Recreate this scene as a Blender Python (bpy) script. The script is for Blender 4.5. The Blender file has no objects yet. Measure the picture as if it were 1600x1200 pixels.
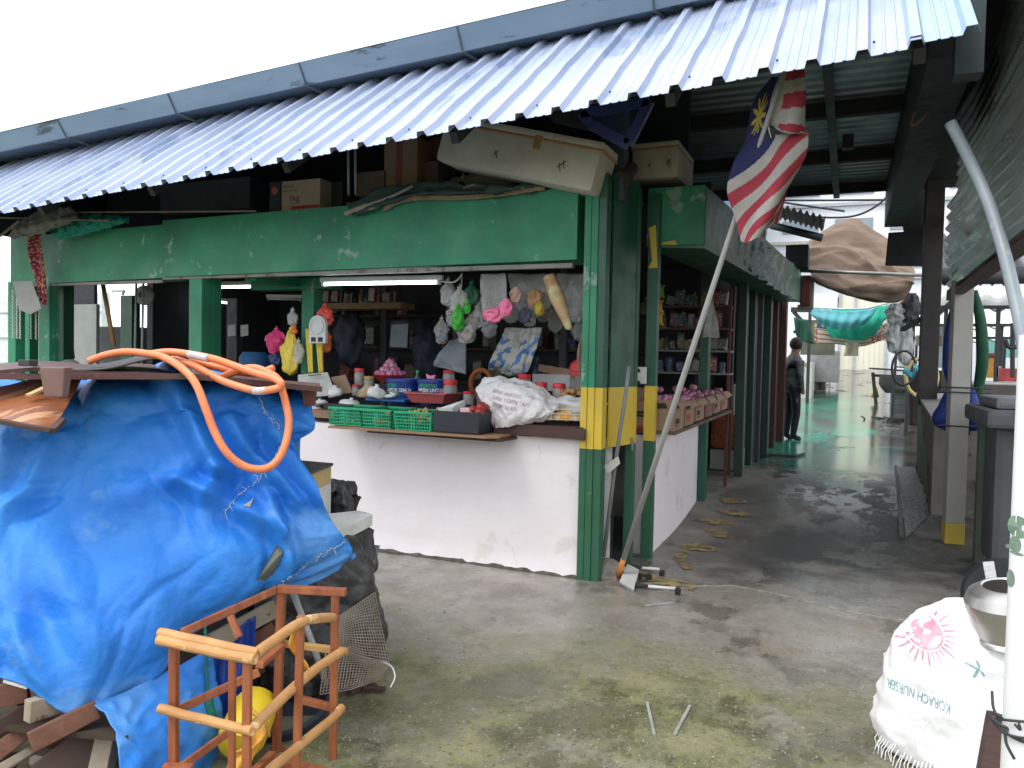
import bpy, bmesh, math, random
import numpy as np
from mathutils import Vector, Matrix, noise
from mathutils.bvhtree import BVHTree
from math import sin, cos, tan, pi, radians as R, degrees, sqrt, atan2
random.seed(7)
sc = bpy.context.scene
COL = sc.collection

# ------------------------------------------------------------------ camera
F, H = 1200.0, 1.5                      # focal length in photo pixels (1600 wide), eye height
YAW, PITCH, ROLL = R(23.6), R(-1.9), R(1.2)
fw = Vector((-sin(YAW)*cos(PITCH), cos(YAW)*cos(PITCH), sin(PITCH)))
r0 = Vector((cos(YAW), sin(YAW), 0)); u0 = r0.cross(fw)
rt = r0*cos(ROLL) + u0*sin(ROLL); up = rt.cross(fw)
cd = bpy.data.cameras.new('camera'); cam = bpy.data.objects.new('camera', cd); COL.objects.link(cam)
cam.matrix_world = Matrix(((rt.x, up.x, -fw.x, 0), (rt.y, up.y, -fw.y, 0), (rt.z, up.z, -fw.z, H), (0, 0, 0, 1)))
cd.sensor_width = 36; cd.lens = 27; cd.clip_end = 1000; cd.clip_start = .05
sc.camera = cam

# ------------------------------------------------------------------ world, sun, exposure
SUN_EL, SUN_AZ = R(58), R(215)          # high cloud-veiled sun behind the photographer
w = bpy.data.worlds.new('World'); sc.world = w; w.use_nodes = True
nt = w.node_tree; nt.nodes.clear()
sky = nt.nodes.new('ShaderNodeTexSky'); sky.sky_type = 'NISHITA'; sky.sun_disc = False
sky.sun_elevation = SUN_EL; sky.sun_rotation = SUN_AZ; sky.air_density = 1; sky.dust_density = 4
mx = nt.nodes.new('ShaderNodeMix'); mx.data_type = 'RGBA'; mx.inputs[0].default_value = .86
mx.inputs[7].default_value = (8.6, 8.9, 9.4, 1)          # cloud layer
tcw = nt.nodes.new('ShaderNodeTexCoord'); nzw = nt.nodes.new('ShaderNodeTexNoise'); nzw.inputs['Scale'].default_value = 2.2; nzw.inputs['Detail'].default_value = 4
mrw = nt.nodes.new('ShaderNodeMapRange'); mrw.inputs[1].default_value = .3; mrw.inputs[2].default_value = .7; mrw.inputs[3].default_value = .78; mrw.inputs[4].default_value = .95
bg = nt.nodes.new('ShaderNodeBackground'); bg.inputs[1].default_value = .15
wo = nt.nodes.new('ShaderNodeOutputWorld')
L = nt.links.new
L(tcw.outputs['Generated'], nzw.inputs['Vector']); L(nzw.outputs['Fac'], mrw.inputs[0]); L(mrw.outputs[0], mx.inputs[0])
L(sky.outputs[0], mx.inputs[6]); L(mx.outputs[2], bg.inputs[0]); L(bg.outputs[0], wo.inputs[0])
sd = bpy.data.lights.new('sun', 'SUN'); so = bpy.data.objects.new('sun', sd); COL.objects.link(so)
sd.energy = 1.0; sd.angle = R(18); sd.color = (1, .97, .93)
sdir = Vector((sin(SUN_AZ)*cos(SUN_EL), cos(SUN_AZ)*cos(SUN_EL), sin(SUN_EL)))
so.rotation_euler = sdir.to_track_quat('Z', 'Y').to_euler()
vs = sc.view_settings; vs.view_transform = 'Standard'; vs.look = 'None'; vs.exposure = .72; vs.gamma = 1
sc.cycles.max_bounces = 6; sc.cycles.diffuse_bounces = 3; sc.cycles.glossy_bounces = 3
sc.cycles.transmission_bounces = 3; sc.cycles.transparent_max_bounces = 10; sc.cycles.volume_bounces = 0
sc.cycles.sample_clamp_indirect = 6; sc.cycles.caustics_reflective = False; sc.cycles.caustics_refractive = False

# ------------------------------------------------------------------ pixel -> world
def gz(Y):                              # the alley climbs gently away from the corner
    if Y < 6.5: return 0.0
    if Y < 9.5: t = (Y-6.5)/3; return .20*t*t*(3-2*t)
    if Y < 15.5: return .20
    if Y < 34: return .20 + 1.12*(Y-15.5)/18.5
    return 1.32
def ray(x, y): return fw + rt*((x-800)/F) + up*((600-y)/F)
def W(x, y, d): return Vector((0, 0, H)) + ray(x, y)*d
def OY(x, y, Y): d = ray(x, y); return Vector((0, 0, H)) + d*(Y/d.y)
def OX(x, y, X): d = ray(x, y); return Vector((0, 0, H)) + d*(X/d.x)
def OZ(x, y, Z=0.0): d = ray(x, y); return Vector((0, 0, H)) + d*((Z-H)/d.z)
def G(x, y):
    z = 0.0
    for _ in range(30):
        p = OZ(x, y, z); z = .5*z + .5*gz(p.y)
    return p
def V(*a): return Vector(a)

# ------------------------------------------------------------------ materials
def srgb(r, g, b):
    f = lambda c: (c/255/12.92) if c <= 10 else ((c/255+.055)/1.055)**2.4
    return (f(r), f(g), f(b), 1)
def ndz(m):
    m.use_nodes = True; n = m.node_tree.nodes; n.clear()
    o = n.new('ShaderNodeOutputMaterial'); b = n.new('ShaderNodeBsdfPrincipled')
    m.node_tree.links.new(b.outputs[0], o.inputs[0]); return m.node_tree, b, o
MATS = {}
def pm(name, c=None, c2=None, sc_=6, rough=.6, r2=None, bump=0, bsc=None, metal=0, wear=None, wsc=8, wth=.62, wear2=None, w2sc=20, w2th=.66, alpha=1, spec=.5, stretch=(1, 1, 1), em=None, vcol=False, trans=0, sss=0, sheen=0):
    """procedural material: base/var colour by noise, up to two kinds of wear with their own shape, roughness noise, bump"""
    if name in MATS: return MATS[name]
    m = bpy.data.materials.new(name); t, b, o = ndz(m); N = t.nodes.new; K = t.links.new
    c = tuple(c)[:3]+(1,)
    tc = N('ShaderNodeTexCoord'); mp = N('ShaderNodeMapping'); mp.inputs['Scale'].default_value = stretch
    K(tc.outputs['Object'], mp.inputs[0])
    def nz(s, det=5, ro=.6):
        x = N('ShaderNodeTexNoise'); x.inputs['Scale'].default_value = s; x.inputs['Detail'].default_value = det; x.inputs['Roughness'].default_value = ro
        K(mp.outputs[0], x.inputs['Vector']); return x
    n1 = nz(sc_)
    cur = None
    if vcol:
        a = N('ShaderNodeVertexColor'); a.layer_name = 'Col'; cur = a.outputs[0]
    mixc = N('ShaderNodeMix'); mixc.data_type = 'RGBA'
    if cur: K(cur, mixc.inputs[6])
    else: mixc.inputs[6].default_value = c
    if c2 is None: c2 = tuple(x*.72 for x in c[:3])+(1,)
    c2 = tuple(c2)[:3]+(1,)
    if vcol:
        mixc.blend_type = 'MULTIPLY'; mixc.inputs[7].default_value = (.8, .8, .8, 1)
    else: mixc.inputs[7].default_value = c2
    mr = N('ShaderNodeMapRange'); mr.inputs[1].default_value = .32; mr.inputs[2].default_value = .68
    K(n1.outputs['Fac'], mr.inputs[0]); K(mr.outputs[0], mixc.inputs[0]); cur = mixc.outputs[2]
    def addwear(cur, col, s, th):
        nw = nz(s, 8, .65); mw = N('ShaderNodeMapRange'); mw.inputs[1].default_value = th; mw.inputs[2].default_value = th+.04
        K(nw.outputs['Fac'], mw.inputs[0]); mm = N('ShaderNodeMix'); mm.data_type = 'RGBA'
        K(mw.outputs[0], mm.inputs[0]); K(cur, mm.inputs[6]); mm.inputs[7].default_value = tuple(col)[:3]+(1,); return mm.outputs[2]
    if wear: cur = addwear(cur, wear, wsc, wth)
    if wear2: cur = addwear(cur, wear2, w2sc, w2th)
    K(cur, b.inputs['Base Color'])
    b.inputs['Metallic'].default_value = metal; b.inputs['Specular IOR Level'].default_value = spec
    if r2 is None: r2 = min(1, rough+.15)
    rr = N('ShaderNodeMapRange'); rr.inputs[1].default_value = .35; rr.inputs[2].default_value = .65; rr.inputs[3].default_value = rough; rr.inputs[4].default_value = r2
    nr = nz(sc_*2.3); K(nr.outputs['Fac'], rr.inputs[0]); K(rr.outputs[0], b.inputs['Roughness'])
    if bump:
        nb = nz(bsc or sc_*4, 6); bp = N('ShaderNodeBump'); bp.inputs['Strength'].default_value = bump; bp.inputs['Distance'].default_value = .02
        K(nb.outputs['Fac'], bp.inputs['Height']); K(bp.outputs[0], b.inputs['Normal'])
    if alpha < 1: b.inputs['Alpha'].default_value = alpha
    if trans: b.inputs['Transmission Weight'].default_value = trans
    if em:
        b.inputs['Emission Color'].default_value = em[0]; b.inputs['Emission Strength'].default_value = em[1]
    MATS[name] = m; return m

# ------------------------------------------------------------------ mesh builders
class MB:
    def __init__(s): s.v = []; s.f = []; s.m = []; s.c = []; s.mi = 0
    def add(s, vs, fs, cols=None):
        b = len(s.v); s.v += [tuple(x) for x in vs]
        for i, f in enumerate(fs): s.f.append(tuple(b+j for j in f)); s.m.append(s.mi); s.c.append(cols[i] if cols else None)
        return s
    def box(s, a, b, bev=0):
        a, b = [min(x, y) for x, y in zip(a, b)], [max(x, y) for x, y in zip(a, b)]
        c = V(*[(x+y)/2 for x, y in zip(a, b)]); return s.obox(c, [y-x for x, y in zip(a, b)], Matrix.Identity(3), bev)
    def obox(s, c, size, rot=None, bev=0, taper=1.0):
        rot = rot if rot is not None else Matrix.Identity(3); c = Vector(c)
        bm = bmesh.new(); bmesh.ops.create_cube(bm, size=1)
        for v in bm.verts:
            k = taper if v.co.z > 0 else 1
            v.co = V(v.co.x*size[0]*k, v.co.y*size[1]*k, v.co.z*size[2])
        if bev: bmesh.ops.bevel(bm, geom=bm.edges[:], offset=min(bev, min(size)*.4), segments=2, profile=.6, affect='EDGES')
        s.add([rot @ v.co + c for v in bm.verts], [[v.index for v in f.verts] for f in bm.faces]); bm.free(); return s
    def bar(s, p, q, wd, th=None, bev=0, side=None):     # a squared bar from p to q
        p, q = Vector(p), Vector(q); d = q-p; z = d.normalized(); th = th or wd
        x = (Vector(side) if side is not None else (V(0, 0, 1) if abs(z.z) < .9 else V(0, 1, 0))).cross(z).normalized(); y = z.cross(x)
        m = Matrix((x, y, z)).transposed(); return s.obox((p+q)/2, (wd, th, d.length), m, bev)
    def tube(s, pts, r, n=8, cap=True, closed=False):
        pts = [Vector(p) for p in pts]; rs = r if isinstance(r, (list, tuple)) else [r]*len(pts)
        N = len(pts); prev = None; vs = []
        for i, p in enumerate(pts):
            a = pts[i-1] if (i > 0 or closed) else p; b_ = pts[(i+1) % N] if (i < N-1 or closed) else p
            t = (b_-a).normalized()
            if prev is None: x = t.orthogonal().normalized()
            else: x = (prev - t*prev.dot(t)); x = x.normalized() if x.length > 1e-6 else t.orthogonal().normalized()
            prev = x; y = t.cross(x)
            for k in range(n): vs.append(p + (x*cos(2*pi*k/n)+y*sin(2*pi*k/n))*rs[i])
        fs = []
        for i in range(N if closed else N-1):
            for k in range(n): a = i*n+k; b_ = i*n+(k+1) % n; j = ((i+1) % N)*n; fs.append((a, b_, j+(k+1) % n, j+k))
        if cap and not closed: fs.append(tuple(range(n))[::-1]); fs.append(tuple((N-1)*n+k for k in range(n)))
        return s.add(vs, fs)
    def cyl(s, p, q, r, r1=None, n=16): return s.tube([p, q], [r, r if r1 is None else r1], n)
    def lathe(s, prof, c, n=20, axis=None, jit=0, sx=1, sy=1):       # prof: [(radius, height)...]
        c = Vector(c); ax = Vector(axis).normalized() if axis is not None else V(0, 0, 1)
        x = V(1, 0, 0) if abs(ax.x) < .9 else V(0, 1, 0); x = (x-ax*x.dot(ax)).normalized(); y = ax.cross(x); vs = []
        for (r, h) in prof:
            for k in range(n):
                a = 2*pi*k/n; p = c+ax*h+(x*cos(a)*sx+y*sin(a)*sy)*r
                if jit: nn = noise.noise_vector(p*9)*jit; p = p+nn
                vs.append(p)
        fs = [(i*n+k, i*n+(k+1) % n, (i+1)*n+(k+1) % n, (i+1)*n+k) for i in range(len(prof)-1) for k in range(n)]
        fs.append(tuple(range(n))[::-1]); fs.append(tuple((len(prof)-1)*n+k for k in range(n)))
        return s.add(vs, fs)
    def ball(s, c, r, n=10, sz=(1, 1, 1), jit=0):
        m = max(4, n//2); return s.lathe([(max(1e-4, r*sin(pi*i/m))*1.0, -r*cos(pi*i/m)*sz[2]) for i in range(m+1)], c, n, None, jit, sz[0], sz[1])
    def poly(s, pts, th, nrm):                             # flat outline with thickness
        nrm = Vector(nrm).normalized(); n = len(pts); pts = [Vector(p) for p in pts]
        vs = [p-nrm*th/2 for p in pts]+[p+nrm*th/2 for p in pts]
        fs = [tuple(range(n))[::-1], tuple(range(n, 2*n))]+[(i, (i+1) % n, n+(i+1) % n, n+i) for i in range(n)]
        return s.add(vs, fs)
def cr(P, t):                                              # Catmull-Rom through rows of P at t in [0,n-1]
    n = len(P); i = min(int(t), n-2); u = t-i
    p0 = P[max(i-1, 0)] if i > 0 else 2*P[0]-P[1]; p1 = P[i]; p2 = P[i+1]; p3 = P[i+2] if i+2 < n else 2*P[n-1]-P[n-2]
    return .5*((2*p1)+(-p0+p2)*u+(2*p0-5*p1+4*p2-p3)*u*u+(-p0+3*p1-3*p2+p3)*u**3)
def spline(pts, n=8):
    P = [np.array(tuple(p), float) for p in pts]; return [Vector(cr(P, (len(P)-1)*i/(n*(len(P)-1)))) for i in range(n*(len(P)-1)+1)]
def grid(ctrl, nu, nv, disp=None, th=0, lin=False):
    """smooth sheet through a grid of control points; disp(u,v,p,nrm)->offset; closed to a thin solid if th"""
    C = np.array([[tuple(p) for p in row] for row in ctrl], float)
    rows = np.array([[cr(list(C[r]), (C.shape[1]-1)*j/nu) for j in range(nu+1)] for r in range(C.shape[0])])
    P = np.array([[cr(list(rows[:, j]), (C.shape[0]-1)*i/nv) for j in range(nu+1)] for i in range(nv+1)])
    du = np.gradient(P, axis=1); dv = np.gradient(P, axis=0); nr = np.cross(du, dv); nr /= (np.linalg.norm(nr, axis=2, keepdims=True)+1e-12)
    tocam = np.array([0, 0, H])-P; sg = np.sign((nr*tocam).sum(2).mean()); nr *= sg
    if disp:
        for i in range(nv+1):
            for j in range(nu+1):
                P[i, j] += nr[i, j]*disp(j/nu, i/nv, Vector(P[i, j]))
        du = np.gradient(P, axis=1); dv = np.gradient(P, axis=0); nr2 = np.cross(du, dv)*sg; nr = nr2/(np.linalg.norm(nr2, axis=2, keepdims=True)+1e-12)
    return P, nr
def sheet(mb, ctrl, nu, nv, disp=None, th=.003, colf=None):
    P, nr = grid(ctrl, nu, nv, disp); a = nu+1; vs = [Vector(P[i, j]) for i in range(nv+1) for j in range(a)]
    fs = []; cs = []
    for i in range(nv):
        for j in range(nu):
            fs.append((i*a+j, i*a+j+1, (i+1)*a+j+1, (i+1)*a+j))
            cs.append(colf((j+.5)/nu, (i+.5)/nv) if colf else None)
    if th:
        n0 = len(vs); vs += [Vector(P[i, j]-nr[i, j]*th) for i in range(nv+1) for j in range(a)]
        m = len(fs); fs += [tuple(n0+x for x in f[::-1]) for f in fs[:m]]; cs += cs[:m]
        edge = [j for j in range(a)]+[i*a+nu for i in range(1, nv+1)]+[nv*a+j for j in range(nu-1, -1, -1)]+[i*a for i in range(nv-1, 0, -1)]
        for k in range(len(edge)):
            p, q = edge[k], edge[(k+1) % len(edge)]; fs.append((q, p, n0+p, n0+q)); cs.append(cs[0])
    mb.add(vs, fs, cs); return mb
ROOT = {}
def mk(name, mb, mats, off=V(0, 0, 0), smooth=False, auto=None):
    me = bpy.data.meshes.new(name); me.from_pydata([tuple(Vector(v)-off) for v in mb.v], [], mb.f)
    for m in (mats if isinstance(mats, (list, tuple)) else [mats]): me.materials.append(m)
    me.polygons.foreach_set('material_index', mb.m)
    if any(c is not None for c in mb.c):
        ca = me.color_attributes.new('Col', 'FLOAT_COLOR', 'CORNER')
        for p, c in zip(me.polygons, mb.c):
            for li in p.loop_indices: ca.data[li].color = (tuple(c)[:3]+(1,)) if c is not None else (.5, .5, .5, 1)
    bm = bmesh.new(); bm.from_mesh(me); bmesh.ops.recalc_face_normals(bm, faces=bm.faces[:]); bm.to_mesh(me); bm.free()
    if smooth:
        me.polygons.foreach_set('use_smooth', [True]*len(me.polygons))
        if smooth is not True: me.set_sharp_from_angle(angle=R(smooth))
    me.update(); return bpy.data.objects.new(name, me)
def tag(o, label=None, cat=None, group=None, kind=None):
    if label: o['label'] = label
    if cat: o['category'] = cat
    if group: o['group'] = group
    if kind: o['kind'] = kind
    return o
def thing(name, label, cat, loc=(0, 0, 0), group=None):
    o = bpy.data.objects.new(name, None); o.empty_display_size = .1; COL.objects.link(o); o.location = loc; ROOT[o.name] = Vector(loc)
    return tag(o, label, cat, group)
def part(name, mb, mats, parent, smooth=False, label=None):
    o = mk(name, mb, mats, ROOT[parent.name], smooth); COL.objects.link(o); o.parent = parent; ROOT[o.name] = ROOT[parent.name]
    if label: o['label'] = label
    return o
def single(name, mb, mats, label, cat, group=None, smooth=False, kind=None, loc=None):
    if loc is None:
        a = np.array([tuple(v) for v in mb.v]); loc = V((a[:, 0].min()+a[:, 0].max())/2, (a[:, 1].min()+a[:, 1].max())/2, a[:, 2].min())
    o = mk(name, mb, mats, Vector(loc), smooth); o.location = loc; COL.objects.link(o); ROOT[o.name] = Vector(loc)
    return tag(o, label, cat, group, kind)
def struct(name, mb, mats, smooth=False, kind='structure'):
    o = mk(name, mb, mats, V(0, 0, 0), smooth); COL.objects.link(o); o['kind'] = kind; ROOT[o.name] = V(0, 0, 0); return o
def dup(root, loc, rotz=0, label=None, scale=1, rot=None):
    r = root.copy(); COL.objects.link(r); r.location = loc; r.rotation_euler = rot or (0, 0, rotz); r.scale = (scale,)*3 if not isinstance(scale, tuple) else scale
    if label: r['label'] = label
    for ch in list(root.children):
        c = ch.copy(); COL.objects.link(c); c.parent = r
        for g in ch.children:
            d = g.copy(); COL.objects.link(d); d.parent = c
    return r
def fbm(p, s, o=4):
    return noise.fractal(Vector(p)*s, 1.0, 2.0, o, noise_basis='PERLIN_ORIGINAL')
def text_mb(body, origin, xdir, ydir, height, th=.001, bold=0, sx=1, mirror=False, off=.001):
    """lettering as a thin solid lying on the surface spanned by xdir (reading) and ydir (up)"""
    cu = bpy.data.curves.new('t', 'FONT'); cu.body = body; cu.size = 1; cu.extrude = .0; cu.offset = bold; cu.align_x = 'LEFT'; cu.resolution_u = 3
    ob = bpy.data.objects.new('t', cu); COL.objects.link(ob); dg = bpy.context.evaluated_depsgraph_get(); me = bpy.data.meshes.new_from_object(ob.evaluated_get(dg))
    bpy.data.objects.remove(ob); xd, yd = Vector(xdir).normalized(), Vector(ydir).normalized(); n = xd.cross(yd); o = Vector(origin)
    mb = MB(); k = height/.72
    mb.add([o+xd*v.co.x*k*sx+yd*v.co.y*k+n*off for v in me.vertices], [tuple(p.vertices) for p in me.polygons]); bpy.data.meshes.remove(me); return mb
# ------------------------------------------------------------------ ground
def ground_mat():
    m = bpy.data.materials.new('wet_concrete'); t, b, o = ndz(m); N = t.nodes.new; K = t.links.new
    tc = N('ShaderNodeTexCoord'); sp = N('ShaderNodeSeparateXYZ'); K(tc.outputs['Object'], sp.inputs[0])
    def nz(s, det=6, ro=.6, stretch=None):
        x = N('ShaderNodeTexNoise'); x.inputs['Scale'].default_value = s; x.inputs['Detail'].default_value = det; x.inputs['Roughness'].default_value = ro
        if stretch:
            mp = N('ShaderNodeMapping'); mp.inputs['Scale'].default_value = stretch; K(tc.outputs['Object'], mp.inputs[0]); K(mp.outputs[0], x.inputs['Vector'])
        else: K(tc.outputs['Object'], x.inputs['Vector'])
        return x.outputs['Fac']
    def mr(x, a, b_, c=0, d=1):
        r = N('ShaderNodeMapRange'); r.inputs[1].default_value = a; r.inputs[2].default_value = b_; r.inputs[3].default_value = c; r.inputs[4].default_value = d; K(x, r.inputs[0]); return r.outputs[0]
    def ma(op, x, y):
        r = N('ShaderNodeMath'); r.operation = op
        for i, q in enumerate((x, y)):
            if isinstance(q, (int, float)): r.inputs[i].default_value = q
            else: K(q, r.inputs[i])
        return r.outputs[0]
    def mix(f, a, b_):
        r = N('ShaderNodeMix'); r.data_type = 'RGBA'
        if isinstance(f, (int, float)): r.inputs[0].default_value = f
        else: K(f, r.inputs[0])
        for i, q in ((6, a), (7, b_)):
            if isinstance(q, tuple): r.inputs[i].default_value = q+(1,) if len(q) == 3 else q
            else: K(q, r.inputs[i])
        return r.outputs[2]
    X, Y = sp.outputs[0], sp.outputs[1]
    n_big = nz(.9); n_mid = nz(3.2); n_fine = nz(24, 8, .7); n_grit = nz(150, 4, .7)
    edge = ma('ADD', Y, mr(n_big, .3, .7, -.9, .9))
    c = mix(mr(n_mid, .35, .65), (.25, .23, .195), (.165, .15, .125))
    c = mix(mr(n_fine, .42, .7, 0, .55), c, (.33, .31, .27))
    # green algae on the part that gets the rain
    mossz = mr(edge, 3.3, 4.3, 1, 0)
    moss = ma('MULTIPLY', mossz, mr(nz(1.7, 7, .65), .30, .50))
    mossc = mix(mr(n_fine, .35, .65), (.06, .07, .022), (.175, .175, .065))
    mossc = mix(mr(n_mid, .42, .62, 0, .8), mossc, (.25, .24, .115))
    c = mix(ma('MULTIPLY', moss, .93), c, mossc)
    # rusty, sandy and pale patches
    c = mix(ma('MULTIPLY', mr(nz(1.6, 5), .63, .7), .55), c, (.27, .17, .09))
    c = mix(ma('MULTIPLY', mr(nz(2.7, 7, .7, (1, 1, 1)), .66, .69), .6), c, (.42, .39, .34))
    c = mix(ma('MULTIPLY', mr(nz(60, 2), .66, .70), .7), c, (.55, .54, .5))
    c = mix(ma('MULTIPLY', mr(nz(1.15, 8, .7), .53, .60), .55), c, (.10, .095, .07))
    c = mix(ma('MULTIPLY', mr(nz(38, 3), .60, .66), ma('MULTIPLY', mossz, .8)), c, (.05, .055, .025))
    # soaked concrete of the covered alley
    wet = mr(ma('ADD', ma('ADD', Y, mr(n_mid, .3, .7, -.5, .5)), ma('MULTIPLY', X, -.35)), 5.6, 6.3, 0, 1)
    wetn = ma('MULTIPLY', wet, mr(nz(1.3, 7, .65, (1, .8, 1)), .3, .52, .25, 1))
    lanewet = ma('MULTIPLY', wetn, mr(X, -1.25, -.5, .15, 1))
    c = mix(lanewet, c, mix(mr(n_fine, .35, .65), (.028, .027, .024), (.06, .058, .052)))
    green_refl = ma('MULTIPLY', ma('MULTIPLY', mr(ma('ADD', Y, mr(n_mid, .3, .7, -1, 1)), 9.6, 10.4, 0, 1), mr(Y, 19, 26, 1, 0)), mr(ma('ADD', X, mr(n_big, .3, .7, -.5, .5)), .35, .65, 1, 0))
    c = mix(ma('MULTIPLY', green_refl, mr(nz(1.2, 7, .6, (1, .4, 1)), .36, .52, .1, .9)), c, (.022, .27, .17))  # green net's reflection on the wet floor, painted into the base colour
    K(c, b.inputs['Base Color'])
    pud = mr(nz(2.3, 7, .65, (1, .55, 1)), .515, .54, 0, 1)                     # standing water
    pudl = ma('MULTIPLY', ma('MULTIPLY', pud, mr(Y, 7.0, 8.6, 0, 1)), mr(X, -1.1, -.7, 0, 1))
    far = mr(Y, 8.8, 10.5, 0, 1); pudl = ma('MAXIMUM', pudl, ma('MULTIPLY', far, mr(nz(1.1, 5, .6, (1, .5, 1)), .36, .42)))
    film = ma('MULTIPLY', ma('MULTIPLY', mr(edge, 3.0, 4.0, 0, 1), mr(Y, 5.2, 6.4, 1, .0)), mr(nz(2.4, 5), .36, .6, .35, 1))     # thin film before the counter
    pfn = nz(1.7, 8, .68, (1, .7, 1)); pf = ma('MULTIPLY', mr(pfn, .545, .575), mr(Y, 5.4, 6.6, 1, .25))
    c = mix(ma('MULTIPLY', mr(pfn, .52, .57), .5), c, (.06, .055, .038))
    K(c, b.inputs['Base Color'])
    r = mr(n_fine, .3, .7, .5, .75)
    rm = N('ShaderNodeMix'); rm.data_type = 'FLOAT'; K(film, rm.inputs[0]); K(r, rm.inputs[2]); rm.inputs[3].default_value = .13
    rm1 = N('ShaderNodeMix'); rm1.data_type = 'FLOAT'; K(pf, rm1.inputs[0]); K(rm.outputs[0], rm1.inputs[2]); rm1.inputs[3].default_value = .10
    rm2 = N('ShaderNodeMix'); rm2.data_type = 'FLOAT'; K(pudl, rm2.inputs[0]); K(rm1.outputs[0], rm2.inputs[2]); K(mr(Y, 9, 11, .22, .13), rm2.inputs[3])
    K(rm2.outputs[0], b.inputs['Roughness']); b.inputs['Specular IOR Level'].default_value = .6
    bp = N('ShaderNodeBump'); bp.inputs['Distance'].default_value = .012
    hgt = ma('ADD', ma('MULTIPLY', n_fine, .6), ma('MULTIPLY', n_grit, ma('ADD', ma('MULTIPLY', mossz, .35), .12)))
    K(hgt, bp.inputs['Height']); K(ma('SUBTRACT', ma('SUBTRACT', .62, ma('MULTIPLY', pudl, .5)), ma('MAXIMUM', ma('MULTIPLY', film, .35), ma('MULTIPLY', pf, .48))), bp.inputs['Strength']); K(bp.outputs[0], b.inputs['Normal'])
    return m
gm = MB(); ys = [-40, -6, 0, 1, 2, 3, 4, 5, 6]+[6.5+.25*i for i in range(13)]+[11, 13, 15.5, 16, 20, 25, 30, 34, 34.01, 40, 60, 100, 250, 600]; xs = [-300, -60, -20, -8, -4, -2, -1, 0, 1, 2, 4, 8, 20, 60, 300]
gm.add([V(x, y, gz(y)) for y in ys for x in xs], [(j*len(xs)+i, j*len(xs)+i+1, (j+1)*len(xs)+i+1, (j+1)*len(xs)+i) for j in range(len(ys)-1) for i in range(len(xs)-1)])
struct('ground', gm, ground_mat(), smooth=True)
# splashed yellow floor paint and red marks
SPL = [0]
def splat(px, mat, name, d=.004):
    mb = MB(); c = Vector((0, 0, 0)); P = [G(*p) for p in px]; P = spline(P+[P[0]], 6)[:-1]
    for p in P: c += p
    c /= len(P); P = [p+(p-c)*(.16*noise.noise(p*14)) for p in P]
    n = len(P); rings = [1, .66, .33]; SPL[0] += .0012; d = d+SPL[0]
    vs = [c+(p-c)*k+V(0, 0, d) for k in rings for p in P]+[c+V(0, 0, d)]
    fs = [(k*n+i, k*n+(i+1) % n, (k+1)*n+(i+1) % n, (k+1)*n+i) for k in range(2) for i in range(n)]+[(2*n+i, 2*n+(i+1) % n, 3*n) for i in range(n)]
    mb.add(vs, fs); return struct(name, mb, mat)
def ragged(name, col, c2, th=.45, s=14):
    m = pm(name, col, c2, 9, .5); t = m.node_tree; b = [n for n in t.nodes if n.type == 'BSDF_PRINCIPLED'][0]
    tc = t.nodes.new('ShaderNodeTexCoord'); nzn = t.nodes.new('ShaderNodeTexNoise'); nzn.inputs['Scale'].default_value = s; nzn.inputs['Detail'].default_value = 7
    mr = t.nodes.new('ShaderNodeMapRange'); mr.inputs[1].default_value = th; mr.inputs[2].default_value = th+.26
    t.links.new(tc.outputs['Object'], nzn.inputs['Vector']); t.links.new(nzn.outputs['Fac'], mr.inputs[0]); t.links.new(mr.outputs[0], b.inputs['Alpha']); return m
YP = ragged('floor_paint', (.36, .26, .10), (.27, .20, .10), .33); RP = ragged('floor_paint_red', (.13, .06, .05), (.18, .1, .08), .4)
for px in ([(1052, 872), (1062, 858), (1078, 862), (1072, 878), (1086, 892), (1066, 888)], [(1062, 856), (1080, 850), (1106, 852), (1084, 860)], [(1056, 853), (1090, 849), (1128, 862), (1092, 862)],
           [(1100, 830), (1130, 830), (1146, 841), (1118, 840)], [(1086, 812), (1132, 812), (1150, 821), (1110, 820)], [(1118, 797), (1160, 800), (1172, 808), (1136, 806)], [(1125, 779), (1160, 781), (1165, 787), (1134, 787)],
           [(1000, 895), (1040, 905), (1085, 915), (1080, 924), (1030, 916), (1003, 908)]): splat(px, YP, 'floor_paint')
for px in ([(1024, 845), (1058, 848), (1058, 853), (1026, 850)], [(1067, 806), (1092, 812), (1090, 816), (1068, 811)]): splat(px, RP, 'floor_paint')
# wet drain along the right wall
DR = pm('drain_water', (.03, .03, .027), (.07, .07, .065), 14, .25, .45, .5, 22)
mb = MB(); n = 12; L0, L1, Q0, Q1 = G(1415, 843), G(1404, 730), G(1452, 806), G(1429, 730); vs = []
n = 30
for i in range(n+1):
    for a_, b_ in ((L0, L1), (Q0, Q1)): q = a_.lerp(b_, i/n); vs.append(V(q.x, q.y, gz(q.y)+.008))
mb.add(vs, [(2*i, 2*i+1, 2*i+3, 2*i+2) for i in range(n)]); struct('drain', mb, DR)
mb = MB()
for i in range(n): a_, b_ = L0.lerp(L1, i/n), L0.lerp(L1, (i+1)/n); mb.bar(V(a_.x-.03, a_.y, gz(a_.y)+.01), V(b_.x-.03, b_.y, gz(b_.y)+.01), .035, .03)
struct('drain_edge', mb, pm('drain_edge', (.09, .085, .075), None, 9, .5, bump=.4))

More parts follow.
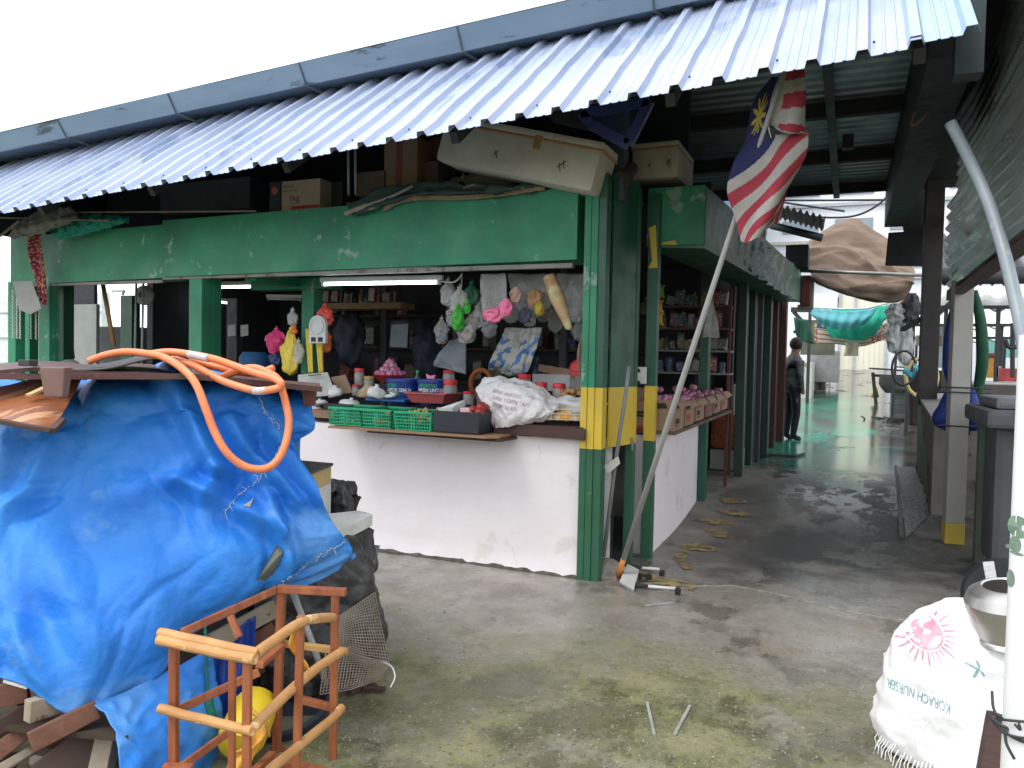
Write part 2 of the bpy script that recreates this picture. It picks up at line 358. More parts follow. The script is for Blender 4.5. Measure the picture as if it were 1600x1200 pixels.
mb = MB(); P_ = spline([G(*q)+V(0, 0, .002) for q in ((1030, 926), (1075, 918), (1140, 916), (1200, 926), (1262, 941), (1330, 957), (1400, 968), (1460, 962))], 10)
P_ = [p+V(0, .025*noise.noise(p*9), 0) for p in P_]; mb.tube(P_, [.004+.004*abs(noise.noise(p*13)) for p in P_], 5); struct('slab_edge', mb, pm('pale_concrete_edge', (.36, .34, .28), (.2, .18, .14), 20, .7), smooth=True)
# ------------------------------------------------------------------ shared paints
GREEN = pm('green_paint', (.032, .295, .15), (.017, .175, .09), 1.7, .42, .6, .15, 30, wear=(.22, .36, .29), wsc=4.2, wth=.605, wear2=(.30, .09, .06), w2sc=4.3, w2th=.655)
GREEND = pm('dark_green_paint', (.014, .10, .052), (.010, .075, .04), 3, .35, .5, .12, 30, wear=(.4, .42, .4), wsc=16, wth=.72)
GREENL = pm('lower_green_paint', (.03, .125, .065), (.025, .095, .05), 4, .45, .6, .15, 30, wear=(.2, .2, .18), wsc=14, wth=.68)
YELLOW = pm('yellow_paint', (.70, .50, .045), (.60, .42, .04), 3, .4, .55, .1, 30, wear=(.25, .2, .08), wsc=18, wth=.72)
PINK = pm('pinkish_wall_paint', (.86, .81, .815), (.80, .74, .74), 1.6, .6, .75, .18, 12, wear=(.72, .675, .645), wsc=2.6, wth=.60, wear2=(.5, .46, .42), w2sc=22, w2th=.72)
DARKM = pm('grey_steel', (.05, .055, .06), (.035, .035, .04), 4, .5, .7, .1)
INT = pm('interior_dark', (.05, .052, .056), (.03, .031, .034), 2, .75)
WOODB = pm('brown_board', (.075, .035, .025), (.05, .022, .018), 5, .5, .65, .15, stretch=(1, 6, 6))
PLYW = pm('plywood_edge', (.32, .19, .11), (.22, .12, .07), 5, .6, stretch=(1, 8, 8))
CONC = pm('bare_concrete', (.32, .30, .27), (.2, .19, .17), 7, .8, bump=.6, bsc=25)

# ------------------------------------------------------------------ the stall building
st = thing('market_stall', 'long green framed market stall with white counter and blue metal roof', 'stall', (-3, 5, 0))
# counter wall with a rough foot and a crumbled top edge
mb = MB(); nx, nzz = 90, 14; vs = []
x0, x1 = -8.2, -1.62
for j in range(nzz+1):
    for i in range(nx+1):
        x = x0+(x1-x0)*i/nx; z = .0+(.955)*j/nzz
        if j == nzz: z += .006*fbm((x, 0, 3), 6)-(.018 if -3.5 < x < -2.3 else 0)*(1+fbm((x, 1, 0), 5))
        vs.append(V(x, 5.0+.012*fbm((x, z, 0), 1.5)-(.02*(1-j/1.5) if j < 2 else 0)*(1+1.2*fbm((x, z, 1), 9)), z))
fs = [(j*(nx+1)+i, j*(nx+1)+i+1, (j+1)*(nx+1)+i+1, (j+1)*(nx+1)+i) for j in range(nzz) for i in range(nx)]
n0 = len(vs); vs += [V(x0, 5.16, 0), V(x1, 5.16, 0), V(x0, 5.16, .955), V(x1, 5.16, .955)]
top = [nzz*(nx+1)+i for i in range(nx+1)]; fs += [tuple(top)+(n0+3, n0+2), (n0, n0+1, n0+3, n0+2), tuple([j*(nx+1)+nx for j in range(nzz+1)])+(n0+3, n0+1), tuple([j*(nx+1) for j in range(nzz+1)])+(n0+2, n0)]
mb.add(vs, fs); part('counter_wall', mb, PINK, st, smooth=40)
ac0, ac1 = V(-1.36, 5.86, 0), G(1088, 783); ac1.z = 0
mb = MB(); dd = (ac1-ac0); nn = V(-dd.y, dd.x, 0).normalized()*.14
mb.add([ac0, ac1, ac1+nn, ac0+nn, ac0+V(0, 0, .93), ac1+V(0, 0, .93), ac1+nn+V(0, 0, .93), ac0+nn+V(0, 0, .93)], [(3, 2, 1, 0), (4, 5, 6, 7), (0, 1, 5, 4), (1, 2, 6, 5), (2, 3, 7, 6), (3, 0, 4, 7)])
part('counter_wall', mb, PINK, st)
mb = MB(); n = 120; vs = []
for i in range(n+1):
    x = -8+6.35*i/n; w_ = .03+.035*abs(fbm((x, 0, 7), 4)); vs += [V(x, 5.0-w_, .003), V(x, 4.992, .018+.03*abs(fbm((x, 2, 0), 6)))]
mb.add(vs, [(2*i, 2*i+2, 2*i+3, 2*i+1) for i in range(n)]); part('wall_foot', mb, pm('mossy_foot', (.045, .05, .03), (.12, .11, .08), 20, .8, bump=.8, bsc=60), st)
# pieces of wall in the corner with black gaps
mb = MB(); mb.bar(V(-1.545, 5.22, 0), V(-1.545, 5.22, .95), .11, .05, .004, side=(0, 1, 0)); part('corner_infill', mb, PINK, st)
mb = MB()
for i in range(9): z = .12+i*.09; mb.obox(V(-1.60, 5.17+.004*(i % 3), z), (.012+.012*(i % 2), .02, .05+.03*(i % 3)), Matrix.Rotation(.2*(i % 3-1), 3, 'Y'), .004)
mb.bar(V(-1.485, 5.2, 0), V(-1.485, 5.2, .93), .012, .02); part('crack_filler', mb, pm('black_gap', (.012, .012, .012), None, 9, .7), st)
CRK = pm('hairline_crack', (.38, .34, .32), None, 20, .9); rr = random.Random(61)
for x_, z_, L_, dx_ in ((-2.35, .93, .12, .01), (-1.95, .90, .16, -.02), (-3.4, .9, .14, .03), (-2.15, .16, .13, .05)):
    P_ = [V(x_+dx_*i/8+rr.uniform(-.012, .012), 4.983, z_-L_*i/8) for i in range(9)]; mb = MB(); mb.tube(P_, [.0011*(1-.09*i) for i in range(9)], 4); part('crack', mb, CRK, st)
# header beams
def beam(x0, x1, zl0, zr0, zl1, zr1, y0, y1, nm='header_beam', m=GREEN):
    mb = MB(); k = 24; vs = []
    for i in range(k+1):
        t = i/k; x = x0+(x1-x0)*t; zb = zl0+(zr0-zl0)*t; zt = zl1+(zr1-zl1)*t; wv = .008*fbm((x, 0, 5), 1.2)
        vs += [V(x, y0+wv, zb), V(x, y0+wv+.003, zt), V(x, y1, zt), V(x, y1, zb)]
    fs = [(4*i+a, 4*i+(a+1) % 4, 4*i+4+(a+1) % 4, 4*i+4+a) for i in range(k) for a in range(4)]+[(3, 2, 1, 0), (4*k, 4*k+1, 4*k+2, 4*k+3)]
    mb.add(vs, fs); return part(nm, mb, m, st, smooth=30)
beam(-5.57, -1.72, 2.155, 2.185, 2.65, 2.675, 4.99, 5.3)
beam(-7.66, -5.60, 2.13, 2.15, 2.60, 2.62, 5.02, 5.3)
mb = MB()
mb.box((-5.6, 5.02, 2.135), (-1.76, 5.05, 2.165)); mb.box((-5.6, 5.05, 2.135), (-1.76, 5.075, 2.145)); mb.box((-7.6, 5.04, 2.11), (-5.62, 5.07, 2.135)); part('shutter_rail', mb, pm('rail_metal', (.28, .27, .25), None, 8, .5, wear=(.12, .1, .08), wsc=5, wth=.55), st)
# aisle side header, runs back along the alley
A0, A1 = V(-1.43, 5.8, 2.365), V(-1.0, 5.8, 2.345); B0 = OY(1250, 472, 12.6); B1 = OY(1250, 424, 12.6)
mb = MB(); h0 = V(0, 0, .455); bx = V(-.4, 0, 0)
mb.add([A0, A1, A1+h0, A0+h0, B0+bx, B0, V(B0.x, B0.y, B1.z), V(B0.x-.4, B0.y, B1.z)], [(0, 1, 2, 3), (1, 5, 6, 2), (5, 4, 7, 6), (4, 0, 3, 7), (3, 2, 6, 7), (4, 5, 1, 0)])
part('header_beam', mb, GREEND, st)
mb = MB(); mb.box((-1.435, 5.785, 2.375), (-1.005, 5.797, 2.81), .004); part('header_end_panel', mb, GREEN, st)
# corner posts: lower green, yellow band, upper green
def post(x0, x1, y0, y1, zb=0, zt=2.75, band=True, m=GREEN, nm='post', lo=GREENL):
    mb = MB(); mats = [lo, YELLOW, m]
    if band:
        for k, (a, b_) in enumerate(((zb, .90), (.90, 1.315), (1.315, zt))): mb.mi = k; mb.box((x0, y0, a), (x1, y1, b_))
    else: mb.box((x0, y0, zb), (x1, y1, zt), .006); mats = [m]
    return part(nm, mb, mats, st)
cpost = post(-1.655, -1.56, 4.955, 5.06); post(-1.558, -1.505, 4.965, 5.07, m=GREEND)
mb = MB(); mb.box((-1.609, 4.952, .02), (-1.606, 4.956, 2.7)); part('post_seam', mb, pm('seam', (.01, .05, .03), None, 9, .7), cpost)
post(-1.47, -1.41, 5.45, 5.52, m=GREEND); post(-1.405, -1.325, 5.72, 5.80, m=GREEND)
# yellow drips on the right post under the header
mb = MB(); mb.poly([V(-1.404, 5.712, 2.5), V(-1.35, 5.712, 2.52), V(-1.328, 5.712, 2.2), V(-1.40, 5.712, 2.2), V(-1.37, 5.712, 2.25)], .004, (0, -1, 0)); mb.poly([V(-1.33, 5.782, 2.385), V(-1.2, 5.782, 2.375), V(-1.22, 5.782, 2.41), V(-1.30, 5.782, 2.40)], .004, (0, -1, 0))
part('yellow_smear', mb, YELLOW, st)
# recessed sheet metal panel between the posts
p0, p1 = V(-1.50, 5.1, 0), V(-1.42, 5.46, 0); mb = MB(); mats = [YELLOW, GREEND]
for k, (a, b_) in enumerate(((.90, 1.315), (1.315, 2.78))): mb.mi = k; mb.bar((p0+p1)/2+V(0, 0, a), (p0+p1)/2+V(0, 0, b_), .02, (p1-p0).length, .002, side=(p1-p0).normalized().cross(V(0, 0, 1)))
mb = MB(); mats = [YELLOW, GREEND]; w_ = (p1-p0); nrm = V(w_.y, -w_.x, 0).normalized()
for k, (a, b_) in enumerate(((.90, 1.315), (1.315, 2.78))):
    mb.mi = k; vs = [p0+V(0, 0, a), p1+V(0, 0, a), p1+V(0, 0, b_), p0+V(0, 0, b_)]; mb.poly(vs, .012, nrm)
part('corner_panel', mb, mats, st)
mb = MB(); mb.cyl(V(-1.475, 5.16, 2.74), V(-1.44, 5.32, 2.86), .07, .05, 10); part('panel_cap', mb, pm('torn_cap', (.06, .05, .045), None, 8, .8, bump=.5), st)
# steel post that carries the roof
mb = MB(); mb.box((-1.62, 5.15, 2.6), (-1.45, 5.27, 3.8)); part('roof_post', mb, pm('blue_grey_steel', (.05, .075, .085), None, 5, .5), st)
# front row and inner posts
def ip(xa, xb, Y, d=.12, zb=.93, m=GREEN, zt=2.16, y=500):
    a, b_ = OY(xa, y, Y).x, OY(xb, y, Y).x; return post(a, b_, Y, Y+d, zb, zt, False, m)
ip(295, 315, 5.03, .13); ip(316, 322, 5.1, .04, m=DARKM); ip(322, 333, 5.16, .1, m=GREEN)
ip(471, 490, 5.75, .12, m=GREEN); ip(60, 77, 5.03, .1, zb=0); ip(86, 99, 5.3, .12, m=GREEND, zb=0); ip(12, 24, 5.03, .1, zb=0); ip(34, 46, 5.35, .1, zb=0, m=GREEN)
ip(188, 206, 6.6, .12, m=GREEND); ip(354, 370, 7.2, .1, m=DARKM)
# beam over inner post, ceiling, back wall
mb = MB(); mb.box((OY(395, 455, 5.75).x, 5.72, 2.10), (OY(520, 450, 5.75).x, 5.9, 2.2)); mb.box((OY(455, 455, 5.75).x, 5.15, 2.12), (OY(472, 450, 5.75).x, 5.75, 2.2)); part('inner_beam', mb, GREEN, st)
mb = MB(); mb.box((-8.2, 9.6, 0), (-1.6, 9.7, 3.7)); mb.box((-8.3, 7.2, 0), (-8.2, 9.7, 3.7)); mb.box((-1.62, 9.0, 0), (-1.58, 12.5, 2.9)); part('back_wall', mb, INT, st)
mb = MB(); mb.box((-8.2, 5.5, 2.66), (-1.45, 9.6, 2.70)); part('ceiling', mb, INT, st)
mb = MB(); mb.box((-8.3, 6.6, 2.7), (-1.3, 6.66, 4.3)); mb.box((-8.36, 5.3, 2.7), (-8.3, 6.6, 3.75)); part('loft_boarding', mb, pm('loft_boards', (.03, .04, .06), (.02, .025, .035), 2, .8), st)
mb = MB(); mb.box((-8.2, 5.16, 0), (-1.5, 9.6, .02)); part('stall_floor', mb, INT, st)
# sheet roof skirt
P0 = V(-1.66, 3.84, 2.79); Dn = V(-.9982, .04, -.046).normalized(); Rn = V(0, .804, .594).normalized(); Nn = Rn.cross(Dn).normalized(); Nn = Nn if Nn.z > 0 else -Nn
def skirt(i0, i1, Ls, lift=0.0, sag=.006, s=.2097):
    prof = []
    for i in range(i0, i1):
        for a, h in ((-.16, 0), (-.10, .034), (.10, .034), (.16, 0), (.38, 0), (.40, .004), (.44, .004), (.46, 0), (.60, 0), (.62, .004), (.66, .004), (.68, 0)): prof.append((i+a, h))
    prof.append((i1-.16, 0)); prof.append((i1-.1, .034)); prof.append((i1+.1, .034)); prof.append((i1+.16, 0)); vs = []; nl = 10
    for j in range(nl+1):
        for (t, h) in prof:
            q = P0-Dn*(t*s)+Rn*(Ls*j/nl)+Nn*(h+lift)+Nn*(.012*noise.noise(V(t*.35, j*.5, 1)))+Rn*((.012*noise.noise(V(t*.6, 3, 0))) if j == 0 else 0); vs.append(q)
    m = len(prof); fs = [(j*m+i, j*m+i+1, (j+1)*m+i+1, (j+1)*m+i) for j in range(nl) for i in range(m-1)]
    n0 = len(vs); vs += [v-Nn*.0025 for v in vs]; fs += [tuple(n0+x for x in f[::-1]) for f in fs]
    fs += [(i, i+1, n0+i+1, n0+i) for i in range(m-1)]; return vs, fs
def skirt_mat():
    m = pm('blue_white_sheet_metal', (.36, .43, .59), (.46, .52, .66), 2.2, .30, .46, .03, 4, metal=.2, wear=(.28, .35, .50), wsc=1.5, wth=.58, stretch=(1, .5, .5)); return m
SK = skirt_mat(); mb = MB(); vs, fs = skirt(-31, 9, 1.68); mb.add(vs, fs); roof_ = part('roof', mb, SK, st, smooth=30)
mb = MB(); vs, fs = skirt(9, 10, 1.72, .008); vs = [v+Rn*.03 for v in vs]; mb.add(vs, fs); part('roof', mb, pm('bluer_sheet_metal', (.34, .47, .70), (.42, .55, .74), 3, .3, .45, .03, 5, metal=.25, wear=(.12, .22, .5), wsc=4, wth=.66), st, smooth=30)
# screws on the roof
for i in range(-30, 10, 2):
    p = P0-Dn*((i+.22)*.2097)+Rn*.16+Nn*.006; mb = MB(); mb.cyl(p, p+Nn*.010, .007, .004, 6); part('screw', mb, pm('screw', (.1, .09, .1), None, 9, .5), roof_)
# timber edge and rafters under the skirt
mb = MB(); mb.bar(P0+Dn*6.4+Rn*.22-Nn*.035, P0-Dn*1.7+Rn*.22-Nn*.035, .03, .03); part('eave_batten', mb, DARKM, st)
mb = MB()
for x in (-7.4, -6.1, -4.8, -3.5, -2.2, -.9, .25):
    a = P0+V(0, 0, 0)-Dn*((x-P0.x)); mb.bar(a+Rn*.2-Nn*.10, a+Rn*1.62-Nn*.10, .05, .07)
mb.bar(P0+Dn*6.4+Rn*.85-Nn*.05, P0-Dn*2+Rn*.85-Nn*.05, .05, .04); mb.bar(P0+Dn*6.4+Rn*1.5-Nn*.05, P0-Dn*2+Rn*1.5-Nn*.05, .05, .04); part('rafters', mb, DARKM, st)
# gutter and soffit of the upper roof
GUT = pm('blue_grey_gutter', (.25, .34, .43), (.20, .28, .36), 2.2, .45, .6, .05, 6, metal=.2, wear=(.09, .12, .13), wsc=3, wth=.6, stretch=(.5, 2, 2))
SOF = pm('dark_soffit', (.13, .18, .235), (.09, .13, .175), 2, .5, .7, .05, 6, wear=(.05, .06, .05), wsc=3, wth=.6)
ga, gb = OY(0, 207, 4.95), OY(800, 21, 4.95); gd = (gb-ga).normalized(); ga = ga-gd*1.6; gb = gb+gd*4.2
sa, sb = P0+Dn*6.6+Rn*1.66, P0-Dn*2.1+Rn*1.66
mb = MB()
def strip(mb, a0, a1, b0, b1, k=40, th=.003, wob=.01):
    vs = []
    for i in range(k+1):
        t = i/k; wv = V(0, 0, wob*noise.noise(V(t*8, 1, 0))); vs += [a0.lerp(a1, t)+wv, b0.lerp(b1, t)]
    n0 = len(vs); d = (a1-a0).cross(b0-a0).normalized()*th; vs += [v+d for v in vs]
    q = [(2*i, 2*i+1, 2*i+3, 2*i+2) for i in range(k)]; mb.add(vs, q+[tuple(n0+x for x in f[::-1]) for f in q]+[(2*i, 2*i+2, n0+2*i+2, n0+2*i) for i in range(k)])
lip = V(0, .10, -.14); strip(mb, ga, gb, ga+lip, gb+lip); gut_ = part('gutter', mb, GUT, st, smooth=30)
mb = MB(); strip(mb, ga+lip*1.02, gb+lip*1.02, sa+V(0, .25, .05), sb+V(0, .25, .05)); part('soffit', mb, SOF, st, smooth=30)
for i in range(8):
    mb = MB(); p = ga.lerp(gb, (i+.72)/8); mb.bar(p+V(0, -.004, .0), p+V(.0, .09, -.145), .012, .006); mb.bar(p+V(0, .1, -.145), p+V(.10, .3, -.19), .02, .012); part('gutter_bracket', mb, pm('bracket', (.09, .12, .15), None, 8, .6), gut_)
mb = MB(); strip(mb, ga+V(0, .0, .004), gb+V(0, 0, .004), ga+V(0, 5.2, 1.2), gb+V(0, 5.2, 1.2), wob=0); part('upper_roof', mb, GUT, st)
# alley roof: sheets with ribs across, thick purlins
RZ = 3.80
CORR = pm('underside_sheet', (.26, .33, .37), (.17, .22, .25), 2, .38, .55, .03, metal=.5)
ar = thing('alley_roof', 'dark corrugated roof over the alley seen from below with thick purlins', 'roof', (-.3, 7.5, RZ))
mb = MB(); vs = []; k = 0; y = 5.3; prof = []
while y < 10.75:
    prof += [(y, 0), (y+.09, 0), (y+.11, .03), (y+.15, .03)]; y += .17
vs = [V(x, yy, RZ+h) for yy, h in prof for x in (-3.2, .38)]; fs = [(2*i, 2*i+1, 2*i+3, 2*i+2) for i in range(len(prof)-1)]
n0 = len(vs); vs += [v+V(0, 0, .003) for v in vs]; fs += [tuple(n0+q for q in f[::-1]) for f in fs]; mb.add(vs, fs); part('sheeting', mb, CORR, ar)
mb = MB()
for yy in (5.6, 7.3, 8.95, 10.55): mb.box((-3.2, yy, RZ-.13), (.38, yy+.09, RZ-.01))
part('purlin', mb, INT, ar); mb = MB(); mb.box((-.24, 5.3, RZ-.17), (-.17, 10.7, RZ-.135)); mb.box((-.12, 7.9, RZ-.26), (-.02, 8.0, RZ-.13)); part('tie_bar', mb, DARKM, ar)
# dark gutter box and boarding on the alley's right
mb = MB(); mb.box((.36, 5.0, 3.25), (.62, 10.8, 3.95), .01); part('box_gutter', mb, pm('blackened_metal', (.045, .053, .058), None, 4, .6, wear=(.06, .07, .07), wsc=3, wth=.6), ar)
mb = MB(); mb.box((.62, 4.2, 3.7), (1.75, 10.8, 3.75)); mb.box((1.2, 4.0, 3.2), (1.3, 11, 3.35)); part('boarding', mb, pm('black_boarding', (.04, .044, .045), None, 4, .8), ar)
mb = MB(); mb.box((.45, 4.55, 3.0), (.58, 4.68, 3.72)); part('bracket', mb, pm('blue_grey_steel', (.05, .075, .085)), ar)
# ------------------------------------------------------------------ lamps
TUBE = pm('lit_tube', (.9, .95, 1), None, 5, .4, em=((.88, .96, 1, 1), 5)); TFIX = pm('lamp_housing', (.55, .56, .55), None, 5, .5)
def tubelamp(a, b_, label, lit=True, r=.013):
    a, b_ = Vector(a), Vector(b_); t = thing('tube_lamp', label, 'lamp', (a+b_)/2, 'fluorescent tubes of the stall'); d = (b_-a).normalized()
    mb = MB(); mb.bar(a-d*.03+V(0, .0, .035), b_+d*.03+V(0, .0, .035), .035, .04, .004); part('housing', mb, TFIX, t)
    mb = MB(); mb.tube([a, b_], r, 10); part('tube', mb, TUBE if lit else TFIX, t, smooth=True)
    for p in (a, b_):
        mb = MB(); mb.box(p-V(.012, .018, .02), p+V(.012, .018, .03), .003); part('end_cap', mb, TFIX, t)
tubelamp(OY(506, 444, 5.2), OY(686, 441, 5.2), 'longest bright fluorescent tube under the green beam, above the onions')
tubelamp(OY(328, 449, 6.0), OY(451, 447, 6.0), 'bright fluorescent tube left of the inner post with scale')
tubelamp(OY(268, 461, 8.0), OY(360, 474, 8.0), 'slanting fluorescent tube deep inside left of the inner post')
tubelamp(OY(232, 452, 7.6), OY(272, 458, 7.6), 'short fluorescent tube beside the round fan deep inside')
tubelamp(OY(178, 459, 8.0), OY(192, 459, 8.0), 'smallest fluorescent tube far left inside the stall')
tubelamp(OY(420, 467, 7.5), OY(470, 468, 7.5), 'unlit grey fluorescent fitting deep inside the stall', False)
mb = MB(); mb.tube(spline([OY(690, 440, 5.2), OY(708, 441, 5.2), OY(718, 434, 5.2), OY(722, 427, 5.2)], 6), .007, 6); single('cable', mb, TFIX, 'white cable curving up from the end of the longest tube lamp', 'cable', smooth=True)

# ------------------------------------------------------------------ things stored on the green beam
CARD = pm('brown_cardboard', (.34, .22, .14), (.28, .18, .12), 5, .75, bump=.1, wear=(.22, .13, .08), wsc=6, wth=.66)
CARDD = pm('old_cardboard', (.20, .135, .105), (.15, .1, .08), 5, .8, bump=.1)
INK = pm('black_print', (.02, .02, .022), None, 5, .6); REDP = pm('red_print', (.45, .05, .04), None, 5, .6); TAPE = pm('brown_tape', (.42, .22, .1), (.36, .18, .08), 8, .3)
FOAM = pm('dirty_foam', (.60, .58, .50), (.48, .45, .38), 4, .7, bump=.12, bsc=30, wear=(.25, .2, .14), wsc=5, wth=.66)
def oy_box(mb, xl, yt, xr, yb, Y, d, bev=.004):
    a, b_ = OY(xl, (yt+yb)/2, Y), OY(xr, (yt+yb)/2, Y); zt, zb = OY((xl+xr)/2, yt, Y).z, OY((xl+xr)/2, yb, Y).z
    mb.box((a.x, Y, zb), (b_.x, Y+d, zt), bev); return V(a.x, Y, zb), V(b_.x, Y, zt)
t = thing('carton', 'cardboard carton printed 1kg standing on the green beam', 'box', OY(462, 327, 5.1))
mb = MB(); a, b_ = oy_box(mb, 440, 281, 500, 327, 5.1, .28); part('carton_body', mb, pm('cream_cardboard', (.50, .40, .30), (.42, .32, .23), 5, .7), t)
for s_, xx, zz, hh, m_ in (('1kg', .075, .07, .055, INK), ('BUNCIS', .02, .185, .022, INK), ('Dalam Tin Rapi', .012, .15, .018, INK), ('8 x 1 kg', .09, .045, .012, INK)):
    part('print', text_mb(s_, V(a.x+xx, 5.1, a.z+zz), (1, 0, 0), (0, 0, 1), hh, bold=0), m_, t)
mb = MB(); mb.box((a.x+.1, 5.0985, a.z+.004), (b_.x-.004, 5.0995, a.z+.03)); part('red_band', mb, REDP, t)
t = thing('carton', 'dark carton with an orange sticker left of the 1kg carton', 'box', OY(430, 328, 5.1))
mb = MB(); a, b_ = oy_box(mb, 421, 284, 438, 330, 5.1, .25); part('carton_body', mb, pm('dark_card', (.04, .05, .06), None, 5, .7), t)
mb = MB(); mb.lathe([(.034, 0), (.034, .003)], V((a.x+b_.x)/2, 5.098, a.z+.17), 8, (0, -1, 0)); part('sticker', mb, pm('orange_sticker', (.6, .14, .07)), t)
def carton(xl, yt, xr, yb, Y, d, label, m=CARD, tape=None):
    t = thing('carton', label, 'box', OY((xl+xr)/2, yb, Y)); mb = MB(); a, b_ = oy_box(mb, xl, yt, xr, yb, Y, d); part('carton_body', mb, m, t)
    if tape: mb = MB(); mb.box((a.x+(b_.x-a.x)*tape[0], Y-.003, a.z+.002), (a.x+(b_.x-a.x)*tape[1], Y-.0015, b_.z-.002)); part('tape_strip', mb, tape[2], t)
    return t
carton(600, 215, 652, 300, 5.2, .3, 'tall carton with a faded red stripe on the beam under the roof', CARD, (.37, .55, pm('faded_red', (.28, .09, .07))))
carton(556, 268, 600, 305, 5.18, .3, 'low brown carton between the stored tubes and the red striped carton', CARDD)
carton(656, 252, 684, 300, 5.3, .3, 'small brown carton behind the right edge of the red striped carton', CARDD)
carton(500, 285, 535, 325, 5.25, .3, 'dark torn carton right of the 1kg carton', pm('dark_old_card', (.05, .045, .04)))
carton(250, 282, 390, 328, 5.35, .3, 'long low dark carton on the left of the beam', pm('dark_blue_card', (.055, .065, .085)))
carton(655, 215, 690, 250, 5.45, .25, 'carton with a red patch high behind the long foam box', pm('blackish_card', (.03, .035, .045)), (.5, .9, pm('faded_red')))
for k, x in enumerate((545, 556)):
    mb = MB(); mb.tube([OY(x-1, 222, 5.12), OY(x, 305, 5.12)], .011, 8); single('spare_tube', mb, pm('grey_white_glass', (.5, .52, .54), None, 5, .3), 'spare lamp tube standing upright on the beam beside its twin', 'lamp tube', 'spare lamp tubes standing on the beam', smooth=True)
# foam boxes
def foambox(name_label, c, size, rot, tapes):
    t = thing('foam_box', name_label, 'foam box', c)
    mb = MB(); mb.obox(c, (size[0], size[1], size[2]*.8), rot, .03); part('box_body', mb, FOAM, t, smooth=35)
    mb = MB(); mb.obox(c+rot @ V(0, 0, size[2]*.45), (size[0]*1.01, size[1]*1.01, size[2]*.16), rot, .02); part('lid', mb, FOAM, t, smooth=35)
    mb = MB(); mb.obox(c+rot @ V(0, 0, size[2]*.37), (size[0]*1.018, size[1]*1.018, size[2]*.055), rot, .006); part('tape_strip', mb, TAPE, t)
    for x in tapes: mb = MB(); mb.obox(c+rot @ V(x*size[0], -size[1]*.509, size[2]*.3), (.05, .006, size[2]*.26), rot, .002); part('tape_piece', mb, TAPE, t)
    mb = MB()
    for q in ((.28, 0), (.3, .02), (-.12, 0)):
        o = c+rot @ V(q[0]*size[0], -size[1]*.41-.11*size[1], q[1]); mb.bar(o, o+rot @ V(.02, 0, -.05), .004, .003); mb.bar(o+rot @ V(.02, 0, 0), o+rot @ V(-.01, 0, -.03), .004, .003)
    part('marker_scrawl', mb, INK, t)
    return t
pa, pb = OY(700, 232, 4.75), OY(915, 262, 4.75); dx = (pb-pa); ang = atan2(-dx.z, dx.x)
foambox('long white foam box tilted between the roof and the green beam', (pa+pb)/2+V(-.01, .2, .03), (dx.length*1.16, .34, .35), Matrix.Rotation(ang+.05, 3, 'Y'), (.12,))
c = (OY(980, 255, 5.75)+OY(1048, 255, 5.75))/2
foambox('smaller white foam box standing level over the corner, right of the roof post', V(c.x+.03, 6.12, OY(1000, 253, 5.75).z), (.36, .62, .30), Matrix.Rotation(0, 3, 'Z'), ())
# folded tarpaulin, sack with string
mb = MB(); PT = [[OY(545, 318, 4.97), OY(600, 296, 4.97), OY(660, 286, 4.97), OY(760, 288, 4.97), OY(850, 283, 4.97)], [OY(548, 330, 4.93), OY(600, 312, 4.93), OY(660, 300, 4.93), OY(760, 300, 4.93), OY(850, 291, 4.95)], [OY(560, 338, 4.95), OY(590, 326, 4.95), OY(655, 310, 4.96), OY(760, 308, 4.96), OY(850, 296, 4.97)]]
sheet(mb, PT, 50, 12, lambda u, v, p: .035*fbm(p, 7)+.02*sin(v*9+u*5), .008); single('folded_tarpaulin', mb, pm('dark_green_canvas', (.035, .075, .065), (.03, .05, .045), 6, .7, bump=.3, wear=(.35, .27, .17), wsc=5, wth=.60, stretch=(1, 1, 3)), 'dark folded tarpaulin with tan edge lying over the top of the green beam', 'tarpaulin', smooth=True)
mb = MB(); PT = [[OY(600, 322, 4.96), OY(640, 306, 4.955), OY(740, 304, 4.955), OY(850, 290, 4.96)], [OY(598, 330, 4.955), OY(640, 314, 4.95), OY(742, 311, 4.95), OY(852, 296, 4.955)]]
sheet(mb, PT, 50, 5, lambda u, v, p: .01*fbm(p, 20), .01); single('canvas_edge', mb, pm('tan_canvas', (.33, .25, .16), (.24, .17, .1), 9, .8), 'ragged tan canvas edge showing below the dark folded tarpaulin', 'canvas', smooth=True)
mb = MB(); mb.tube(spline([OY(540, 334, 4.93), OY(570, 322, 4.92), OY(610, 308, 4.93), OY(645, 291, 4.95)], 5), [.02]*6+[.012]*10, 8); single('rolled_film', mb, pm('pale_film_roll', (.40, .38, .32), (.28, .25, .19), 12, .5), 'rolled pale film poking out at the left end of the folded tarpaulin', 'film', smooth=True)
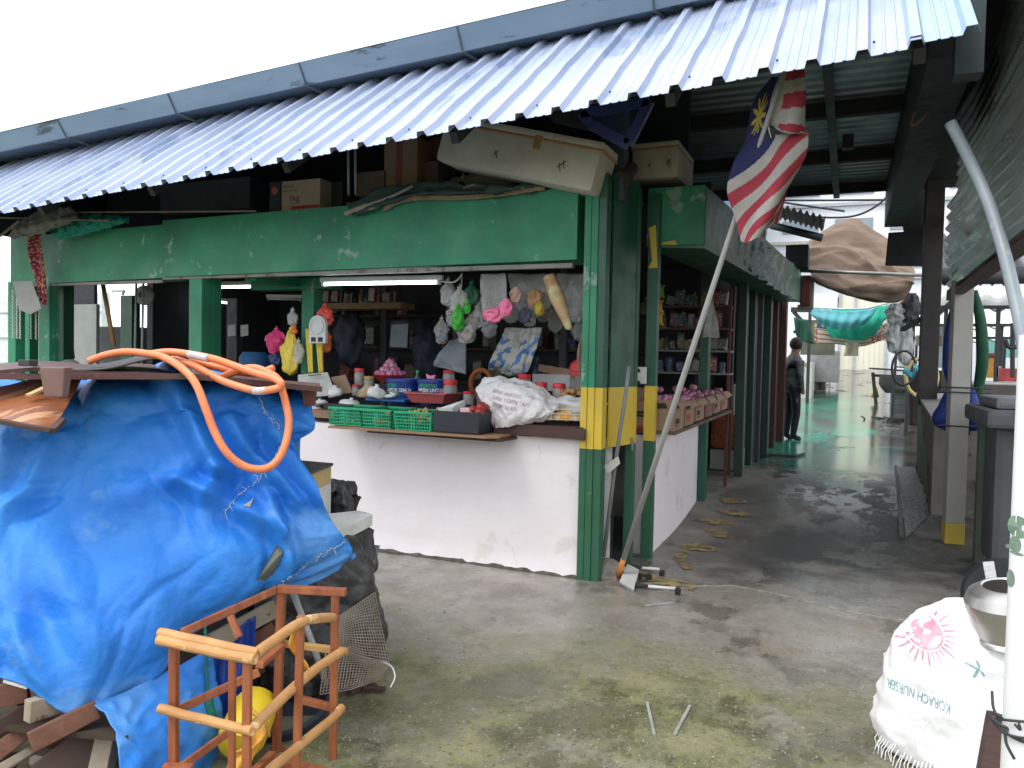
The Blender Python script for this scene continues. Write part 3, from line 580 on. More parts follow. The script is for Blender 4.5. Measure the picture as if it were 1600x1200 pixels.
def bagmesh(c, w_, h, d=None, top=.3, jit=.42, n=26, m=18, seed=0, neck=.12):
    """soft bag hanging from its tied top: c is the tie point"""
    d = d or w_*.6; mb = MB(); prof = []
    vs = []
    for i in range(m+1):
        t = i/m; r = neck+(1-neck)*min(1, (t/top)**.8) if t < top else (1 if t < .82 else sqrt(max(.0, 1-((t-.82)/.18)**2))*.9+.08)
        r *= .72+.28*sin(pi*min(1, t*.9+.1))
        for k in range(n):
            a = 2*pi*k/n; q = V(cos(a)*w_/2*r, sin(a)*d/2*r, -h*t); q += noise.noise_vector(V(cos(a)*2, sin(a)*2, t*5)+V(seed*7, seed, 0))*jit*w_*.3*min(1, t*3+.1)
            q += V(cos(a), sin(a), 0)*w_*(.07*sin(a*7+seed+t*2)*(1-t)+.05*sin(a*4+t*9+seed)+.09*noise.noise(V(cos(a)*5, sin(a)*5, t*9+seed))); vs.append(Vector(c)+q)
    fs = [(i*n+k, i*n+(k+1) % n, (i+1)*n+(k+1) % n, (i+1)*n+k) for i in range(m) for k in range(n)]+[tuple(range(n))[::-1], tuple(m*n+k for k in range(n))]
    mb.add(vs, fs); return mb
def plastic(name, c, a=.55, r=.25): return pm(name, c, tuple(min(1, x*1.2) for x in c), 9, r, alpha=a, bump=.7, bsc=45)
HOOK = pm('string', (.4, .38, .33))
def bag(px, py, Y, w_, h, label, m, cont=None, seed=0, d=None, cat='plastic bag', group=None, tie=True, **k):
    c = OY(px, py, Y); t = thing('plastic_bag', label, cat, c, group); part('bag_film', bagmesh(c, w_, h, d, seed=seed, **k), m, t, smooth=True)
    if tie: mb = MB(); mb.tube([c+V(0, 0, -.01), c+V(.003, 0, .04)], .006, 6); mb.lathe([(.012, -.012), (.016, 0), (.02, .02), (.008, .022)], c, 8); part('knot', mb, m, t, smooth=True)
    if cont:
        mb = MB(); mb.ball(c+V(0, 0, -h*.66), 1, 12, (w_*.36, (d or w_*.6)*.36, h*.24), 0); mb = MB(); cc = c+V(0, 0, -h*.66)
        vs = []; mb.lathe([(max(.001, w_*.38*sin(pi*i/8)), -h*.26*cos(pi*i/8)) for i in range(9)], cc, 14, None, .012, 1, .6); part('contents', mb, cont, t, smooth=True)
    return t
CLR = plastic('clear_film', (.62, .62, .60), .3, .08); CLRW = plastic('milky_film', (.7, .7, .68), .42); GRYP = plastic('grey_film', (.28, .31, .33), .62)
YB = plastic('yellow_film', (.82, .62, .08), .93); PKB = plastic('pink_film', (.75, .06, .22), .92); RDB = plastic('red_film', (.80, .10, .07), .9); GRB = plastic('green_film', (.04, .42, .03), .88, .12); ORB = plastic('orange_film', (.85, .2, .04), .9)
# stored sack with yellow string over the beam
mb = MB(); mb.lathe([(.01, -.26), (.05, -.22), (.075, -.1), (.07, .05), (.055, .14), (.018, .2), (.03, .26), (.012, .3)], OY(760, 282, 5.2), 14, (-1, 0, .08), .012); single('tied_sack', mb, pm('greyish_sack', (.16, .15, .14), (.1, .1, .1), 6, .6, bump=.5), 'grey plastic sack tied with yellow string lying under the tilted foam box', 'sack', smooth=True)
mb = MB(); mb.lathe([(.028, -.01), (.032, 0), (.028, .01)], OY(726, 280, 5.2), 10, (-1, 0, .08)); mb.tube(spline([OY(726, 268, 5.16), OY(716, 284, 5.1), OY(708, 291, 5.08)], 4), .004, 6); single('string', mb, pm('yellow_string', (.5, .42, .12)), 'yellow string tied round the neck of the grey sack', 'string')
# blue crate hanging under the roof
t = thing('crate', 'dark blue plastic crate hanging upside down under the roof above the corner', 'crate', OY(955, 190, 4.6))
q = [OY(909, 178, 4.5), OY(1015, 158, 4.5), OY(981, 226, 4.5), OY(925, 195, 4.5)]; BLU = pm('dark_blue_plastic', (.028, .042, .16), (.02, .03, .12), 5, .4)
mb = MB()
for i in range(4): mb.bar(q[i], q[(i+1) % 4], .035, .06)
part('rim', mb, BLU, t); mb = MB()
for i in range(1, 14):
    u = i/14; mb.bar(q[0].lerp(q[1], u)+V(0, .12, 0), q[3].lerp(q[2], u)+V(0, .12, 0), .004); mb.bar(q[0].lerp(q[3], u)+V(0, .12, 0), q[1].lerp(q[2], u)+V(0, .12, 0), .004)
part('lattice', mb, BLU, t)
# wire netting behind it
mb = MB(); a, b_, c_, d_ = OY(848, 176, 4.75), OY(912, 164, 4.75), OY(925, 205, 4.75), OY(868, 192, 4.75)
for i in range(15): u = i/14; mb.bar(a.lerp(b_, u), d_.lerp(c_, u), .0035); mb.bar(a.lerp(d_, u), b_.lerp(c_, u), .0035)
single('wire_netting', mb, DARKM, 'small dark wire netting tucked under the roof edge beside the blue crate', 'netting')
# green net bundle, purple scarf, grey card, laths on the left
mb = MB(); PT = [[OY(76, 356, 4.93), OY(110, 340, 4.93), OY(150, 334, 4.93), OY(200, 338, 4.93)], [OY(80, 366, 4.86), OY(112, 352, 4.85), OY(152, 346, 4.86), OY(198, 346, 4.9)], [OY(94, 374, 4.9), OY(118, 370, 4.88), OY(150, 362, 4.9), OY(185, 352, 4.95)]]
sheet(mb, PT, 70, 26, lambda u, v, p: .028*fbm(p, 16)+.012*fbm(p, 60), .02); single('net_bundle', mb, pm('turquoise_net', (.02, .38, .30), (.015, .28, .22), 14, .6, bump=.9, bsc=80), 'bundle of turquoise netting bulging over the left end of the green beam', 'net', smooth=True)
def scol(u, v):
    r = noise.noise(V(u*6, v*22, 0)); r2 = noise.noise(V(u*18, v*50, 4)); return (.55, .38, .10) if r2 > .22 else ((.30, .02, .08) if r > 0 else (.16, .012, .045))
mb = MB(); PT = [[OY(46, 360, 4.9), OY(62, 352, 4.92)], [OY(44, 385, 4.88), OY(66, 380, 4.9)], [OY(50, 412, 4.86), OY(70, 405, 4.88)], [OY(58, 440, 4.86), OY(72, 438, 4.86)], [OY(62, 470, 4.87), OY(72, 477, 4.87)]]
sheet(mb, PT, 14, 70, lambda u, v, p: .018*sin(u*7+v*3), .003, scol); single('scarf', mb, pm('printed_scarf', (1, 1, 1), None, 8, .8, vcol=True), 'purple and gold patterned scarf hanging down over the left of the green beam', 'scarf', smooth=True)
mb = MB(); mb.poly([OY(20, 440, 4.85), OY(50, 439, 4.85), OY(65, 482, 4.8), OY(48, 491, 4.8), OY(30, 484, 4.82)], .004, (0, -1, .2)); single('card_sheet', mb, pm('grey_card', (.34, .34, .32), (.27, .27, .26), 5, .7), 'bent grey card sheet hanging below the beam at the far left', 'card')
for i, (x0_, x1_, c_) in enumerate(((20, 21, (.55, .55, .52)), (26, 27, (.6, .6, .58)), (31, 32, (.62, .6, .55)), (48, 49, (.25, .3, .25)), (56, 57, (.4, .36, .28)))):
    mb = MB(); a = OY(x0_, 455, 4.9); n = 26
    for k in range(n): mb.obox(a+V(.006*(k % 2), 0, -.018*k), (.022, .008, .014), Matrix.Rotation(.6*(k % 2)-.3, 3, 'Y'), .002)
    single('bead_strand', mb, pm('beads%d' % i, c_, None, 20, .5), ('strand of small pale packets hanging beside the far left post', 'strand of dark green packets hanging beside the far left post', 'strand of tan packets hanging beside the far left post')[0 if i < 3 else i-2], 'packet strand', 'packet strands at the far left post')
WD = pm('weathered_lath', (.3, .25, .2), (.2, .17, .14), 6, .8)
for a, b_, l in ((OY(-30, 330, 4.7), OY(110, 312, 4.5), 'thin lath under the left end of the metal roof'), (OY(-10, 340, 4.8), OY(170, 345, 4.7), 'upper dark lath lying along the left beam top'), (OY(110, 332, 4.88), OY(400, 330, 4.96), 'long pale lath lying along the top of the left beam'), (OY(-20, 385, 4.7), OY(30, 345, 4.7), 'slanting grey lath at the far left edge')):
    mb = MB(); mb.bar(a, b_, .018, .012); single('lath', mb, WD, l, 'lath')
mb = MB(); PT = [[OY(20, 350, 4.8), OY(60, 330, 4.8), OY(110, 322, 4.8)], [OY(15, 366, 4.75), OY(60, 350, 4.7), OY(120, 340, 4.75)], [OY(20, 372, 4.8), OY(60, 366, 4.8), OY(100, 352, 4.85)]]
sheet(mb, PT, 40, 20, lambda u, v, p: .03*fbm(p, 14), .02); single('rag_bundle', mb, pm('grey_rags', (.3, .31, .3), (.12, .13, .13), 9, .8, bump=.6), 'grey rags and plastic stuffed under the left roof corner', 'rags', smooth=True)
mb = MB(); mb.box(OY(-50, 470, 14), OY(24, 600, 14)+V(0, .2, 0)); mb.box(OY(-70, 150, 20), OY(16, 400, 20)+V(0, .2, 0))
# pale building left behind the stall
t = thing('building', 'pale building glimpsed past the far left end of the stall', 'building', V(-24, 16, 0))
mb = MB(); mb.box((-34, 16, 0), (-20.3, 16.3, 3.2)); part('wall', mb, pm('pale_render', (.8, .8, .79)), t)
mb = MB(); 
for z in (1.0, 1.8, 2.6): mb.box((-34, 15.97, z), (-20.3, 16, z+.05))
part('ledge', mb, pm('pale_grey', (.5, .52, .53)), t)

# ------------------------------------------------------------------ inside the stall, left bays
mb = MB(); mb.box(OY(92, 476, 6.9), OY(150, 640, 6.9)+V(0, .05, 0)); mb2 = mb
single('partition_board', mb, pm('grey_white_board', (.36, .38, .36), (.28, .3, .29), 3, .7, wear=(.2, .2, .18), wsc=4), 'grey white partition board inside the left bay', 'board')
mb = MB(); mb.box(OY(92, 430, 7.1), OY(147, 475, 7.1)+V(0, .05, 0)); single('dark_board', mb, pm('near_black_board', (.03, .035, .045)), 'dark board above the grey white partition', 'board')
mb = MB(); mb.tube([OY(160, 440, 5.5), OY(178, 540, 5.5)], .022, 10); single('bamboo_pole', mb, pm('tan_wood', (.42, .24, .09), (.34, .19, .07), 8, .5), 'tan wooden pole leaning inside the left bay', 'pole', smooth=True)
for x, l in ((211, 'left of two thin grey pipes standing in the left bay'), (222, 'right of two thin grey pipes standing in the left bay')):
    mb = MB(); mb.tube([OY(x+2, 442, 5.6), OY(x-1, 590, 5.6)], .011, 8); single('pipe', mb, pm('grey_pipe', (.32, .35, .36), None, 5, .4), l, 'pipe', smooth=True)
t = thing('round_fan', 'pale round fan on the wall between the grey pipes and left post', 'fan', OY(229, 480, 6.0))
c = OY(229, 462, 6.0); mb = MB(); mb.lathe([(.08, 0), (.105, .02), (.105, .05), (.07, .08)], c, 24, (.3, -1, 0)); part('fan_housing', mb, pm('cream_plastic', (.42, .4, .36)), t, smooth=35)
mb = MB(); mb.lathe([(.03, .081), (.03, .1)], c, 16, (.3, -1, 0)); part('hub', mb, pm('dark_hub', (.06, .06, .06)), t)
mb = MB(); mb.box(OY(150, 510, 7.4), OY(200, 600, 7.4)+V(0, .4, 0), .02); single('machine_box', mb, pm('grey_machine', (.10, .11, .12), None, 4, .5), 'grey metal machine inside the left bay behind the tan pole', 'machine')
mb = MB(); mb.box(OY(228, 510, 8), OY(290, 640, 8)+V(0, .4, 0), .02); single('grey_cabinet', mb, pm('dark_cabinet', (.06, .06, .065)), 'dull grey cabinet in the dark behind the two grey pipes', 'cabinet')
mb = MB(); mb.tube(spline([OY(110, 560, 5.4), OY(111, 540, 5.4), OY(113, 534, 5.4), OY(116, 560, 5.4)], 4), .008, 6); single('handle_bar', mb, DARKM, 'dark bent handle standing before the grey white board', 'handle', smooth=True)
mb = MB(); mb.ball(OY(110, 572, 5.3), .09, 14, (1.2, 1, .8), .01); single('white_bundle', mb, pm('dull_white_cloth', (.45, .46, .45)), 'dull white bundle on the counter below the bent handle', 'bundle', smooth=True)
mb = MB(); mb.lathe([(.15, 0), (.16, .1), (.15, .28), (.11, .33)], OY(397, 600, 6.2), 20); single('blue_drum', mb, pm('blue_drum_plastic', (.02, .12, .32)), 'blue plastic drum in the dark behind the pink bag', 'drum', smooth=35)
mb = MB(); mb.ball(OY(318, 575, 5.9), .14, 14, (1, .8, 1.4), .01); single('red_bag', mb, pm('dim_red', (.28, .02, .03)), 'dim red bag behind the left green post', 'bag', smooth=True)
for x, l in ((356, 'left of two small white papers on a dark inner post'), (376, 'right of two small white papers on a dark inner post')):
    mb = MB(); mb.poly([OY(x, 508, 7), OY(x+12, 507, 7), OY(x+12, 524, 7), OY(x, 526, 7)], .003, (0, -1, 0)); single('paper_note', mb, pm('paper', (.45, .46, .47)), l, 'paper')
# hanging calendar, brown shelf, tiles above
t = thing('calendar', 'grey white calendar hanging in the dark middle of the stall', 'calendar', OY(625, 545, 6.5))
mb = MB(); mb.poly([OY(612, 504, 6.5), OY(638, 503, 6.5), OY(636, 543, 6.5), OY(609, 542, 6.5)], .006, (0, -1, 0)); part('sheet', mb, pm('blue_grey_paper', (.22, .26, .28)), t)
mb = MB(); mb.poly([OY(612, 502, 6.49), OY(638, 501, 6.49), OY(638, 506, 6.49), OY(612, 507, 6.49)], .012, (0, -1, 0)); part('binding', mb, INT, t)
t = thing('wall_shelf', 'brown timber shelf high in the dark back of the stall', 'shelf', OY(540, 485, 7))
mb = MB(); mb.box(OY(485, 474, 7), OY(625, 482, 7)+V(0, .3, 0)); part('board', mb, pm('dim_tan_wood', (.22, .13, .05)), t)
rr = random.Random(3)
GC = [(.26, .05, .045), (.05, .08, .17), (.26, .20, .08), (.09, .14, .08), (.26, .25, .23), (.2, .10, .06), (.15, .05, .09), (.06, .12, .13)]
GCM = [pm('goods_%s' % n, c, tuple(x*.6 for x in c)+(1,), 12, .35, wear=(.36, .34, .28), wsc=26, wth=.56, wear2=(.3, .08, .05), w2sc=19, w2th=.62) for n, c in zip(('red', 'blue', 'mustard', 'green', 'white', 'rust', 'plum', 'teal'), GC)]
GN = ['red', 'blue', 'mustard', 'green', 'white', 'rust', 'plum', 'teal']
def goods(p, w_, h, k, where, d=.08):
    """a small packet, tin or bottle on a shelf: p is the middle of its base"""
    kind = rr.choice(('packet', 'packet', 'packet', 'tin', 'bottle')); mb = MB(); m = GCM[k]
    if kind == 'packet':
        pts = [(-.5, 0), (.5, 0), (.46, .12), (.48, .85), (.5, 1), (-.5, 1), (-.46, .85), (-.48, .12)]
        vs = [Vector(p)+V(x*w_, -d/2*(.15 if z in (0, 1) else 1), z*h) for x, z in pts]+[Vector(p)+V(x*w_, d/2*(.15 if z in (0, 1) else 1), z*h) for x, z in pts]
        n = 8; mb.add(vs, [(0, 1, 2, 7), (7, 2, 3, 6), (6, 3, 4, 5), (8, 15, 10, 9), (15, 14, 11, 10), (14, 13, 12, 11)]+[(i, (i+8), (i+1) % 8+8, (i+1) % 8) for i in range(8)])
    elif kind == 'tin': r = w_*.45; mb.lathe([(r, 0), (r, .01), (r*.94, .015), (r*.94, h*.8), (r, h*.82), (r, h*.85)], p, 14)
    else: r = w_*.36; mb.lathe([(r, 0), (r, h*.6), (r*.8, h*.72), (r*.32, h*.82), (r*.32, h*.97), (r*.38, h*.97), (r*.38, h*1.05)], p, 12)
    ta = rr.uniform(-.16, .16); tz = rr.uniform(-.5, .5); M_ = Matrix.Rotation(ta, 3, 'Y') @ Matrix.Rotation(tz, 3, 'Z'); mb.v = [tuple(Vector(p)+M_ @ (Vector(v)-Vector(p))) for v in mb.v]
    return single(kind, mb, m, '%s %s %s' % (GN[k], kind, where), kind, '%s goods %s' % (GN[k], where), smooth=35)
x = 340
for i in range(16):
    if i % 5 == 3: continue
    p = OY(492+i*8.2+rr.uniform(-2, 2), 474, 7.1); goods(p, rr.uniform(.04, .1), .08+.12*rr.random(), rr.choice((0, 4, 7, 3, 5)), 'on the high brown shelf')

BSH = pm('dim_shelf', (.07, .055, .04), None, 5, .8); t = thing('back_shelves', 'dim brown shelves along the dark back wall of the stall', 'shelf', V(-4.5, 9.3, 0))
for z in (1.15, 1.6, 2.05): mb = MB(); mb.box((-7.2, 9.25, z), (-2.2, 9.58, z+.03)); part('shelf_board', mb, BSH, t)
for z, wh in ((1.18, 'on the lowest dim back shelf'), (1.63, 'on the middle dim back shelf'), (2.08, 'on the upper dim back shelf')):
    x = -7
    while x < -2.3:
        w_ = rr.uniform(.1, .22)
        if rr.random() < .8: goods(V(x, 9.35, z), w_, rr.uniform(.18, .36), rr.randrange(8), wh, .15)
        x += w_+rr.uniform(.02, .12)
for x, l in ((-5.2, 'left dark steel post inside the stall'), (-2.9, 'right dark steel post inside the stall')): mb = MB(); mb.box((x, 7.9, 0), (x+.07, 7.97, 2.66)); single('inner_post', mb, DARKM, l, 'post')
for x, y, Y, l in ((548, 540, 7.6, 'dark coat hanging in the shade left of the calendar'), (668, 560, 7.8, 'dark bundle hanging right of the calendar')): single('hanging_coat', bagmesh(OY(x, y-60, Y), .35, .7, seed=x), pm('dark_navy_cloth', (.02, .028, .05)), l, 'coat', smooth=True)
# ------------------------------------------------------------------ bags and the kitchen scale on the inner post
bag(432, 516, 5.5, .22, .20, 'bright pink plastic bag hanging left of the yellow bag', PKB, seed=1, jit=.5)
bag(455, 515, 5.45, .19, .40, 'yellow plastic bag hanging low by the inner green post', YB, seed=2, top=.5)
bag(457, 486, 5.5, .10, .13, 'small clear bag tied above the yellow bag', CLRW, seed=3)
bag(466, 535, 5.42, .10, .19, 'white plastic bag hanging right of the yellow bag', CLRW, seed=4)
bag(460, 513, 5.4, .06, .05, 'tiny orange bag tied on top of the yellow bag', ORB, seed=5)
bag(508, 478, 5.6, .16, .18, 'red orange plastic bag hanging behind the white scale', RDB, seed=6)
bag(508, 516, 5.6, .12, .20, 'lower orange red bag hanging behind the white scale', ORB, seed=7)
bag(430, 548, 5.6, .12, .13, 'small blue plastic bag below the pink bag', plastic('blue_film', (.06, .1, .25), .85), seed=8)
for i, (x0_, x1_, l) in enumerate(((477, 486, 'left yellow folded bag strip hanging under the scale'), (494, 501, 'right yellow folded bag strip hanging under the scale'))):
    mb = MB(); PT = [[OY(x0_, 514, 5.5), OY(x1_+3, 514, 5.5)], [OY(x0_+2, 548, 5.47), OY(x1_+3, 548, 5.47)], [OY(x0_+5, 582, 5.48), OY(x1_+4, 583, 5.48)]]
    sheet(mb, PT, 8, 20, lambda u, v, p: .012*sin(u*9+i), .006); single('bag_strip', mb, YB, l, 'plastic bag', smooth=True)
t = thing('kitchen_scale', 'white scale hanging on the inner green post by yellow bags', 'scale', OY(497, 536, 5.38))
a, b_ = OY(484, 536, 5.38), OY(510, 536, 5.38); zt = OY(496, 493, 5.38).z; w_ = b_.x-a.x; cx = (a.x+b_.x)/2; r = w_/2; SCW = pm('white_plastic', (.62, .63, .62), None, 5, .35)
mb = MB(); mb.poly([V(a.x, 5.38, a.z), V(b_.x, 5.38, a.z)]+[V(cx+r*cos(pi*i/14), 5.38, zt-r+r*sin(pi*i/14)) for i in range(15)], .03, (0, -1, 0)); part('scale_body', mb, SCW, t)
mb = MB(); mb.lathe([(r*.8, 0), (r*.8, .006), (r*.72, .007), (r*.72, .003)], V(cx, 5.364, zt-r*1.05), 28, (0, -1, 0)); part('pan', mb, SCW, t, smooth=35)
for dx_ in (-.21, .21): mb = MB(); mb.box((cx+dx_*w_-.023, 5.361, a.z+.012), (cx+dx_*w_+.023, 5.366, a.z+.05)); part('display', mb, INK, t)

# ------------------------------------------------------------------ bags hanging on the right
BG = 'clear bags of goods hanging right of the tube lamp'
SND = pm('pale_goods', (.42, .38, .3), (.3, .26, .2), 20, .6, bump=.4)
bag(718, 452, 5.2, .13, .20, 'clear bag of pale goods at the top of the hanging cluster', CLRW, SND, 11)
bag(708, 478, 5.2, .11, .16, 'clear grey bag at the left of the hanging cluster', CLR, pm('grey_goods', (.2, .2, .2)), 12)
bag(716, 480, 5.12, .10, .18, 'shiny green plastic bag in the middle of the hanging cluster', GRB, seed=13, tie=True)
bag(730, 474, 5.14, .06, .08, 'small shiny green bag above the larger green one', GRB, seed=14)
bag(745, 482, 5.2, .11, .15, 'clear bag of brownish green goods right of the green bag', CLR, pm('olive_goods', (.14, .13, .06)), 15)
bag(737, 444, 5.3, .12, .18, 'dark green bag behind the top of the cluster', plastic('deep_green_film', (.02, .12, .06), .9), seed=16)
bag(729, 503, 5.18, .13, .16, 'clear bag of pinkish brown goods lowest in the cluster', CLR, pm('pinkish_goods', (.4, .26, .22), None, 16, .6), 17)
bag(718, 470, 5.25, .2, .06, 'knotted clear film at the middle of the cluster', CLR, seed=18)
mb = MB(); mb.tube([OY(722, 428, 5.2), OY(720, 470, 5.2)], .004, 6); single('hanging_string', mb, HOOK, 'string from the beam down to the cluster of small bags', 'string')
for i, (x, y, w_, h) in enumerate(((700, 440, .12, .2), (735, 505, .1, .16), (752, 470, .1, .2), (765, 500, .12, .14), (800, 470, .13, .18), (815, 440, .12, .2), (828, 478, .12, .16), (850, 455, .12, .24), (868, 480, .12, .2), (893, 445, .12, .25), (905, 500, .1, .16), (690, 500, .12, .2))):
    bag(x, y, 5.55+.1*(i % 3), w_, h, 'dim clear bag of mixed goods hanging behind the front row under the beam', CLR if i % 3 else CLRW, GCM[(i*3) % 8] if i % 2 else None, seed=30+i, group='dim clear bags hanging behind the front row')
def flatbag(px4, Y, label, m, nu=24, nv=30, amp=.02, th=.004, colf=None, cat='plastic bag'):
    mb = MB(); PT = [[OY(x, y, Y+dy) for x, y, dy in row] for row in px4]
    sheet(mb, PT, nu, nv, lambda u, v, p: amp*(sin(u*8+v*2)*.5+fbm(p, 9)), th, colf); return single('hanging_bag', mb, m, label, cat, smooth=True)
flatbag([[(750, 428, 0), (790, 427, 0)], [(752, 462, -.02), (793, 460, -.02)], [(756, 492, -.03), (798, 490, -.03)], [(760, 503, 0), (800, 494, 0)]], 5.15, 'tall clear bag hanging above the pink bags', CLR)
flatbag([[(792, 428, 0), (862, 428, 0)], [(798, 452, -.02), (868, 452, -.02)], [(806, 476, 0), (862, 474, 0)], [(812, 488, 0), (850, 486, 0)]], 5.35, 'wide clear bag of faint sweets hanging below the beam', CLR)
flatbag([[(868, 428, 0), (915, 428, 0)], [(876, 470, -.02), (916, 465, -.02)], [(890, 505, 0), (912, 502, 0)]], 5.35, 'clear bag hanging against the corner post', CLR)
PKP = pm('pink_packet', (.85, .12, .30), (.9, .3, .45), 16, .3, wear=(.9, .8, .8), wsc=14, wth=.6)
for c_, w_, h, sd_, l in ((OY(772, 480, 5.12), .15, .11, 21, 'pink packet inside the tall clear bag, the left one'), (OY(791, 466, 5.1), .10, .13, 22, 'pink packet beside the tall clear bag, the right one')):
    t = thing('sweets_packet', l, 'packet', c_); part('wrapper', bagmesh(c_, w_, h, .05, seed=sd_, jit=.3), PKP, t, smooth=True)
for c_, w_, h, m_, l in ((OY(806, 448, 5.2), .09, .12, pm('salmon_goods', (.5, .26, .2), (.6, .5, .4), 18, .5), 'small bag of salmon coloured sweets'), (OY(836, 452, 5.25), .12, .13, pm('orange_brown_goods', (.45, .2, .1), (.35, .28, .1), 16, .5), 'bag of orange brown snacks under the beam'), (OY(843, 470, 5.2), .07, .11, pm('mustard_packet', (.55, .38, .05)), 'mustard yellow packet below the orange brown bag'), (OY(820, 480, 5.3), .1, .12, pm('grey_blue_goods', (.1, .12, .16)), 'grey blue packet among the hanging snacks')):
    single('snack_bag', bagmesh(c_, w_, h, .06, seed=int(w_*100), jit=.4), m_, l, 'snack bag', smooth=True)
mb = MB(); mb.tube([OY(858, 432, 5.1), OY(872, 468, 5.08), OY(889, 512, 5.06), OY(893, 516, 5.06)], [.045, .055, .025, .003], 14); single('rolled_bag', mb, pm('yellow_tan_print', (.48, .36, .18), (.55, .28, .16), 6, .35, bump=.4, wear=(.62, .56, .3), wsc=8, wth=.52), 'long cone shaped tan and yellow bag hanging point down', 'bag', smooth=True)
flatbag([[(915, 500, 0), (921, 495, 0)], [(904, 540, -.04), (921, 540, -.04)], [(903, 575, -.05), (920, 575, -.05)], [(912, 592, 0), (920, 590, 0)]], 5.2, 'brownish clear bag bulging beside the corner post', plastic('brown_film', (.3, .2, .14), .75))
def bcol(u, v):
    if .15 < v < .85 and noise.noise(V(u*7, v*9, 2)) > .05 and not (.35 < u < .55): return (.05, .16, .38)
    return (.42, .42, .38) if noise.noise(V(u*12, v*3, 8)) > 0 else (.30, .31, .28)
flatbag([[(790, 512, 0), (848, 512, 0)], [(778, 540, -.03), (838, 545, -.03)], [(766, 565, -.05), (825, 580, -.05)], [(764, 578, 0), (806, 590, 0)]], 5.35, 'translucent bag printed in blue leaning above the white rice sack', pm('blue_printed_film', (1, 1, 1), None, 8, .3, vcol=True, alpha=.8, bump=.3), 50, 50, colf=bcol)
flatbag([[(700, 535, 0), (730, 520, 0)], [(680, 562, -.03), (728, 560, -.03)], [(678, 572, -.03), (728, 585, -.03)]], 5.9, 'large dull grey plastic bag in the dark behind the counter', GRYP)
# ------------------------------------------------------------------ counter top: boards and trays
mb = MB(); a, b_ = OY(510, 660, 4.66), OY(768, 686, 4.66); zt = .962
mb.poly([V(a.x, 4.68, 0), V(b_.x-.06, 4.68, 0), V(b_.x+.02, 4.75, 0), V(b_.x+.03, 5.16, 0), V(a.x, 5.16, 0)], .016, (0, 0, 1)); mb.v = [tuple(Vector(v)+V(0, 0, zt)) for v in mb.v]
single('plank', mb, PLYW, 'plywood plank jutting from the white counter under the green baskets', 'plank')
mb = MB(); mb.poly([V(a.x+.28, 4.78, 0), V(b_.x+.03, 4.74, 0), V(b_.x+.05, 5.1, 0), V(a.x+.28, 5.1, 0)], .02, (0, 0, 1)); mb.v = [tuple(Vector(v)+V(0, 0, zt-.022)) for v in mb.v]
single('dark_plank', mb, WOODB, 'dark plank lying just below the plywood plank', 'plank')
mb = MB(); a, b_ = OY(773, 660, 4.93), OY(914, 670, 4.93); mb.poly([V(a.x, 4.93, .975), V(b_.x, 4.93, .958), V(b_.x, 4.93, 1.035), V(a.x, 4.93, 1.052)], .03, (0, -1, 0)); mb.box((a.x, 4.94, 1.03), (b_.x-.02, 5.5, 1.044))
single('brown_board', mb, WOODB, 'dark brown board edging the counter beside the corner post', 'board')
mb = MB(); pts = []
for i in range(24):
    t_ = i/23; pts.append(V(-3.35+1.15*t_, 4.985, .945-(.012+.055*abs(fbm((t_*3, 0, 1), 3)))*(sin(pi*t_)**.4)))
mb.poly([V(-2.2, 4.985, .95), V(-3.35, 4.985, .95)]+pts, .006, (0, -1, 0)); single('broken_render', mb, CONC, 'bare concrete strip where the white paint broke off below the planks', 'concrete patch')
GRP = pm('green_plastic', (.02, .36, .17), (.015, .28, .13), 6, .4)
def basket(label, group, m, sx=.27, sy=.34, h=.115, nv=13, nh=5):
    t = thing('basket', label, 'basket', (0, 0, 0), group); fl = .93
    mb = MB(); w0, d0 = sx/2, sy/2
    def lv(z): k = fl+(1-fl)*z/h; return w0*k, d0*k
    mb.box((-w0*fl, -d0*fl, 0), (w0*fl, d0*fl, .004)); part('floor', mb, m, t)
    for s_, ax in ((-1, 0), (1, 0), (-1, 1), (1, 1)):
        mb = MB()
        def P(u, z):
            a_, b_ = lv(z); return V(u*a_, s_*b_, z) if ax == 0 else V(s_*a_, u*b_, z)
        for i in range(nv+1):
            u = -1+2*i/nv; th = .012 if i in (0, nv) or abs(i-nv/2) < .6 else .0045; mb.bar(P(u, .002), P(u, h), th, .003)
        for j in range(nh+1): z = .004+(h-.01)*j/nh; mb.bar(P(-1, z), P(1, z), .003, .0055)
        part('side', mb, m, t)
    mb = MB(); a_, b_ = lv(h); c_ = [V(-a_, -b_, h), V(a_, -b_, h), V(a_, b_, h), V(-a_, b_, h)]
    for i in range(4): mb.bar(c_[i], c_[(i+1) % 4], .012, .016, .003)
    part('rim', mb, m, t); return t
bk = basket('green plastic basket nearest the tarp, leftmost of the three on the plank', 'green baskets on the plank', GRP)
def bpos(xl, xr, Y=4.74): a, b_ = OY(xl, 650, Y), OY(xr, 650, Y); return (a.x+b_.x)/2, b_.x-a.x
xx, ww = bpos(512, 566); bk.location = (xx, 4.90, zt+.012); bk.scale = (ww/.29, 1, 1.12); bk.rotation_euler = (0, 0, .05)
xx, ww = bpos(565, 617); B2 = dup(bk, (xx, 4.89, zt+.011), 0, 'middle green plastic basket with a piece of ginger, between its two neighbours'); B2.scale = (ww/.285, 1, 1.12); B2.rotation_euler = (0, 0, -.04)
xx, ww = bpos(618, 676); B3 = dup(bk, (xx, 4.88, zt+.010), 0, 'rightmost green basket heaped with ginger, next to the black tray'); B3.scale = (ww/.28, 1, 1.1); B3.rotation_euler = (0, 0, .03); b3x = xx
GING = pm('ginger_skin', (.55, .36, .15), (.42, .26, .1), 25, .8, bump=.5, bsc=60); rr = random.Random(11)
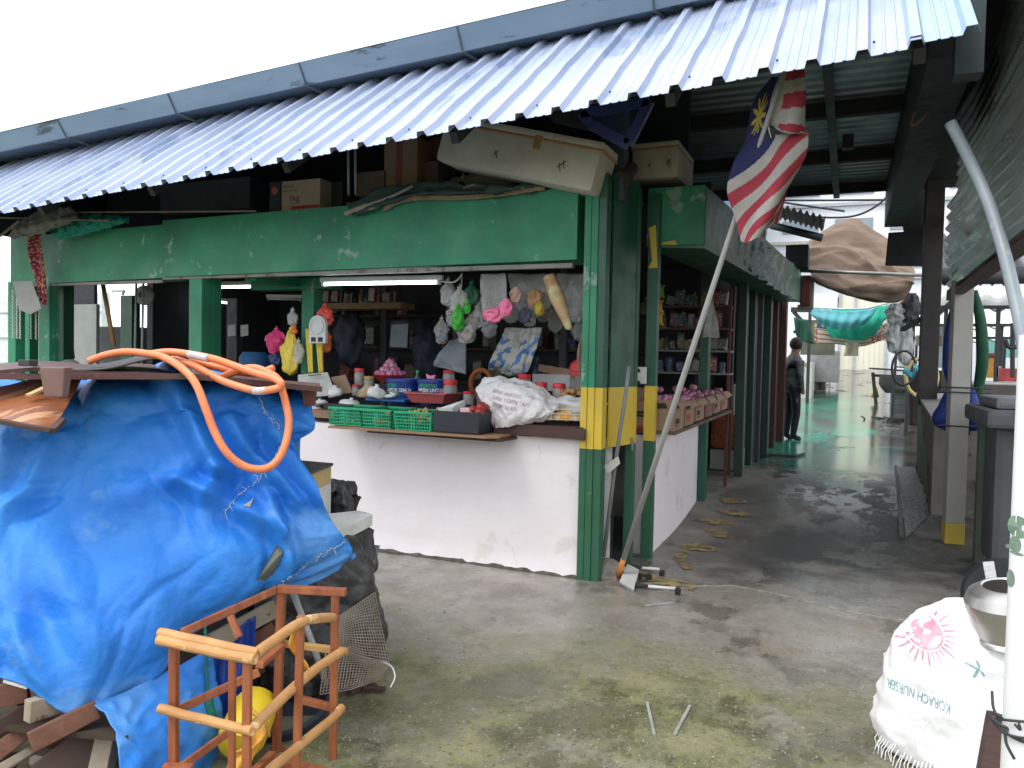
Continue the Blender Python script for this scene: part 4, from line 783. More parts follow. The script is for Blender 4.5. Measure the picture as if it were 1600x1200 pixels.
def lump(name, p, s, m, label, cat, group, sd_, kn=3):
    mb = MB(); r_ = random.Random(sd_)
    pts = [Vector(p)]; d = V(r_.uniform(-1, 1), r_.uniform(-1, 1), r_.uniform(-.2, .3)).normalized()
    for i in range(kn): d = (d+V(r_.uniform(-.7, .7), r_.uniform(-.7, .7), r_.uniform(-.2, .3))).normalized(); pts.append(pts[-1]+d*s*.7)
    mb.tube(spline(pts, 3), [s*(.35+.2*sin(i*1.9+sd_)) if 0 < i < kn*3 else s*.15 for i in range(kn*3+1)], 8); return single(name, mb, m, label, cat, group, smooth=True)
for i in range(22): lump('ginger_root', V(b3x+rr.uniform(-.09, .10), 4.88+rr.uniform(-.12, .1), zt+.06+.05*rr.random()+.02*(i > 10)), .035, GING, 'knobbly ginger root in the heap of the rightmost green basket', 'ginger', 'ginger roots in the rightmost basket', i)
for i in range(10): lump('ginger_root', V(B2.location.x+rr.uniform(-.08, .1), 4.89+rr.uniform(-.12, .1), zt+.03+.02*rr.random()), .03, GING, 'knobbly ginger root low in the middle green basket', 'ginger', 'ginger roots in the middle basket', i+40)
lump('turmeric_root', V(B2.location.x+.03, 4.80, zt+.12), .035, pm('orange_root', (.6, .25, .07), None, 20, .7), 'orange root standing up in the middle green basket', 'root', None, 77)
for i in range(9): lump('small_shallot', V(bk.location.x+rr.uniform(-.08, .08), 4.89+rr.uniform(-.12, .1), zt+.03), .02, pm('pale_garlic', (.6, .5, .38), None, 20, .6), 'pale clove low in the leftmost green basket', 'clove', 'cloves in the leftmost basket', i+90, 1)
# black tray
t = thing('black_tray', 'square black plastic tray beside the white rice sack', 'tray', OY(715, 674, 4.74)); BLK = pm('black_plastic', (.022, .026, .032), None, 5, .45)
a, b_ = OY(678, 660, 4.72), OY(748, 660, 4.72); mb = MB(); z0 = zt+.012; h = .15; x0, x1 = a.x, b_.x
mb.box((x0, 4.72, z0), (x1, 5.06, z0+.006)); part('floor', mb, BLK, t)
for q in (((x0, 4.72, z0), (x1, 4.728, z0+h)), ((x0, 5.052, z0), (x1, 5.06, z0+h)), ((x0, 4.728, z0), (x0+.008, 5.052, z0+h)), ((x1-.008, 4.728, z0), (x1, 5.052, z0+h))): mb = MB(); mb.box(q[0], q[1], .003); part('side', mb, BLK, t)
mb = MB(); mb.poly([V(x0+.02, 4.75, z0+.14), V(x0+.13, 4.75, z0+.15), V(x0+.15, 4.9, z0+.20), V(x0+.05, 4.92, z0+.16)], .05, (0, -.3, 1)); single('white_packet', mb, pm('white_plastic_sheet', (.75, .75, .74)), 'folded white packet in the black tray', 'packet')
mb = MB(); mb.box((x0+.17, 4.78, z0+.1), (x0+.27, 4.86, z0+.175), .01); single('small_box', mb, pm('red_white_box', (.7, .6, .58), (.5, .06, .05), 14, .4), 'small red and white box in the black tray', 'box')
CHIL = pm('red_netted', (.42, .03, .02), (.12, .02, .02), 30, .35, wear=(.75, .4, .35), wsc=30, wth=.6)
for i in range(9):
    p = V(x0+.26+rr.uniform(0, .09), 4.80+rr.uniform(-.03, .12), z0+.14+.05*rr.random()); mb = MB(); mb.ball(p, .035, 10, (1, 1, .9), .004); single('wrapped_sweet', mb, CHIL, 'dark red netted bundle in the heap at the right of the black tray', 'bundle', 'red bundles in the black tray', smooth=True)
# raised back shelf on the counter
mb = MB(); mb.box((-4.3, 5.12, .93), (-1.75, 5.75, 1.03)); single('counter_shelf', mb, INT, 'dark raised shelf behind the baskets', 'shelf')
JRED = pm('red_lid', (.62, .03, .04), (.52, .02, .03), 8, .35); JGL = pm('jar_plastic', (.45, .46, .45), (.36, .37, .36), 10, .12, alpha=.5)
def jar(px, yb, Y, w_, h, label, cont=None, lid=JRED):
    p = OY(px, yb, Y); t = thing('jar', label, 'jar', p); r = w_/2
    mb = MB(); mb.lathe([(r*.92, 0), (r, .01), (r, h*.7), (r*.86, h*.8), (r*.84, h*.84)], p, 20); part('glass', mb, JGL, t, smooth=35)
    mb = MB(); mb.lathe([(r*.93, h*.8), (r*.95, h*.82), (r*.95, h*.97), (r*.88, h)], p, 24); part('lid', mb, lid, t, smooth=35)
    if cont: mb = MB(); mb.lathe([(r*.88, .008), (r*.9, .02), (r*.9, h*.62), (r*.6, h*.66)], p, 16, None, .003); part('contents', mb, cont, t)
    return t
CT = pm('beige_sweets', (.5, .4, .3), (.25, .12, .1), 40, .5); CP = pm('pinkish_sweets', (.42, .22, .2), (.3, .12, .1), 30, .5)
jar(561, 604, 5.45, .085, .155, 'tall jar of beige sweets with red lid near the white notice board', CT)
jar(556, 618, 5.3, .065, .09, 'short jar with red lid below the tall sweets jar', CT)
jar(576, 612, 5.4, .085, .13, 'jar with a golden lid right of the tall sweets jar', pm('pale_sweets', (.55, .52, .48)), pm('gold_lid', (.5, .35, .08)))
jar(703, 632, 5.35, .115, .195, 'large clear jar with red lid right of the blue pails')
jar(701, 600, 5.55, .10, .11, 'jar whose red lid shows behind the large clear jar')
jar(732, 632, 5.2, .085, .10, 'low clear jar with red lid above the black tray')
jar(819, 620, 5.3, .105, .17, 'jar with red lid at the top of the white rice sack', CP)
jar(844, 636, 5.22, .105, .18, 'middle jar with red lid beside the bagged buns', CP)
jar(873, 638, 5.22, .10, .18, 'right jar with red lid beside the bagged buns', CP)
jar(751, 640, 5.5, .07, .16, 'narrow jar half hidden by the left edge of the rice sack')
# blue pails
PB = pm('blue_pail', (.012, .045, .25), (.01, .035, .2), 4, .35); PG = pm('green_print', (.03, .4, .08)); PW = pm('white_lettering', (.8, .8, .8)); 
def pail(xl, xr, yt, yb, Y, label, l1, l2, sh1=0, sh2=0):
    a, b_ = OY(xl, yt, Y), OY(xr, yt, Y); r = (b_.x-a.x)/2; c = V((a.x+b_.x)/2, Y, OY(xl, yb, Y).z); h = OY(xl, yt, Y).z-c.z
    t = thing('pail', label, 'pail', c); mb = MB(); mb.lathe([(r*.88, 0), (r*.96, h*.75), (r*.97, h*.88)], c, 40); part('pail_body', mb, PB, t, smooth=35)
    mb = MB(); mb.lathe([(r*.98, h*.88), (r*1.02, h*.89), (r*1.02, h*.93), (r*.97, h*.94), (r*.96, h*1), (r*.9, h*1.01), (r*.88, h*.97)], c, 40); part('lid', mb, PB, t, smooth=35)
    def wrap(mb, r_):
        out = []
        for v in mb.v:
            s_ = v[0]; an = s_/r_; z = v[2]; rad = r_*(.90+.08*(z-c.z)/h)+v[1]+.002; out.append((c.x+sin(an)*rad, c.y-cos(an)*rad, z))
        mb.v = out; return mb
    for s_, z, hh, m_, sh in ((l1, .71, .026, PG, sh1), (l2, .53, .030, PW, sh2)):
        mb = text_mb(s_, V(sh, 0, c.z+h*z), (1, 0, 0), (0, 0, 1), hh, bold=.03, sx=.85); part('lettering', wrap(mb, r), m_, t)
    mb = MB()
    for z in (.40, .47):
        nb = 20; vs = [V(-r*.95+(1.25*r)*i/nb, 0, c.z+h*(z+k)) for i in range(nb+1) for k in (0, .045)]; mb.add(vs, [(2*i, 2*i+2, 2*i+3, 2*i+1) for i in range(nb)])
    part('green_stripes', wrap(mb, r), PG, t); return t
pail(607, 655, 591, 632, 5.5, 'left blue pail printed UNTUK SEMUA', 'DAFTAR', 'UNTUK SEMUA', -.10, -.09)
pail(655, 702, 592, 632, 5.48, 'right blue pail printed VAKSIN UNTUK with a pink slip on its lid', 'JOM DAFTAR', 'VAKSIN UNTUK', -.085, -.095)
mb = MB(); p = OY(673, 592, 5.48); mb.poly([p+V(-.035, 0, 0), p+V(.03, 0, 0), p+V(.045, 0, .035), p+V(0, 0, .025), p+V(-.045, 0, .04)], .003, (0, -1, .2)); single('pink_slip', mb, pm('pink_paper', (.75, .25, .42)), 'pink paper slip standing on the right blue pail', 'paper')
# basket of red onions
t = thing('bowl', 'red bowl full of purple onions behind the blue pails', 'bowl', OY(609, 600, 5.7)); c = OY(609, 596, 5.7)
mb = MB(); mb.lathe([(.09, 0), (.135, .05), (.145, .055), (.145, .06), (.13, .06), (.085, .012)], c, 28); part('bowl_body', mb, pm('red_plastic', (.60, .04, .05)), t, smooth=35)
mb = MB(); mb.lathe([(.05, -.12), (.06, -.02), (.03, 0)], c, 12); part('stand', mb, DARKM, t)
ONI = pm('onion_skin', (.42, .09, .22), (.55, .28, .36), 9, .3, wear=(.75, .6, .65), wsc=18, wth=.6, stretch=(1, 1, .3)); om = MB(); om.lathe([(.001, -.026), (.014, -.024), (.026, -.012), (.030, 0), (.026, .013), (.013, .023), (.004, .032), (.002, .036)], V(0, 0, 0), 12)
on0 = single('red_onion', om, ONI, 'purple onion heaped in the red bowl', 'onion', 'onions in the red bowl', smooth=True, loc=V(0, 0, 0)); rr = random.Random(5); first = True
def oniput(p, s=1, label=None, group=None):
    global first
    o = on0 if first else dup(on0, p); first = False; o.location = p; o.rotation_euler = (rr.uniform(-1, 1), rr.uniform(-1, 1), rr.uniform(0, 6)); o.scale = (s,)*3
    if label: o['label'] = label; o['group'] = group
for k, (n, r_, z) in enumerate(((12, .105, .068), (8, .065, .10), (5, .035, .135), (2, .012, .165))):
    for i in range(n): a_ = 2*pi*i/n+k; oniput(c+V(r_*cos(a_), r_*sin(a_), z), rr.uniform(.9, 1.1))
# assorted small things
mb = MB(); p = OY(652, 606, 5.7); mb.lathe([(.03, 0), (.032, .08), (.014, .12), (.012, .13)], p, 14); b1 = thing('soda_bottle', 'small dark green bottle with green cap behind the pails', 'bottle', p); part('bottle_body', mb, pm('dark_bottle', (.02, .06, .05), None, 5, .15), b1, smooth=35)
mb = MB(); mb.lathe([(.014, .128), (.014, .15)], p, 12); part('cap', mb, pm('bright_green_cap', (.05, .4, .2)), b1)
t = thing('colander', 'pinkish red plastic tray before the blue pails', 'tray', OY(662, 630, 5.12)); a, b_ = OY(632, 620, 5.1), OY(695, 620, 5.1); zz = OY(660, 630, 5.1).z
mb = MB(); x0_, x1_ = a.x, b_.x; vs = [V(x0_+.04, 5.14, zz), V(x1_-.04, 5.14, zz), V(x1_-.04, 5.34, zz), V(x0_+.04, 5.34, zz), V(x0_, 5.1, zz+.075), V(x1_, 5.1, zz+.075), V(x1_, 5.4, zz+.075), V(x0_, 5.4, zz+.075)]
mb.add(vs, [(0, 3, 2, 1), (0, 1, 5, 4), (1, 2, 6, 5), (2, 3, 7, 6), (3, 0, 4, 7)]); part('tray_body', mb, pm('dusty_red_plastic', (.5, .1, .1), (.4, .08, .08), 9, .4), t)
mb = MB(); 
for i in range(4): mb.bar(vs[4+i], vs[4+(i+1) % 4], .016, .01)
part('rim', mb, pm('dusty_red_plastic'), t)
mb = MB(); a, b_ = OY(570, 622, 5.15), OY(632, 618, 5.15); mb.box((a.x, 5.15, a.z-.02), (b_.x, 5.45, a.z+.0), .01); single('blue_tray', mb, pm('bright_blue_tray', (.02, .13, .42)), 'flat blue tray behind the green baskets', 'tray')
WPL = pm('white_bagged', (.72, .71, .70), (.6, .58, .58), 14, .3, bump=.6, bsc=30)
rr = random.Random(8)
for px, py, w_, h, l in ((588, 622, .14, .10, 'white bag of goods on the blue tray'), (548, 634, .16, .06, 'white bag lying above the leftmost green basket'), (610, 622, .10, .06, 'small white bag right on the blue tray'), (500, 632, .14, .05, 'white bag at the left end of the counter'), (524, 620, .12, .08, 'puffed white bag beside the grey notice board'), (535, 642, .15, .06, 'white folded bag lying across the leftmost green basket'), (494, 646, .1, .08, 'white cup shaped bag near the tarp')):
    p = OY(px, py, 5.15); mb = MB(); mb.lathe([(.01, 0), (w_*.4, .0), (w_*.52, h*.25), (w_*.5, h*.55), (w_*.36, h*.78), (w_*.14, h*.8), (w_*.1, h*.9), (.02, h*1.05)], p, 22, None, .028, 1, .8); single('bagged_goods', mb, WPL, l, 'plastic bag', smooth=True)
mb = MB(); p = OY(576, 622, 5.3); mb.lathe([(.01, 0), (.10, .01), (.08, .06), (.03, .11), (.02, .13)], p, 14, None, .01); single('tan_bag', mb, pm('tan_bagged', (.48, .36, .22), None, 16, .4, bump=.5), 'bag of tan goods between the golden lid jar and the white bags', 'bag', smooth=True)
t = thing('notice_board', 'grey board with a black clip lying against the jars left on the counter', 'board', OY(495, 625, 5.15))
mb = MB(); q = [OY(466, 586, 5.2), OY(512, 582, 5.25), OY(522, 608, 5.15), OY(518, 618, 5.1), OY(468, 622, 5.1)]; mb.poly(q, .012, (0, -1, .3)); part('panel', mb, pm('grey_foam_board', (.50, .50, .47)), t)
mb = MB(); mb.bar(OY(482, 587, 5.17), OY(502, 585, 5.17), .008); part('clip', mb, INK, t)
mb = MB(); mb.poly([OY(518, 590, 5.4), OY(540, 586, 5.4), OY(552, 614, 5.3), OY(530, 616, 5.3)], .02, (0, -1, .3)); single('card_flap', mb, CARD, 'brown cardboard flap right of the grey notice board', 'cardboard')
mb = MB(); mb.box(OY(478, 640, 5.0), OY(520, 650, 5.0)+V(0, .3, -.02)); single('wood_block', mb, PLYW, 'plywood edge on the counter left of the baskets', 'board')
mb = MB(); mb.box(OY(506, 630, 5.06), OY(545, 640, 5.06)+V(0, .05, 0)); single('dark_strip', mb, INK, 'black strip behind the leftmost green basket', 'strip')
# hanging tyre like ring, carton and foam behind the sack
t = thing('white_carton', 'open white carton with brown flap behind the red lid jars', 'box', OY(860, 600, 5.6)); mb = MB(); mb.box(OY(832, 584, 5.6), OY(890, 612, 5.6)+V(0, .3, 0), .004); part('carton_body', mb, pm('white_card', (.6, .6, .6)), t)
mb = MB(); mb.poly([OY(842, 569, 5.65), OY(898, 578, 5.6), OY(898, 592, 5.6), OY(842, 580, 5.65)], .006, (0, -1, .2)); part('flap', mb, CARD, t)
mb = MB(); mb.lathe([(.06, 0), (.065, .008), (.055, .012)], OY(902, 575, 5.5), 24, (-.2, -1, .3)); mb.lathe([(.04, .012), (.035, .02)], OY(902, 575, 5.5), 20, (-.2, -1, .3)); single('jar_cover', mb, JRED, 'round red lid leaning behind the bagged buns', 'lid', smooth=35)
mb = MB(); mb.tube([OY(752, 600, 5.9)+V(.10*cos(a_*pi/9), 0, .12*sin(a_*pi/9)) for a_ in range(18)], .022, 8, closed=True); single('orange_ring', mb, pm('dim_orange', (.35, .09, .02)), 'dim orange ring in the dark left of the rice sack', 'ring', smooth=True)
# white rice sack
SACK = pm('woven_sack', (.80, .78, .78), (.70, .68, .68), 5, .6, bump=.35, bsc=50, wear=(.62, .4, .42), wsc=16, wth=.66, stretch=(2, 1, 1)); t = thing('rice_sack', 'white woven sack with faint pink print slumped on the counter', 'sack', OY(815, 660, 5.0))
mb = MB(); PT = [[(757, 590, 5.15), (785, 588, 5.1), (820, 596, 5.12), (850, 606, 5.15)], [(745, 608, 5.05), (785, 602, 4.95), (830, 610, 4.98), (868, 624, 5.1)], [(748, 622, 5.0), (785, 628, 4.86), (835, 636, 4.9), (872, 634, 5.02)], [(760, 642, 4.95), (792, 648, 4.85), (830, 652, 4.88), (860, 648, 4.95)], [(772, 668, 4.93), (786, 668, 4.88), (820, 662, 4.92), (850, 660, 4.98)]]
PTs = [[OY(*q) for q in row] for row in PT]; sheet(mb, PTs, 60, 60, lambda u, v, p: .018*fbm(p, 12)+.012*sin(u*30+v*8)*v*(1-v)*2, .05); part('sack_body', mb, SACK, t, smooth=True)
BVH = BVHTree.FromPolygons([Vector(v) for v in mb.v], mb.f)
def drape(mbt, bvh, d=V(0, 1, 0), off=.004):
    out = []
    for v in mbt.v:
        h_ = bvh.ray_cast(Vector(v)-d*.6, d); out.append(tuple(h_[0]-d*off) if h_[0] is not None else None)
    keep = [f for f in mbt.f if all(out[i] is not None for i in f)]; mbt.v = [o if o is not None else (0, 0, 0) for o in out]
    used = sorted({i for f in keep for i in f}); ix = {o: n for n, o in enumerate(used)}; mbt.v = [mbt.v[i] for i in used]; mbt.f = [tuple(ix[i] for i in f) for f in keep]; mbt.m = [0]*len(keep); mbt.c = [None]*len(keep); return mbt
FP = pm('faint_pink_print', (.62, .42, .45)); a = OY(776, 612, 5.0)
for k, s_ in enumerate(('BERAS WANGI', 'SUPER TEMPATAN', 'SUPER 10 KG')): part('print', drape(text_mb(s_, a+V(.01*k, 0, -.045*k), (1, 0, -.16), (.16, 0, 1), .026, bold=.01), BVH), FP, t)
# wire rack with wrapped buns
WW = pm('white_wire', (.7, .7, .68)); a, b_ = OY(803, 652, 4.96), OY(916, 655, 4.96); t = thing('wire_rack', 'low white wire rack along the counter edge beside the post', 'rack', (a+b_)/2)
for k, y in enumerate((637, 644, 653)):
    mb = MB(); mb.tube([OY(803, y, 4.96), OY(916, y+4, 4.96)], .0028, 6); part('rail', mb, WW, t)
for i, x in enumerate((805, 813, 849, 861, 898, 909)): mb = MB(); mb.tube([OY(x, 636, 4.957), OY(x, 657, 4.957)], .0026, 6); part('wire', mb, WW, t)
BUN = pm('wrapped_bun', (.62, .34, .12), (.75, .6, .35), 16, .2, wear=(.8, .78, .7), wsc=20, wth=.58); YBUN = pm('yellow_wrapper', (.78, .5, .08), (.7, .3, .06), 14, .2, wear=(.85, .8, .7), wsc=20, wth=.6)
for i in range(14):
    x = 815+i*7; mb = MB(); mb.ball(OY(x, 650-(i % 2)*7+i*.3, 5.03+.06*(i % 2)), .045, 12, (1.3, .9, .55), .008); single('wrapped_bun', mb, (BUN, YBUN)[(i//3) % 2], ('brown', 'yellow')[(i//3) % 2]+' wrapped bun lying in the white wire rack', 'bun', ('brown', 'yellow')[(i//3) % 2]+' wrapped buns in the rack', smooth=True)
PALE = pm('pale_film_sheet', (.68, .70, .69), (.5, .52, .52), 8, .2, bump=.5)
flatbag([[(874, 618, 0), (918, 620, 0)], [(862, 630, -.05), (918, 630, -.05)], [(852, 640, -.03), (918, 646, -.03)]], 5.1, 'pale plastic film spread under the bagged fritters', PALE, 24, 16)
FRIT = pm('fritter', (.42, .2, .08), (.55, .33, .16), 14, .35, bump=.5); rr = random.Random(21)
for i in range(24):
    x = 872+rr.random()*42; y = 628-rr.random()*30*(.3+.7*(x-868)/46); mb = MB(); mb.ball(OY(x, y, 5.16+.08*rr.random()), .03, 9, (1, 1, .85), .008); single('fritter', mb, FRIT, 'brown fritter in the clear bag piled against the corner post', 'fritter', 'fritters bagged by the post', smooth=True)

# ------------------------------------------------------------------ things fixed to the corner
t = thing('switch_plate', 'white plate with two black knobs on the right post', 'plate', OY(1003, 590, 5.70)); mb = MB()
a, b_ = OY(985, 573, 5.69), OY(1010, 600, 5.69); mb.box((a.x, 5.685, b_.z), (b_.x, 5.70, a.z), .004); part('plate', mb, pm('white_enamel', (.7, .7, .68), None, 6, .4), t)
plt = t.children[0]
for y in (579, 598): mb = MB(); mb.lathe([(.016, 0), (.016, .008), (.01, .012)], OY(997, y, 5.684), 14, (0, -1, 0)); part('knob', mb, INK, plt)
t = thing('door_bolt', 'small steel bolt between the yellow bands of the corner posts', 'bolt', OY(989, 694, 5.4)); mb = MB(); mb.bar(OY(978, 692, 5.42), OY(998, 692, 5.42), .012); mb.bar(OY(988, 684, 5.42), OY(988, 704, 5.42), .012, .02); part('bolt_bar', mb, pm('galvanised', (.35, .34, .32), None, 8, .35, metal=.6), t)
mb = MB(); mb.tube([OY(983, 572, 5.08), OY(978, 612, 5.08), OY(962, 720, 5.1), OY(943, 870, 5.12)], .014, 8); single('grey_strip', mb, pm('worn_grey', (.22, .23, .23), (.15, .15, .15), 6, .5), 'bent grey strip leaning in the corner between the green posts', 'strip', smooth=True)
mb = MB(); mb.poly([OY(944, 728, 5.06), OY(966, 713, 5.06), OY(969, 724, 5.06), OY(950, 741, 5.06)], .006, (0, -1, .1)); single('tape_rag', mb, pm('dirty_white', (.6, .58, .52)), 'dirty white tape wrapped round the grey strip', 'tape')
mb = MB(); mb.poly([OY(946, 629, 5.28), OY(965, 629, 5.28), OY(965, 633, 5.28), OY(946, 633, 5.28)], .004, (0, -1, 0)); single('sticker', mb, pm('white_sticker', (.75, .75, .72)), 'small white sticker on the yellow band', 'sticker')
mb = MB(); PTc = G(955, 893); mb.lathe([(.13, 0), (.12, .03), (.08, .07), (.03, .10)], V(-1.47, 5.16, -.005), 16, None, .045, 1.1, 1.0); single('concrete_footing', mb, pm('rough_footing', (.34, .31, .28), (.18, .16, .13), 14, .9, bump=1, bsc=40), 'rough concrete lump at the foot of the corner posts', 'footing')
# broken stand lying at the foot of the post
WHT = pm('white_tube_paint', (.78, .78, .77), None, 5, .35); t = thing('folding_stand', 'folded white stand with black feet lying on the floor by the post', 'stand', G(1000, 915))
mb = MB(); mb.poly([G(968, 915)+V(0, 0, .02), G(990, 926)+V(0, 0, .01), G(998, 905)+V(0, 0, .06), G(980, 898)+V(0, 0, .07)], .02, (0, -.5, 1)); part('grey_block', mb, pm('grey_casting', (.5, .5, .48)), t)
for k, pts in enumerate(([(975, 897, .06), (985, 905, .06), (991, 917, .04)], [(1010, 921, .035), (1056, 924, .03)], [(1001, 895, .06), (1030, 896, .05)])):
    mb = MB(); mb.tube([G(x, y)+V(0, 0, z*.6) for x, y, z in pts], .011, 8); part('white_leg', mb, WHT, t, smooth=True)
for pts in ([(991, 917, .04), (997, 921, .04), (1012, 921, .035)], [(978, 893, .07), (1003, 895, .06)], [(990, 900, .03), (1012, 904, .03)]): mb = MB(); mb.tube([G(x, y)+V(0, 0, z*.6) for x, y, z in pts], .013, 8); part('black_sleeve', mb, INK, t, smooth=True)
for x, y in ((1059, 927), (1034, 899), (1014, 905)):
    mb = MB(); c = G(x, y+3)+V(0, 0, .027); mb.lathe([(.022, -.014), (.027, -.008), (.02, 0), (.027, .008), (.022, .014)], c, 10, (1, -.1, 0)); part('foot', mb, INK, t)
# flag pole and flag
FPY = 4.55; base = G(964, 905); tip = OY(1228, 100, 4.0); t = thing('flag_pole', 'grey pole with orange lower end leaning against the stall corner', 'pole', base); k1 = base.lerp(tip, .055)
mb = MB(); mb.tube([k1, base.lerp(tip, .5), tip], [.019, .017, .011], 12); part('pole_shaft', mb, pm('grey_pvc', (.42, .42, .41), (.34, .34, .33), 3, .4, wear=(.2, .2, .2), wsc=12, wth=.68), t, smooth=True)
mb = MB(); mb.tube([base+V(0, 0, -.003), k1], [.017, .0195], 12); part('orange_end', mb, pm('orange_sleeve', (.55, .25, .04), (.6, .14, .04), 12, .5), t, smooth=True)
poleY = lambda px: base.lerp(tip, (px-964)/(1228-964.0)).y
FR, FW_, FB, FY = (.33, .03, .05), (.38, .365, .34), (.010, .016, .085), (.50, .40, .05)
def fpt(x, y, d=0): return OY(x, y, poleY(1190)+d)
def stripes(t_, n, c0=0): return FR if (int(t_*n)+c0) % 2 == 0 else FW_
fl = thing('flag', 'faded striped flag with dark blue canton and yellow star hanging crumpled from the grey pole', 'flag', fpt(1200, 380)); FM = pm('flag_cloth', (1, 1, 1), None, 10, .75, vcol=True, bump=.1)
def fpart(PT, colf, nm, nu=60, nv=60, amp=.015, sd_=0):
    mb = MB(); sheet(mb, [[fpt(*q) for q in row] for row in PT], nu, nv, lambda u, v, p: amp*sin(u*7+v*5+sd_), .0015, colf); part(nm, mb, FM, fl, smooth=True)
fpart([[(1222, 112, -.05), (1240, 108, -.09), (1254, 107, -.05)], [(1209, 150, -.05), (1235, 148, -.1), (1257, 152, -.05)], [(1198, 192, -.04), (1230, 198, -.10), (1260, 206, -.04)], [(1199, 196, -.03), (1230, 204, -.09), (1261, 214, -.03)]],
      lambda u, v: FW_ if u < .28-.05*v else (FR, FW_, FR, FW_, FR, FW_, FW_)[min(6, int(v*1.02*6.0+ .35*u))], 'upper_fold')
def cstar(u, v):
    a_ = atan2(v-.5, (u-.45)*.8); r_ = sqrt((v-.5)**2+((u-.45)*.8)**2); return FY if r_ < .19+.10*cos(a_*11) and u < .8 else FB
fpart([[(1204, 122, .02), (1218, 118, 0)], [(1178, 160, .03), (1209, 155, 0)], [(1168, 205, .03), (1200, 200, 0)], [(1160, 228, .03), (1196, 220, 0)]], cstar, 'canton', 50, 70, .008)
def cmain(u, v):
    # diagonal stripes running from upper right down to the left
    x = u; y = v; s_ = y*1.0+x*.62-.10
    if u < .62 and s_ < .30: return FB
    return stripes(s_*1.0, 7.0, 1)
fpart([[(1160, 228, .03), (1190, 215, -.03), (1215, 208, -.06), (1262, 206, -.02)], [(1147, 262, .03), (1180, 262, -.03), (1215, 255, -.08), (1258, 240, -.02)], [(1138, 300, .03), (1172, 305, -.02), (1208, 300, -.08), (1234, 290, -.02)], [(1146, 338, .02), (1170, 342, -.02), (1200, 338, -.07), (1222, 330, 0)], [(1155, 376, 0), (1170, 380, -.02), (1190, 368, -.05), (1205, 358, 0)]], cmain, 'lower_fold', 110, 150, .02)
fpart([[(1215, 262, .05), (1232, 252, .05)], [(1208, 300, .05), (1230, 295, .05)], [(1200, 345, .04), (1216, 350, .04)]], lambda u, v: stripes(u*.8+v*.3, 5), 'back_fold', 30, 40, .01)
mb = MB(); mb.tube([fpt(1200, 195, -.06), fpt(1202, 205, -.08), fpt(1205, 215, -.07)], .004, 6); single('tie_string', mb, HOOK, 'white string tying the flag to its pole', 'string')
# ------------------------------------------------------------------ onion boxes on the alley counter
LED = pm('ledge_board', (.16, .10, .07), None, 6, .7)
mb = MB(); mb.poly([V(-1.19, 5.83, .955), V(-1.13, 8.45, .985), V(-1.62, 8.45, .985), V(-1.62, 5.83, .955)], .025, (0, 0, 1)); single('counter_ledge', mb, LED, 'long board under the onion boxes on the alley side', 'board')
BX = [('first', 'nearest the corner post, with a black printed label'), ('second', 'behind the nearest one'), ('third', 'between the second and the middle ones'), ('fourth', 'near the far end of the ledge'), ('fifth', 'second from the far end'), ('sixth', 'at the far end of the ledge')]
rr = random.Random(14); y = 5.84
for i, (n_, w_) in enumerate(BX):
    L_ = (.40, .40, .42, .42, .42, .42)[i]; z = .97+.011*i+.0; x1 = -1.20+.01*i; x0 = x1-.34; h = (.235, .20, .19, .185, .18, .18)[i]
    t = thing('onion_carton', 'open cardboard carton of onions '+w_, 'box', V((x0+x1)/2, y+L_/2, z), 'onion cartons on the alley ledge')
    mb = MB(); th = .006
    mb.box((x0, y, z), (x1, y+L_-.015, z+.006)); mb.box((x0, y, z), (x1, y+th, z+h)); mb.box((x0, y+L_-.021, z), (x1, y+L_-.015, z+h)); mb.box((x0, y+th, z), (x0+th, y+L_-.021, z+h)); mb.box((x1-th, y+th, z), (x1, y+L_-.021, z+h)); part('carton_body', mb, CARD if i != 3 else CARDD, t)
    mb = MB(); mb.poly([V(x1, y+.01, z+h), V(x1, y+L_-.02, z+h), V(x1+.05, y+L_-.03, z+h-.05+.02*rr.random()), V(x1+.045, y+.02, z+h-.06)], .004, (1, 0, .4)); part('flap', mb, CARD, t)
    mb = MB(); mb.box((x1+.001, y+.05, z+.05), (x1+.002, y+.2, z+.09)); mb.box((x1+.001, y+.05, z+.03), (x1+.002, y+.16, z+.04)); part('print', mb, REDP if i % 2 else INK, t)
    if i == 0:
        mb = MB(); mb.box((x0+.03, y-.002, z+.10), (x0+.16, y-.001, z+.145)); part('label_patch', mb, INK, t); mb = MB(); mb.box((x1-.30, y-.002, z), (x1-.18, y-.001, z+.03)); part('red_patch', mb, REDP, t)
        part('print', text_mb('RED ONION', V(x0+.035, y-.0025, z+.115), (1, 0, 0), (0, 0, 1), .014), CARD, t)
        mb = MB(); mb.poly([V(x0+.02, y-.004, z+h-.02), V(x0+.18, y-.004, z+h+.0), V(x0+.2, y-.05, z+h+.08), V(x0+.04, y-.03, z+h+.1)], .004, (0, -1, .2)); part('flap', mb, CARD, t)
        mb = MB(); mb.poly([V(x0+.13, y-.003, z+h-.07), V(x0+.29, y-.003, z+h-.06), V(x0+.27, y-.003, z+h-.02), V(x0+.16, y-.003, z+h-.03)], .004, (0, -1, 0)); part('hand_hole', mb, INK, t)
    for k in range(15): oniput(V(x0+.05+.24*rr.random(), y+.05+(L_-.12)*rr.random(), z+h-.035+.05*rr.random()), rr.uniform(.85, 1.15), 'dark red onion heaped in the cartons along the alley ledge', 'onions in the alley cartons')
    y += L_
for k in range(10): oniput(V(-1.5+.15*rr.random(), 6.6+1.2*rr.random(), 1.24+.03*rr.random()), 1, 'dark red onion heaped in the cartons along the alley ledge', 'onions in the alley cartons')
